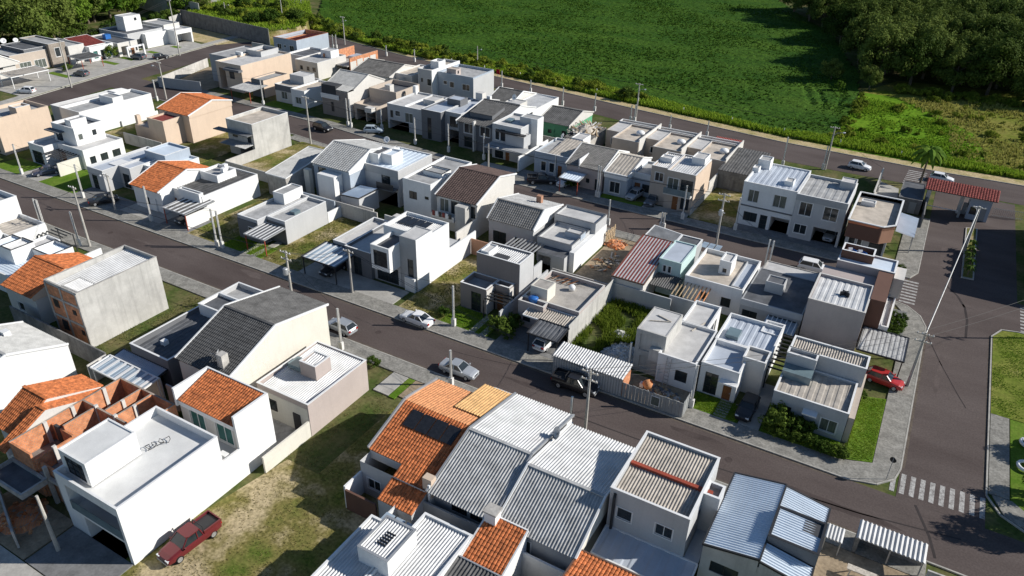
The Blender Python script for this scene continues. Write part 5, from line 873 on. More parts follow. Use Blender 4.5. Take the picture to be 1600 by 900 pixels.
b.vol(4.1, 9.2, 53.6, 54.0, 0, 1.75, 'gconc', {}, par=0, rm='cmemb', cop=None); b.vol(4.0, 4.3, 52.2, 53.6, 0, 1.75, 'gconc', {}, par=0, rm='cmemb', cop=None); b.mono(4.0, 9.2, 52.2, 54.2, 1.8, 2.05, 'S', 'cor', 'metal', edge=None, pitch=.34)
for x in (6.6, 9.0): b.box('post', x, x+.1, 52.3, 52.4, 0, 1.8, 'steel')
b = House('small white sheet canopy next to blue roofed house', cat='canopy', name='sheet_canopy')
b.mono(1.7, 3.1, 51.0, 52.6, 1.7, 1.8, 'S', 'plain', 'metal', edge=None)
for (x, y) in ((1.8, 51.1), (3.0, 51.1), (1.8, 52.5), (3.0, 52.5)): b.box('post', x-.04, x+.04, y-.04, y+.04, 0, 1.72, 'steel')
o = empty('sawhorse', (5.0, 49.6, .135)); tag(o, 'grey timber sawhorse bench below the site shed', 'workbench')
b = MB(); b.box(-1.1, 1.1, -.3, .3, .8, .88); b.build('top', M['oldtimber'], o)
for sx in (-1, 1):
    for sy in (-1, 1): b = MB(); b.bar((sx*.9, sy*.35, 0), (sx*.8, sy*.15, .8), .09); b.build('leg', M['oldtimber'], o)
b = MB(); b.bar((-.9, -.3, .15), (.8, -.2, .7), .07); b.build('brace', M['oldtimber'], o)

def heap(name, label, cat, x, y, z, rx, ry, hh, n, size, ms, seed, group=None):
    """a heap of loose pieces, each its own part"""
    r = random.Random(seed); o = empty(name, (x, y, z)); tag(o, label, cat, group)
    for i in range(n):
        a = r.uniform(0, 6.28); d = r.random()**.6; px, py = math.cos(a)*rx*d, math.sin(a)*ry*d; pz = max(.05, hh*(1-d)*r.uniform(.6, 1))
        b = MB(); v = Vector((r.uniform(-1, 1), r.uniform(-1, 1), r.uniform(-.35, .35))).normalized()*size[0]*r.uniform(.6, 1.2)/2
        b.bar(Vector((px, py, pz))-v, Vector((px, py, pz))+v, size[1]*r.uniform(.7, 1.3), size[2]*r.uniform(.7, 1.3)); b.build(name.split('_')[0]+'_piece', r.choice(ms), o)
    if hh > .4:
        b = MB(); b.lathe((0, 0, 0), [(max(rx, ry)*.9, 0), (max(rx, ry)*.5, hh*.55), (.05, hh*.85)], 9); k = b.build('core', ms[0], o); k.scale = (rx/max(rx, ry), ry/max(rx, ry), 1)
br = [WALL['brick'], ROOF['orange'], ROOF['lorange']]
heap('brick_pile', 'heap of red bricks on the dirt plot by timber fence', 'brick pile', -35.42,94.48, .13, 1.7, 1.6, .8, 60, (.45, .25, .2), br, 1)
heap('brick_pile', 'loose red bricks scattered in the yard of unfinished brick house', 'brick pile', -58,19.02, .13, 2.4, 2.2, .5, 55, (.4, .25, .2), br, 2)
heap('brick_pile', 'small pile of orange bricks at the lower right building plot', 'brick pile', 7.0, 48.0, .13, 1.1, .9, .7, 40, (.35, .22, .18), br, 3)
heap('rubble_heap', 'heap of pale broken rubble in the overgrown plot', 'rubble', -23.7, 67.4, .1, 2.0, 3.6, 1.1, 240, (.55, .35, .2), [M['post'], WALL['lgrey'], M['oldtimber']], 4)
heap('rubble_heap', 'small pale rubble mound among weeds behind the metal shed', 'rubble', -25.2, 72.2, .1, 1.3, 1.0, .7, 60, (.5, .3, .2), [M['post'], WALL['lgrey']], 9)
heap('rubble_heap', 'dark debris strewn before the unfinished white house', 'rubble', -17.4, 64, .1, 2.4, 1.2, .3, 60, (.6, .3, .15), [WALL['conc'], M['timber'], WALL['dgrey']], 5)
heap('timber_stack', 'untidy stack of bleached planks on a shed roof by green house', 'timber stack', -58.2, 132.6, 3.1, 2.6, 3.6, 1.3, 70, (3.2, .22, .1), [M['oldtimber'], M['timber'], M['post']], 6)
heap('rubble_heap', 'sandy debris and planks on dirt plot beside stepped grey house', 'rubble', -34.4, 88.5, .13, 1.8, 3.0, .2, 36, (.9, .25, .1), [M['timber'], ROOF['lorange'], M['oldtimber']], 8)
o = empty('concrete_mixer', (-18.67,63.73, .1)); tag(o, 'orange concrete mixer behind the tin fence', 'concrete mixer')
b = MB(); b.lathe((0, 0, .9), [(.15, -.45), (.5, -.3), (.55, .1), (.3, .55), (.25, .55), (.4, .1)], 14, (.5, .2, .6)); b.build('drum', ROOF['lorange'], o, smooth=True)
b = MB()
for s_ in (-1, 1): b.bar((s_*.4, -.4, 0), (0, 0, .8), .07); b.bar((s_*.4, .4, 0), (0, 0, .8), .07)
b.build('stand', M['steel'], o); b = MB(); b.box(-.8, -.4, -.25, .25, .4, .9); b.build('motor_box', M['fw'], o)

# ------------------------------------------------------------ gatehouse
h = House('entrance gatehouse with long red tiled roof over the drive', cat='gatehouse', name='gatehouse')
h.mono(2.4, 13.0, 133.8, 136.6, 4.0, 5.0, 'S', 'tile', 'red', edge=None, pitch=.4); h.mono(2.4, 13.0, 136.6, 139.2, 4.1, 5.0, 'N', 'tile', 'red', edge=None, pitch=.4); h.box('roof_beam', 2.6, 12.8, 134.2, 138.8, 3.75, 3.95, 'offw')
h.vol(9.3, 12.4, 134.8, 138.6, 0, 3.7, 'blue', {'S': [('k', .1, .45, .9, 2.2), ('D', .6, .85, 0, 2.2)], 'W': [('k', .2, .7, 1, 2.2)], 'E': [('k', .2, .6, 1, 2)]}, par=0, roof=None, name='guard_room')
for (x, y) in ((3.2, 135), (3.2, 138.4), (8.2, 136.6)): h.box('column', x-.3, x+.3, y-.3, y+.3, 0, 3.75, 'offw')
h.box('barrier_arm', 3.4, 8.2, 134.6, 134.7, 1.0, 1.1, 'fw'); h.box('barrier_post', 8.1, 8.45, 134.45, 134.85, 0, 1.15, 'gate'); h.box('pedestrian_gate', 8.6, 9.2, 136.5, 136.6, 0, 2.1, 'gate')
h = House('blue grey house just beyond the right edge by the entrance road')
h.vol(18.4, 27, 112, 119, 0, 6.5, 'blue', {'W': [('w', .2, .4, 3.4, 4.8)]}, par=.4, rm='memb'); h.vol(19.2, 27, 119, 127, 0, 7.2, 'lgrey', {}, par=.4, rm='memb'); h.vol(17.8, 27, 127, 135, 0, 4.8, 'blue', {'W': [('w', .5, .8, 1, 2.4)]}, par=.3, rm='skymetal')
h = House('dark block outbuilding beside the red gatehouse', cat='outbuilding', name='outbuilding')
h.vol(-1, 2.6, 132, 140.6, 0, 2.5, 'gconc', {'S': [('D', .5, .8, 0, 2)]}, par=.1, rm='dmemb', cop=None)
f = empty('metal_fence', (15.3, 138.4, 0)); tag(f, 'low metal railing fence right of the gatehouse', 'fence')
for i in range(16): b = MB(); x = 13.2+i*.28; b.box(x-.02, x+.02, 138.3+i*.05, 138.34+i*.05, 0, 1.5); b.build('bar', M['gate'], f, (15.3, 138.4, 0))
for z in (.2, 1.4): b = MB(); b.bar((13.1, 138.3, z), (17.6, 139.1, z), .05); b.build('rail', M['gate'], f, (15.3, 138.4, 0))

# ------------------------------------------------------------ vehicles
TYRE = mat('tyre_rubber', (.02, .02, .02), rough=.9, var=.2); RIM = mat('alloy_rim', (.45, .46, .47), rough=.35, metal=.6, var=.1); LAMP = mat('headlamp_glass', (.6, .62, .63), rough=.12, var=.1, spec=.7); TAIL = mat('tail_lamp', (.32, .015, .012), rough=.2, var=.1)
PAINT = {k: mat(k+'_car_paint', c, rough=.28, var=.03, spec=.6, metal=mt) for k, c, mt in (('white', (.78, .78, .78), 0), ('silver', (.46, .48, .50), .35), ('black', (.02, .02, .023), 0), ('red', (.42, .03, .03), 0), ('maroon', (.14, .018, .022), .1), ('grey', (.14, .15, .165), .2), ('navy', (.05, .06, .10), .1), ('paleblue', (.42, .50, .56), .2))}
def loft(b, secs):
    n = len(secs[0]); base = len(b.v)
    for s in secs: b.v += s
    for i in range(len(secs)-1):
        for k in range(n-1): b.f.append((base+i*n+k, base+i*n+k+1, base+(i+1)*n+k+1, base+(i+1)*n+k))
    b.f.append(tuple(base+k for k in range(n))); b.f.append(tuple(base+(len(secs)-1)*n+k for k in reversed(range(n))))
def car(kind, paint, label, x, y, rz, z=.02):
    """front of the car points along +x before turning"""
    L, W, Hh = {'sedan': (4.45, 1.72, 1.45), 'hatch': (4.05, 1.7, 1.48), 'suv': (4.4, 1.82, 1.68), 'pickup': (5.15, 1.82, 1.75)}[kind]; o = empty('pickup_truck' if kind == 'pickup' else 'car', (x, y, z), rz); tag(o, label, 'pickup' if kind == 'pickup' else 'car', 'parked vehicles')
    p = PAINT[paint]; l, w = L/2, W/2; g0 = .2 if kind in ('sedan', 'hatch') else .32; zb = {'sedan': .92, 'hatch': .95, 'suv': 1.08, 'pickup': 1.08}[kind]
    rear = {'sedan': zb+.03, 'hatch': zb+.02, 'suv': zb+.02, 'pickup': zb}[kind]; fr = zb-.14
    st = [(-l, rear-.22, .80, g0+.16), (-l+.12, rear-.03, .93, g0+.04), (-l+.7, rear, 1, g0), (-.3*l, zb+.02, 1, g0), (.2*l, zb+.02, 1, g0), (.45*l, zb-.02, 1, g0), (.8*l, fr, .96, g0), (l-.12, fr-.12, .88, g0+.03), (l, fr-.28, .74, g0+.14)]
    b = MB(); secs = []
    for (sx, zt, k, zl) in st:
        ww = w*k; half = [(ww*.86, zl), (ww, zl+.16), (ww*1.0, zt-.2), (ww*.93, zt-.03), (ww*.7, zt+.025)]
        secs.append([(sx, a, c) for a, c in half]+[(sx, -a, c) for a, c in reversed(half)]+[(sx, half[0][0], half[0][1])])
    loft(b, secs); body = b.build('body', p, o, smooth=False)
    c0, c1, t0, t1 = {'sedan': (-.66*l, .40*l, -.34*l, .10*l), 'hatch': (-.93*l, .40*l, -.70*l, .10*l), 'suv': (-.93*l, .42*l, -.78*l, .14*l), 'pickup': (-.30*l, .46*l, -.24*l, .20*l)}[kind]
    zt = Hh-.07; wb, wt = w*.91, w*.70; b = MB(); ring = lambda x0, x1, ww, zz: [(x0, -ww, zz), (x1, -ww, zz), (x1, ww, zz), (x0, ww, zz)]
    A, B_ = ring(c0, c1, wb, zb-.02), ring(t0, t1, wt, zt)
    for i in range(4): b.q(A[i], A[(i+1) % 4], B_[(i+1) % 4], B_[i])
    b.q(*B_); b.build('windows', M['glass'], o)
    b = MB(); b.prism([(t0-.04, -wt+.06), (t0+.1, -wt-.04), (t1-.1, -wt-.04), (t1+.05, -wt+.08), (t1+.05, wt-.08), (t1-.1, wt+.04), (t0+.1, wt+.04), (t0-.04, wt-.06)], zt-.02, Hh-.01); b.build('roof', p, o)
    for sy in (-1, 1):
        b = MB(); mid = (.02, .06) if kind != 'pickup' else (.04, .10)
        for (q, r_) in (((c0, sy*wb, zb-.02), (t0, sy*wt, zt)), ((c1, sy*wb, zb-.02), (t1, sy*wt, zt)), ((-.1*l, sy*(wb+.01), zb-.02), (-.12*l, sy*(wt+.01), zt))): b.bar(q, r_, .09, .07)
        b.build('pillars', p, o)
        b = MB(); b.box(.36*l, .36*l+.14, min(sy*w, sy*(w+.18)), max(sy*w, sy*(w+.18)), zb, zb+.13); b.build('mirror', p, o)
        b = MB(); b.box(l-.2, l-.03, min(sy*w*.42, sy*w*.82), max(sy*w*.42, sy*w*.82), fr-.27, fr-.11); b.build('headlight', LAMP, o)
        b = MB(); b.box(-l-.01, -l+.12, min(sy*w*.5, sy*w*.86), max(sy*w*.5, sy*w*.86), rear-.3, rear-.08); b.build('taillight', TAIL, o)
        for sx in (-.62, .62):
            rr = .31 if kind in ('sedan', 'hatch') else .37; b = MB(); cc = (sx*l, sy*(w-.1), rr); b.lathe(cc, [(.05, -.1), (rr*.75, -.11), (rr, -.08), (rr, .08), (rr*.75, .11)], 16, (0, sy, 0)); t = b.build('wheel', TYRE, o, smooth=True)
            b = MB(); b.lathe(cc, [(rr*.66, .115), (rr*.6, .125), (.1, .10), (.01, .13)], 14, (0, sy, 0)); b.build('rim', RIM, t)
    b = MB(); b.box(l-.06, l+.03, -w*.7, w*.7, g0+.06, g0+.24); b.build('bumper', p if kind != 'pickup' else M['steel'], o)
    b = MB(); b.box(l-.1, l+.005, -w*.38, w*.38, fr-.34, fr-.2); b.build('grille', M['fd'], o)
    if kind == 'pickup':
        b = MB(); b.box(-l+.14, -.36*l, -w*.82, w*.82, zb+.012, zb+.06); b.build('bed_liner', M['fd'], o)
        for sy in (-1, 1): b = MB(); b.box(-l+.05, -.34*l, sy*w*.9-.06, sy*w*.9+.06, zb-.02, zb+.26); b.build('bed_side', p, o)
        b = MB(); b.box(-l+.02, -l+.12, -w*.86, w*.86, zb-.05, zb+.26); b.build('tailgate', p, o); b = MB(); b.bar((-.36*l, -w*.8, zb), (-.36*l, -w*.7, Hh), .06); b.bar((-.36*l, w*.8, zb), (-.36*l, w*.7, Hh), .06); b.bar((-.36*l, -w*.7, Hh), (-.36*l, w*.7, Hh), .06); b.build('roll_bar', M['fd'], o)
    return o
ca = lambda k, p, lab, xy, deg, z=.02: car(k, p, lab, xy[0], xy[1], R(deg), z)
ca('pickup', 'maroon', 'maroon double cab pickup with open black bed against tall white wall', (-43.44,24.45), 266, .04)
ca('hatch', 'silver', 'silver grey hatchback at the near kerb beside a white post', (-54.5,55.64), 176)
ca('sedan', 'white', 'white sedan at the far kerb of the main road', (-47.84,61.82), 178)
ca('sedan', 'silver', 'silver sedan at the near kerb by the orange tiled house', (-37.77,55.86), 2)
ca('pickup', 'black', 'black pickup in the shade beside the long metal shed', (-25.55,60.15), 1)
ca('hatch', 'black', 'dark hatchback in the narrow drive right of wooden door', (-8.4,65.88), 268, .14)
ca('hatch', 'red', 'bright red hatchback on the corner pavement by white house', (3.35,78.92), 352, .14)
ca('suv', 'white', 'white sport utility car on the second street by mauve house', (-8.46,102.19), 2)
ca('hatch', 'white', 'white hatchback parked on the back road near the palm', (-9.07,149.42), 355)
ca('pickup', 'black', 'black pickup in a drive left of the red carport', (-56.16,109.91), 30, .14)
ca('hatch', 'white', 'white hatchback under the red framed carport', (-52.06,111.53), 255, .14)
ca('hatch', 'silver', 'pale hatchback before the pale blue gable house', (-39.82,112.75), 262, .14)
ca('hatch', 'grey', 'grey hatchback inside the balcony house garage', (-36.35,112.11), 266, .14)
ca('suv', 'black', 'black estate car at the kerb of the second street by dark pole', (-107.5,110.68), 356)
ca('hatch', 'paleblue', 'pale blue hatchback nosing into a shaded drive', (-97.9,115.14), 30, .14)
ca('sedan', 'black', 'black car in deep shade beside the orange gable cottage', (-111.31,63.87), 65, .14)
ca('hatch', 'black', 'black car under the brown striped carport', (-94.36,66.42), 265, .14)
ca('sedan', 'navy', 'dark blue car in front of the black pergola', (-130.4,66.3), 245, .14)
ca('hatch', 'white', 'white hatchback under the upper left carport', (-181.4,93.19), 205, .14)
ca('hatch', 'black', 'black hatchback on the cross street edge at upper left', (-184.74,132.02), 70, .03)
ca('suv', 'grey', 'dark grey car in a sloping drive by white portal', (-188.87,128.17), 190, .14)
ca('hatch', 'grey', 'car under the low dark carport on red posts at upper left', (-185.3,109.35), 190, .14)
ca('hatch', 'white', 'white hatchback under the dark carport by the tin shed', (-32.04,65.77), 88, .14)
ca('hatch', 'white', 'white car peeking out behind the red gatehouse roof', (4.82,151.22), 358)
ca('hatch', 'silver', 'silver car inside the garage of the grey row house', (-8.42,114.55), 266, .14)
car('hatch', 'black', 'black car under the shaded blue striped carport', -65, 66, R(268), .14)

# ------------------------------------------------------------ utility poles, lamps, slim meter posts, wires
TOPS = []
def pole(x, y, hh, label, lamp=None, arms=1, trafo=False, mm='pole', r=.15):
    o = empty('utility_pole', (x, y, 0)); tag(o, label, 'utility pole', 'street utility poles')
    b = MB(); b.tube([(0, 0, 0), (0, 0, hh*.5), (0, 0, hh)], [r*1.25, r, r*.75], 8); b.build('shaft', M[mm], o)
    for i in range(arms):
        b = MB(); z = hh-.25-i*.9; b.box(-.85, .85, -.17, -.07, z, z+.12); a = b.build('crossarm', M['oldtimber'], o)
        for xx in (-.75, -.3, .3, .75): b = MB(); b.lathe((xx, -.12, z+.12), [(.05, 0), (.07, .06), (.04, .12), (.01, .16)], 7); b.build('insulator', M['whitep'], a)
    if lamp is not None:
        c, s_ = math.cos(lamp), math.sin(lamp); b = MB(); b.tube([(0, 0, hh*.78), (c*.5, s_*.5, hh*.86), (c*1.5, s_*1.5, hh*.89)], .045, 6); a = b.build('lamp_arm', M['steel'], o); b = MB(); b.lathe((c*1.45, s_*1.45, hh*.885), [(.03, 0), (.14, .1), (.15, .35), (.05, .55)], 8, (c, s_, .1)); b.build('lamp_head', M['whitep'], a)
    if trafo:
        b = MB(); b.lathe((.0, -.45, hh*.62), [(.02, 0), (.3, .02), (.32, .1), (.32, .8), (.25, .9), (.02, .92)], 12); a = b.build('transformer', M['steel'], o, smooth=False); b = MB(); b.box(-.5, .5, -.2, -.05, hh*.62+.3, hh*.62+.4); b.build('bracket', M['steel'], a)
    TOPS.append((x, y, hh)); return o
SN = R(90); SS = R(-90)
pole(-63.01,56.38,8.05, 'concrete pole with transformer at the weedy plot on the main road', None, 2, True)
pole(-59.18,63.11,6.35, 'concrete pole in front of the white house with blue striped carport', None, 1)
pole(-21.61,54.37,7.6, 'concrete pole with curved lamp arm at near kerb before tin shed', SN+.6, 2)
pole(-99.28,53.26,9.35, 'concrete pole with square bracket at near kerb by orange gable', None, 1)
pole(-22.57,102.18,8.6, 'dark pole with transformer on the second street by small grass plot', None, 2, True)
pole(5.75,79.85,7.15, 'dark pole at the corner of main entrance street by red car', None, 2)
pole(9.7,120.75,7.45, 'thick concrete lamp pole in the planted entrance island', R(100), 1, False, 'pole', .24)
pole(-55.68,152.91,8.35, 'dark pole with lamp on back road by the beige row houses', R(-20), 1)
pole(-14.53,145.43,8.3, 'dark pole on the back road left of white hatchback', R(10), 1)
pole(-110.23,174.41,5.4, 'slim lamp pole against the brush on the back road', R(-20), 0)
pole(-156.48,173.91,8, 'lamp pole beyond the blue house on the back road', R(-20), 1)
pole(-190.4,183.11,9.05, 'pole on the grassy bank behind the retaining wall', None, 0)
pole(-103.58,102.91,9.5, 'dark pole with lamp by the black estate car', R(40), 1)
pole(-177.73,101.71,11, 'tall pole with pale base by stone clad house', None, 1)
pole(-183.79,137.27,14.6, 'tall slim pole before the tower house on the cross street', None, 1)
pole(-151.96,107.76,8.4, 'pole at the corner of cross street and second street', R(200), 1)
pole(-67.37,110.29,5, 'hooked lamp pole on the second street before charcoal gable house', R(10), 0)
pole(-52.11,18.52,6.2, 'pole with looped cable in front of unfinished brick house', None, 0)
pole(-107.39,63.13,6.15, 'pole with wide pale base before the orange gable cottage', R(180), 1)
pole(-207,174.65,6.85, 'far pole by the pale road at the top left', R(10), 0)
pole(25.5, 103, 11.5, 'pole beyond the right edge near the striped crossing', None, 2)
POSTS = []
def post(x, y, hh, where):
    POSTS.append((x, y, hh, where))
    o = empty('meter_post', (x, y, 0)); tag(o, 'slim white concrete meter post '+where, 'post', 'slim white posts along the kerbs')
    b = MB(); b.box(-.1, .1, -.1, .1, 0, hh); b.build('shaft', M['post'], o); b = MB(); b.box(-.25, .25, -.18, .18, .1, 1.15); b.build('meter_box', M['post'], o); b = MB(); b.tube([(.11, 0, 1.1), (.11, 0, hh-.1), (.2, 0, hh+.05)], .03, 5); b.build('conduit', M['wire'], o)
for a in ((-109.51,52.7,5.3, 'left of the pair by the dark pergola house'), (-109.2,52.9,5.15, 'right of the pair by the dark pergola house'), (-100.66,52.62,5.45, 'beside the bracket pole on the near kerb'), (-99.33,63.51,5.8, 'before the orange gable cottage'), (-84.16,62.9,6, 'left of the pair on the empty plot by tank house'), (-83.23,63.01,5.9, 'right of the pair on the empty plot by tank house'),
 (-115.87,63.38,5.85, 'before the grey and white flat house'), (-133.9,64,5.55, 'below the peach house at the left edge'), (-51.72,52.46,5.65, 'beside the silver hatchback'), (-43.56,63.47,5.7, 'at the taupe house lawn'), (-37.2,53.49,4.7, 'behind the silver sedan'), (-22.93,53.56,4.4, 'before the near kerb pole'), (-31.56,67.98,2.65, 'beside the dark carport of pink house'), (-21.68,65.81,4.15, 'at the tin shed end'), (-13.68,63.61,5.45, 'between unfinished house and wooden door house'),
 (-39.27,100.45,4.35, 'at the timber fence of the dirt plot'), (-30.05,108.94,5.8, 'before the balcony house'), (-45.47,109.73,5.7, 'left of the pair before pale blue gable'), (-45.08,109.66,5.6, 'right of the pair before pale blue gable'), (-55.69,114.19,4, 'by the red carport'), (-21.72,109.51,5.55, 'left of the white row house'), (-31.76,103.62,2.85, 'left of the pair on near kerb of second street'), (-31.34,103.62,2.85, 'right of the pair on near kerb of second street'), (-14.42,97.54,5.35, 'left of the pair by dark roofed house'), (-13.91,97.64,5.25, 'right of the pair by dark roofed house'),
 (-104.93,115.43,5.95, 'left of the pair at tall grey gable house'), (-103.83,115.15,6.05, 'right of the pair at tall grey gable house'), (-97.79,117.7,4.3, 'beside the pale blue hatchback'), (-86.68,114.18,5.4, 'before the pale grey flat house'), (-78.74,114.16,5.6, 'before the dark fronted flat house'), (-70.85,114.34,5.1, 'before the white tower house'), (-130.36,116.45,5.75, 'beside the narrow peach house'), (-149.86,125.28,2.95, 'beside the big peach house'), (-152.32,105.65,4.8, 'at the cross street corner'),
 (-85.79,159.9,3.1, 'on back road above charcoal gable'), (-74.46,154.68,4.3, 'on back road above green house'), (-66.37,154.76,4.1, 'on back road above the timber stack'), (-56.63,152.27,3.65, 'left of the pair at the row houses'), (-55.75,152.32,3.9, 'right of the pair at the row houses'), (-47.42,151.57,3.2, 'at the middle row house'), (-39.28,151.49,3.4, 'at the rightmost row house'), (-137.46,169.53,3, 'on back road above the brick shell'), (-127.02,168.67,3.45, 'on back road near pale two storey house'), (-93.92,159.87,4.1, 'on back road at blank white side'), (-155.82,168.13,3.95, 'left of the pair near blue house on back road'), (-155.08,168.67,3.95, 'right of the pair near blue house on back road'), (-21.83,142.62,5.75, 'left of the dark pole on back road'), (-14.94,145.16,4.6, 'right beside the dark pole on back road'), (-4.62,138.98,4.45, 'by the concrete pad near the gate')): post(*a)
def wire(p, q, sag, label, r=.022):
    b = MB(); p, q = Vector(p), Vector(q); pts = [p.lerp(q, t/10)-Vector((0, 0, sag*4*(t/10)*(1-t/10))) for t in range(11)]; b.tube(pts, r, 4, False); tag(b.build('overhead_cable', M['wire'] if r < .05 else M['post']), label, 'cable', 'overhead cables')
t = TOPS
for i, (a, b_, n) in enumerate(((0, 1, 'along the main road before the white window box house'), (1, 2, 'over the main road from white house to lamp pole'), (2, 5, 'over the main road from lamp pole to the corner'), (3, 0, 'along the near left part of the main road'), (4, 16, 'over the second street'), (16, 12, 'over the left part of the second street'), (7, 8, 'along the back road by the field'), (7, 9, 'along the back road by the brush'), (5, 20, 'over the entrance street'), (13, 14, 'along the cross street'))):
    P_, Q_ = Vector(t[a]), Vector(t[b_])
    for k in (-.6, .6): wire(P_+Vector((k, 0, -.1)), Q_+Vector((k, 0, -.1)), .7, ('left' if k < 0 else 'right')+' black cable '+n)
wire(Vector(t[6])+Vector((0, 0, -.3)), Vector(t[5])+Vector((0, 0, -.2)), .15, 'thick pale cable from island lamp pole to corner pole', .06)
for (x, y, hh, where) in POSTS:
    d_, q_ = min(((x-a)**2+(y-b)**2, (a, b, c)) for a, b, c in TOPS)
    if 9 < d_ < 30**2: wire((q_[0], q_[1], q_[2]-.5), (x, y, hh), .5, 'service cable to the post '+where, .018)
o = empty('street_sign', (5.5,62.94, .13)); tag(o, 'round dark traffic sign on thin pole at the corner pavement', 'sign'); b = MB(); b.tube([(0, 0, 0), (0, 0, 2.6)], .035, 6); b.build('pole', M['steel'], o); b = MB(); b.lathe((0, .03, 2.35), [(.01, 0), (.3, 0), (.3, .03), (.01, .03)], 16, (.3, .95, 0)); b.build('disc', M['fd'], o)
o = empty('street_sign', (-99.43,167.22, .05)); tag(o, 'small red sign board at the edge of back road brush', 'sign'); b = MB(); b.tube([(0, 0, 0), (0, 0, 2.2)], .05, 6); b.build('pole', M['steel'], o); b = MB(); b.box(-.5, .5, -.05, .0, 1.0, 2.2); b.build('board', mat('red_sign_paint', (.42, .02, .03), rough=.5), o)
for i, (x, y) in enumerate(((17.3, 75.6), (17.0, 71.6))):
    o = empty('tyre_planter', (x, y, .09)); tag(o, ('white painted tyre ring standing on the shaded lawn, farther one', 'white painted tyre ring standing on the shaded lawn, nearer one')[i], 'garden ring'); b = MB(); b.tube([(math.cos(a*.35)*.75, math.sin(a*.35)*.75, .25) for a in range(19)], .17, 8); b.build('ring', M['whitep'], o, smooth=True)
for i in range(11):
    x, y = -118+i*11.5, 165.2-.13*(i*11.5-60)*.9+rnd.uniform(-.3, .3); y = max(y, 159.6)
    b = MB(); b.box(-.07, .07, -.07, .07, 0, 1.3); o = b.build('fence_post', M['post']); o.location = (x, y+1.2, 0); tag(o, 'short pale fence post on the sandy verge by the field', 'fence post', 'short posts on the verge')

# ------------------------------------------------------------ plants
from mathutils import noise
def leafmat(name, c1, c2, tr=.25):
    m = bpy.data.materials.new(name); m.use_nodes = True; n = m.node_tree.nodes; l = m.node_tree.links; b = n['Principled BSDF']; b.inputs['Roughness'].default_value = .7; b.inputs['Specular IOR Level'].default_value = .03
    tc = n.new('ShaderNodeTexCoord'); nz = n.new('ShaderNodeTexNoise'); nz.inputs['Scale'].default_value = .9; nz.inputs['Detail'].default_value = 5; l.new(tc.outputs['Object'], nz.inputs['Vector'])
    oi = n.new('ShaderNodeObjectInfo'); ad = n.new('ShaderNodeMath'); ad.operation = 'MULTIPLY_ADD'; ad.inputs[1].default_value = .5; l.new(oi.outputs['Random'], ad.inputs[0]); sb = n.new('ShaderNodeMath'); sb.operation = 'SUBTRACT'; sb.inputs[1].default_value = .25; l.new(nz.outputs['Fac'], sb.inputs[0]); l.new(sb.outputs[0], ad.inputs[2])
    rp = n.new('ShaderNodeValToRGB'); rp.color_ramp.elements[0].color = (*c1, 1); rp.color_ramp.elements[1].color = (*c2, 1); rp.color_ramp.elements[0].position = .25; rp.color_ramp.elements[1].position = .8; l.new(ad.outputs[0], rp.inputs[0]); l.new(rp.outputs[0], b.inputs['Base Color'])
    t = n.new('ShaderNodeBsdfTranslucent'); l.new(rp.outputs[0], t.inputs['Color']); mx = n.new('ShaderNodeMixShader'); mx.inputs[0].default_value = tr; l.new(b.outputs[0], mx.inputs[1]); l.new(t.outputs[0], mx.inputs[2]); l.new(mx.outputs[0], n['Material Output'].inputs[0]); return m
LEAF = {'forest': leafmat('dark_forest_leaf', (.042, .074, .013), (.150, .195, .042)), 'tree': leafmat('bright_tree_leaf', (.055, .12, .014), (.17, .27, .035)), 'scrub': leafmat('scrub_leaf', (.09, .135, .014), (.30, .34, .045)), 'hedge': leafmat('hedge_leaf', (.045, .085, .014), (.12, .17, .03)), 'grass': leafmat('tall_grass_blade', (.13, .25, .018), (.28, .38, .04), .3), 'weed': leafmat('weed_leaf', (.06, .12, .012), (.19, .24, .035), .3), 'dry': leafmat('dry_grass_blade', (.22, .24, .04), (.42, .38, .12), .3), 'crop': leafmat('crop_leaf', (.028, .085, .012), (.085, .16, .022), .2), 'mown': leafmat('short_grass_blade', (.13, .155, .035), (.32, .25, .12), .2)}
BARK = mat('tree_bark', (.16, .13, .10), rough=.95, var=.3, scale=3., fine=.3)
def crown_mesh(name, rx, rz, nclump, nleaf, size, seed, m, flat=.0):
    """leaf-sized faces gathered in clumps through the volume of an uneven crown (unit: metres, base at z=0)"""
    r = random.Random(seed); v, f = [], []
    for c in range(nclump):
        a, u = r.uniform(0, 6.283), r.uniform(-.55, 1); k = r.uniform(.55, 1.0); s = math.sqrt(max(0, 1-u*u)); bump = 1+.25*math.sin(3*a+seed)+.15*math.sin(5*a+2*seed)
        cx, cy, cz = math.cos(a)*s*rx*k*bump, math.sin(a)*s*rx*k*bump, rz*(1+u*k*.95); cr = rx*r.uniform(.22, .36)
        for i in range(nleaf):
            d = Vector((r.gauss(0, 1), r.gauss(0, 1), r.gauss(0, .75))).normalized()*cr*r.random()**.35; p = Vector((cx, cy, cz))+d
            n_ = (d.normalized()+Vector((r.uniform(-.7, .7), r.uniform(-.7, .7), r.uniform(-.1, .9)))).normalized(); t = n_.orthogonal().normalized(); q = n_.cross(t); an = r.uniform(0, 6.28); t, q = t*math.cos(an)+q*math.sin(an), q*math.cos(an)-t*math.sin(an)
            sz = size*r.uniform(.6, 1.3); b = len(v); v += [tuple(p+t*sz), tuple(p+q*sz*.55), tuple(p-t*sz), tuple(p-q*sz*.55)]; f.append((b, b+1, b+2, b+3))
    me = bpy.data.meshes.new(name); me.from_pydata(v, [], f); me.materials.append(m); return me
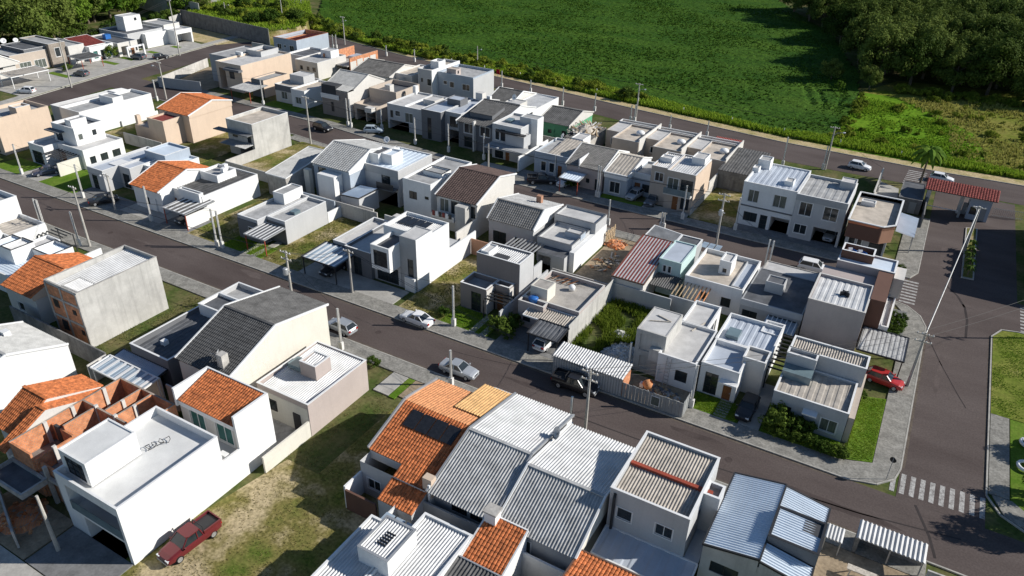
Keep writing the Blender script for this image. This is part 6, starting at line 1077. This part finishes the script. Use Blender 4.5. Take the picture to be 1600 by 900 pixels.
def trunk_mesh(name, hh, r0, seed):
    r = random.Random(seed); b = MB(); b.tube([(0, 0, -.1), (r.uniform(-.2, .2), r.uniform(-.2, .2), hh*.4), (r.uniform(-.3, .3), r.uniform(-.3, .3), hh)], [r0*1.2, r0*.85, r0*.4], 7)
    for i in range(5): a = r.uniform(0, 6.28); z = hh*r.uniform(.45, .8); L = hh*.35; b.tube([(0, 0, z), (math.cos(a)*L*.5, math.sin(a)*L*.5, z+L*.4), (math.cos(a)*L, math.sin(a)*L, z+L*.6)], [r0*.45, r0*.3, r0*.12], 5)
    me = bpy.data.meshes.new(name); me.from_pydata(b.v, [], b.f); me.materials.append(BARK); return me
FOREST = [(crown_mesh('crown', 5.0, 5.0, 70, 150, .27, 10+i, LEAF['forest']), trunk_mesh('trunk', 9, .28, i)) for i in range(5)]
TREES = [(crown_mesh('crown', 3.6, 4.2, 50, 80, .26, 30+i, LEAF['tree']), trunk_mesh('trunk', 8, .22, 40+i)) for i in range(3)]
SHRUB = [crown_mesh('foliage', 1.5, .85, 26, 60, .14, 50+i, LEAF['scrub']) for i in range(4)]+[crown_mesh('foliage', 1.4, 1.2, 26, 60, .14, 60+i, LEAF['hedge']) for i in range(2)]
def tree(x, y, s, vs, k, label, group, lift=4.5, z=0, name='tree'):
    o = empty(name, (x, y, z), rnd.uniform(0, 6.28)); o.scale = (s*rnd.uniform(.9, 1.1), s*rnd.uniform(.9, 1.1), s); tag(o, label, 'tree', group)
    c = bpy.data.objects.new('crown', vs[k][0]); COL.objects.link(c); c.parent = o; c.location = (0, 0, lift)
    t_ = bpy.data.objects.new('trunk', vs[k][1]); COL.objects.link(t_); t_.parent = o; return o
# the dark wood at the upper right: trees set out behind its edge
def inside(x, y, poly):
    c = False; n = len(poly)
    for i in range(n):
        (a, b), (d, e) = poly[i], poly[i-1]
        if (b > y) != (e > y) and x < (d-a)*(y-b)/(e-b)+a: c = not c
    return c
def in_view(x, y, z):
    d = Vector((x, y, z-50)); w = d.dot(cF); return abs(d.dot(cX)/w) < .76 and -.5 < d.dot(cU)/w < .405
WOOD = [(-12, 213), (26, 219), (60, 235), (60, 450), (-120, 450), (-66, 332), (-40, 285), (-26, 247)]
gy = 214
while gy < 420:
    gx = -115
    while gx < 58:
        x, y = gx+rnd.uniform(-2, 2), gy+rnd.uniform(-2, 2)
        if inside(x, y, WOOD) and in_view(x, y, 9): tree(x, y, rnd.uniform(.95, 1.35), FOREST, rnd.randrange(5), 'dark evergreen tree crowded in the shaded wood beyond the field', 'trees of the wood', .7)
        gx += 8.4
    gy += 8.6
for (x, y, s, k, lab) in ((-15.5, 212, .55, 0, 'round grey green tree standing alone at the foot of the wood'), (-25.5, 216, .5, 1, 'small bushy tree at the field corner left of the round one'), (-22, 205, .32, 2, 'low leafy shrub tree at the field corner below the wood')): tree(x, y, s, FOREST if k < 2 else TREES, k, lab, 'trees at the wood edge', 1.0)
# bright trees behind the cross street at the upper left
for i in range(30):
    x, y = -222-rnd.uniform(0, 34), 92+i*3.1+rnd.uniform(-3, 3); tree(x, y, rnd.uniform(1.1, 1.6), TREES if i % 3 else FOREST, rnd.randrange(3), 'tall leafy tree in the grove behind cross street houses', 'trees of the upper left grove', .5)
for i in range(16): x, y = -262-rnd.uniform(0, 45), 100+i*6.6; tree(x, y, rnd.uniform(1.3, 1.9), FOREST, rnd.randrange(5), 'dark tree at the back of the upper left grove', 'trees of the upper left grove', 1)
for i in range(9): x, y = -226-i*9+rnd.uniform(-2, 2), 214+i*7+rnd.uniform(-4, 4); tree(x, y, rnd.uniform(.8, 1.3), FOREST, rnd.randrange(5), 'dark tree along the top edge left of the field', 'trees left of the field', 4.5)
tree(21.9, 65.6, .66, TREES, 0, 'leafy tree beyond the right edge, its shadow over the crossing', None, 3.6); tree(25.6, 66.4, .62, TREES, 1, 'second leafy tree beyond the right edge by the shaded lawn', None, 3.6)
tree(17.9, 68.0, .42, TREES, 2, 'round green garden tree at the right edge by the crossing', None, .2); tree(23.5, 77.5, .7, TREES, 1, 'shady tree over the lawn beyond the right edge', None, .6)
def shrub(x, y, s, k, label, group=None, sz=None, z=0, name='shrub', cat='shrub'):
    o = bpy.data.objects.new(name, SHRUB[k]); COL.objects.link(o); o.location = (x, y, z); o.rotation_euler = (0, 0, rnd.uniform(0, 6.28)); o.scale = (s, s*rnd.uniform(.85, 1.15), sz or s*rnd.uniform(.8, 1.1)); return tag(o, label, cat, group)
# brush along the back road
EDGE = [(-178, 184), (-134, 174.6), (-91, 169.4), (-58, 164.8), (-25, 160.6)]
def edge_y(x):
    for (a, b), (c, d) in zip(EDGE[:-1], EDGE[1:]):
        if a <= x <= c: return b+(d-b)*(x-a)/(c-a)
    return EDGE[0][1] if x < -178 else EDGE[-1][1]
for i in range(170):
    x = -186+128*rnd.random()**1.15; w = 7.5 if x < -75 else 4; y = edge_y(x)+.6+rnd.random()*w
    shrub(x, y, rnd.uniform(.55, 1.35), rnd.randrange(5), 'tangled green bush in the brush strip between back road and field', 'brush along the back road')
for i in range(60):
    x = -216+rnd.random()*40; y = 166.5+rnd.random()*22+(-176-x)*.15; shrub(x, y, rnd.uniform(.8, 2.0), rnd.randrange(6), 'bush on the grassy bank above the dark retaining wall', 'bushes on the bank', z=2.5)
b = MB(); b.prism([(-217.5, 166.6), (-174.5, 161.6), (-172, 170), (-180, 186), (-200, 206), (-235, 206), (-235, 175)], -.2, 3.4); tag(b.build('grass_bank', G['grass']), kind='structure')
sheet('road', [(-330, 195), (-216, 186), (-200, 203), (-205, 208), (-222, 192), (-330, 203)], 3.43, G['drive'])
lot_wall(-262, 178, -216, 172, 6.0, 'far pale wall along the road at the top left', 'dirty')
h = House('white farm building far off at the top edge left of field', cat='building'); h.vol(-212, -200, 238, 246, 0, 4.5, 'white', {'S': [('k', .3, .5, 1, 2.5)]}, par=0, roof=None); h.gable(-212, -200, 238, 246, 4.5, 6.2, 'x', 'cor', 'metal', 'white', verge='fw')
h = House('small pale kiosk by the pale road at the top left', cat='kiosk', name='kiosk'); h.vol(-226, -222, 196, 199, 3.3, 6.4, 'blue', {'S': [('k', .2, .8, 1, 2.2)]}, par=0, rm='lmemb')
# hedges and garden plants
for i in range(12): shrub(-5.6+i*.62, 64.1-.035*i, .55, 4+i % 2, 'clipped hedge bush along the corner house pavement', 'front hedge of the corner house', .5, .12, 'hedge_bush')
for i in range(4): shrub(-4.8+i*.7, 65.3, .8, 4+i % 2, 'taller bush under the corner house window', 'window bushes of corner house', .8, .12)
shrub(-5.0, 64.9, 1.25, 5, 'large round bush before the corner house window', None, 1.15, .12)
for i in range(10): shrub(2.5+(i % 2)*1.0, 86.8+(i//2)*1.7, .55, 4+i % 2, 'trimmed hedge bush in the bed beside mauve corner house', 'hedge bed by the crossing', .6, .13, 'hedge_bush')
for i, (x, y, s, lab) in enumerate(((-38.0, 65.4, 1.0, 'leafy green bush before taupe house pergola'), (-37.2, 66.6, .9, 'second green bush between taupe house and dark carport'), (-36.4, 64.4, .6, 'low plant beside the dark carport'), (-46.5, 51.7, .6, 'small dark bush behind the near kerb post'), (1.6, 74.8, .5, 'creeper at the red car end of corner house wall'), (-45.9, 64.6, .5, 'small bush at the taupe house boundary'), (-53.8, 34.4, 1.1, 'dark green bush between brick shell and tiled rear wing'), (-109, 141.5, 1.2, 'bright bush beside pale two storey house wall'), (-22.5, 52.5, .5, 'yellow green plant at the near kerb'), (-50.5, 110.7, .8, 'spiky plant beside the red carport'), (-195.2, 124.6, 1.4, 'climbing hedge between cross street houses'), (-191.5, 110, 1.0, 'dark plant under the upper left pole'), (2.0, 108.2, .5, 'yellow plant by the pavement corner'))): shrub(x, y, s, 4+i % 2, lab, None, None, .1)
def palm(x, y, hh, n, L, label, r0=.16, z=0):
    o = empty('palm_tree', (x, y, z)); tag(o, label, 'palm'); b = MB(); b.tube([(0, 0, 0), (.06, .04, hh*.5), (0, 0, hh)], [r0*1.3, r0, r0*.8], 8); b.build('trunk', BARK, o)
    for i in range(n):
        a = 6.283*i/n+rnd.uniform(-.2, .2); up = rnd.uniform(.1, .75); c, s_ = math.cos(a), math.sin(a); f = MB(); P0 = [Vector((c*L*t, s_*L*t, hh+L*(up*t-1.0*t*t))) for t in (0, .25, .5, .75, 1)]
        sd_ = Vector((-s_, c, 0))
        for p, q, w0, w1 in zip(P0[:-1], P0[1:], (.06, .3, .34, .24), (.3, .34, .24, .03)):
            for sg in (-1, 1): f.q(p, q, q+sd_*sg*w1*L*.55-Vector((0, 0, w1*L*.3)), p+sd_*sg*w0*L*.55-Vector((0, 0, w0*L*.3)))
        f.build('frond', LEAF['tree'] if n > 9 else LEAF['hedge'], o)
palm(1.6, 147.6, 6.6, 22, 3.1, 'tall palm beside the gatehouse on the back road')
for i in range(5): palm(10.5+rnd.uniform(-.15, .15), 112.6+i*2.3, 1.5, 9, 1.0, ('young palm in the island bed, nearest of five', 'young palm in the island bed, second from the near end', 'young palm in the island bed, middle one', 'young palm in the island bed, second from the gate', 'young palm in the island bed, nearest the gate')[i], .07, .17)
sheet('meadow', [(-16, 159.5), (2, 159.3), (14, 160.2), (9, 186), (-6, 208), (-17, 208)], .06, mat('bright_meadow_ground', (.09, .205, .010), col2=(.15, .26, .018), scale=.2, rough=.95, fine=.4, bscale=1.5, bump=.5))
sheet('meadow', [(14, 160.2), (60, 164), (60, 240), (-10, 226), (-17, 208), (-6, 208), (9, 186)], .05, mat('dry_meadow_ground', (.13, .17, .02), col2=(.25, .225, .06), scale=.12, rough=.95, fine=.4, bscale=1.5, bump=.5))
sheet('brush_ground', [(-190, 188), (-134, 174.8), (-91, 169.2), (-58, 164.6), (-25, 160.4), (-16, 160), (-16, 166.6), (-29, 163.8), (-45, 168), (-62, 172.4), (-85, 178), (-110, 180), (-134, 182), (-168, 185), (-190, 202)], .055, mat('brush_floor', (.07, .12, .016), col2=(.14, .18, .03), scale=.25, rough=.95, fine=.4, bscale=1.5, bump=.5))
# ------------------------------------------------------------ crop field and loose grass (uncountable)
FIELD = [(-232, 248), (-196, 205), (-168, 184), (-134, 181.5), (-110, 179.5), (-85.5, 177.5), (-62, 172), (-45, 167.6), (-29.3, 163.2), (-16, 166.5), (-16, 198), (-19, 226), (-24, 240), (-34, 276), (-56, 318), (-100, 410), (-330, 410)]
gx0, gx1, gy0, gy1, st = -330, -8, 160, 410, .85
nx, ny = int((gx1-gx0)/st), int((gy1-gy0)/st); vid = {}; V_, F_ = [], []
rows = Vector((.86, -.5, 0)); crs = Vector((.5, .86, 0))
TRK = [((-37, 236), (-31, 207), (-25, 188)), ((-34.5, 236), (-28.5, 208), (-21.5, 187)), ((-21, 206), (-19, 186), (-18.5, 186))]
def dseg(x, y, a, b):
    ax, ay = a; dx, dy = b[0]-ax, b[1]-ay; t_ = max(0, min(1, ((x-ax)*dx+(y-ay)*dy)/(dx*dx+dy*dy))); return math.hypot(x-ax-dx*t_, y-ay-dy*t_)
for j in range(ny):
    for i in range(nx):
        x, y = gx0+i*st+rnd.uniform(-.3, .3), gy0+j*st+rnd.uniform(-.3, .3)
        if not inside(x, y, FIELD): continue
        z = .4+.13*noise.noise((x*.7, y*.7, 0))+.14*noise.noise((x*.1, y*.1, 3))+rnd.uniform(-.13, .13)
        if x > -42 and y < 240 and any(dseg(x, y, p, q) < .55 for tr in TRK for p, q in zip(tr[:-1], tr[1:])): z = .03
        if (x+41)**2+(y-200)**2 < 9: z = .02
        vid[(i, j)] = len(V_); V_.append((x, y, z))
for (i, j), a in vid.items():
    b_, c, d = vid.get((i+1, j)), vid.get((i+1, j+1)), vid.get((i, j+1))
    if b_ is not None and c is not None and d is not None: F_ += [(a, b_, c), (a, c, d)]
me = bpy.data.meshes.new('crop_field'); me.from_pydata(V_, [], F_); me.materials.append(mat('soya_canopy', (.026, .076, .010), col2=(.064, .126, .016), scale=.045, rough=.9, fine=.7, bscale=2.2, bump=.5, stretch=(1, 2.2, 1), contrast=(.3, .7))); o = bpy.data.objects.new('crop_field', me); COL.objects.link(o); tag(o, 'wide green crop field beyond the back road', 'crop', kind='stuff')
def blades(name, label, polys, n, hh, w, m, seed, z=0, dens=None):
    r = random.Random(seed); v, f = [], []
    for k in range(n):
        poly = polys[k % len(polys)]; xs, ys = [p[0] for p in poly], [p[1] for p in poly]
        for _ in range(30):
            x, y = r.uniform(min(xs), max(xs)), r.uniform(min(ys), max(ys))
            if inside(x, y, poly): break
        else: continue
        if dens and noise.noise((x*dens, y*dens, seed)) < r.uniform(-.35, .25): continue
        for q in range(3):
            a = r.uniform(0, 6.28); c, s_ = math.cos(a)*w, math.sin(a)*w; h2 = hh*r.uniform(.5, 1.2); lx, ly = r.uniform(-.5, .5)*h2, r.uniform(-.5, .5)*h2; b = len(v); v += [(x-c, y-s_, z), (x+c, y+s_, z), (x+lx+c*.3, y+ly+s_*.3, z+h2), (x+lx-c*.3, y+ly-s_*.3, z+h2)]; f.append((b, b+1, b+2, b+3))
    me = bpy.data.meshes.new(name); me.from_pydata(v, [], f); me.materials.append(m); o = bpy.data.objects.new(name, me); COL.objects.link(o); return tag(o, label, 'grass', kind='stuff')
brush = [(-186, 186), (-134, 175.2), (-91, 170), (-58, 165), (-25, 160.8), (2, 160), (18, 160.6), (30, 161.5), (30, 163), (-16, 166), (-29, 163.5), (-45, 168), (-62, 172), (-85, 177.5), (-110, 180), (-134, 182), (-168, 185), (-186, 200)]
blades('verge_grass', 'bright tall grass along the far side of back road', [brush], 15000, .9, .16, LEAF['grass'], 1, 0, None)
blades('meadow_grass', 'bright green meadow grass right of the crop field', [[(-16, 162), (12, 160.5), (8, 185), (-6, 205), (-16, 206)]], 7000, .45, .16, LEAF['grass'], 2, 0, .12)
blades('dry_meadow_grass', 'yellowish scrub grass below the wood at right', [[(6, 162), (45, 165), (45, 226), (10, 217), (-8, 207), (4, 188)]], 9000, .6, .18, LEAF['dry'], 3, 0, .1)
blades('bank_grass', 'grass covering the bank above the dark retaining wall', [[(-217, 167), (-175, 162), (-172, 170), (-180, 186), (-200, 206), (-230, 200)]], 6000, .8, .14, LEAF['grass'], 4, 3.4)
blades('plot_grass', 'patchy short grass on the vacant plot by the maroon pickup', [[(-45.3, 17.5), (-30.3, 17.5), (-30.3, 33), (-35.6, 37), (-35.8, 51), (-43.9, 51.5), (-43.9, 40), (-45.3, 31)]], 9000, .08, .03, LEAF['mown'], 5, .03, .5)
blades('overgrown_grass', 'lush tall weeds filling the plot behind the metal shed', [[(-29.3, 64.2), (-27, 64.2), (-25.4, 70.5), (-21.9, 71.5), (-21.9, 79.2), (-29.3, 79.2)]], 5200, .7, .06, LEAF['weed'], 6, .12, .45)
blades('weedy_grass', 'rough grass on the empty plots along the main road', [[(-91, 63.8), (-84.4, 63.8), (-84.4, 80), (-91, 80)], [(-76, 63.8), (-69.4, 63.8), (-69.4, 80), (-76, 80)], [(-51.8, 63.8), (-45.8, 63.8), (-45.8, 80), (-51.8, 80)], [(-75.8, 37.5), (-67.5, 37.5), (-67.5, 51.8), (-75.8, 51.8)]], 9000, .14, .04, LEAF['mown'], 7, .13, .4)
blades('roadside_lawn_grass', 'short grass on the lawns right of the entrance street', [[(14, 79.6), (19, 79.6), (19, 98.8), (16.5, 98.8), (14, 96)]], 5000, .09, .03, LEAF['grass'], 8, .1, .4)
for i in range(70):
    x, y = rnd.uniform(-14, 45), rnd.uniform(164, 216)
    if y-163 > (x+18)*2.6+8: continue
    shrub(x, y, rnd.uniform(.35, 1.0), rnd.randrange(4), 'low scrub tuft in the rough meadow below the wood', 'meadow scrub', None, 0, 'scrub_tuft')
for i in range(34): x = -8+i*1.75; shrub(x, 213+.2*(x+8)+rnd.uniform(-1.5, 1.5), rnd.uniform(.8, 1.4), rnd.randrange(4), 'tall scrub bush along the foot of the dark wood', 'scrub at the wood edge', None, 0)

blades('lawn_grass', 'short turf on the green front lawns', [[(1.2, 63.8), (4, 64.7), (4, 75.8), (1.8, 75)], [(-6.4, 63.7), (.8, 63.7), (.8, 66), (-6.4, 66)], [(-45.5, 63.6), (-39, 63.6), (-39, 67.6), (-45.5, 67.6)], [(-13.9, 63.7), (-8.9, 63.7), (-8.9, 66.5), (-13.9, 66.5)], [(-84, 63.6), (-76.3, 63.6), (-76.3, 66.8), (-84, 66.8)]], 16000, .08, .025, LEAF['grass'], 9, .14)

for i in range(26): shrub(-219-rnd.uniform(0, 8), 100+i*3.2, rnd.uniform(1.2, 2.2), 4+i % 2, 'dark undergrowth bush below the upper left grove', 'undergrowth of the grove')

blades('crop_plants', 'leafy crop rows roughening the green field', [[(-190, 206), (-168, 186), (-85.5, 179), (-45, 169), (-29.3, 164.8), (-17.5, 168), (-18, 198), (-27, 240), (-60, 318), (-150, 318), (-232, 250)]], 26000, .34, .28, LEAF['crop'], 12, .36, .05)
for i in range(16): shrub(-15.5+rnd.uniform(-1.6, 1.6), 166+i*2.6, rnd.uniform(.4, 1.1), rnd.randrange(4), 'bush along the border between crop field and meadow', 'bushes on the field border')
sheet('driveway', [(-197.8, 91), (-178.5, 91), (-184.6, 112), (-190.1, 150), (-197, 151)], .10, G['drive'], thick=.1)
for i, y in enumerate((106, 120.5, 126, 134.5, 142.5)): sheet('lawn', [(-194.5, y), (-186.4-(y-106)*.13, y), (-186.6-(y-106)*.13, y+1.7), (-194.5, y+1.7)], .13, G['lawn'], thick=.13)
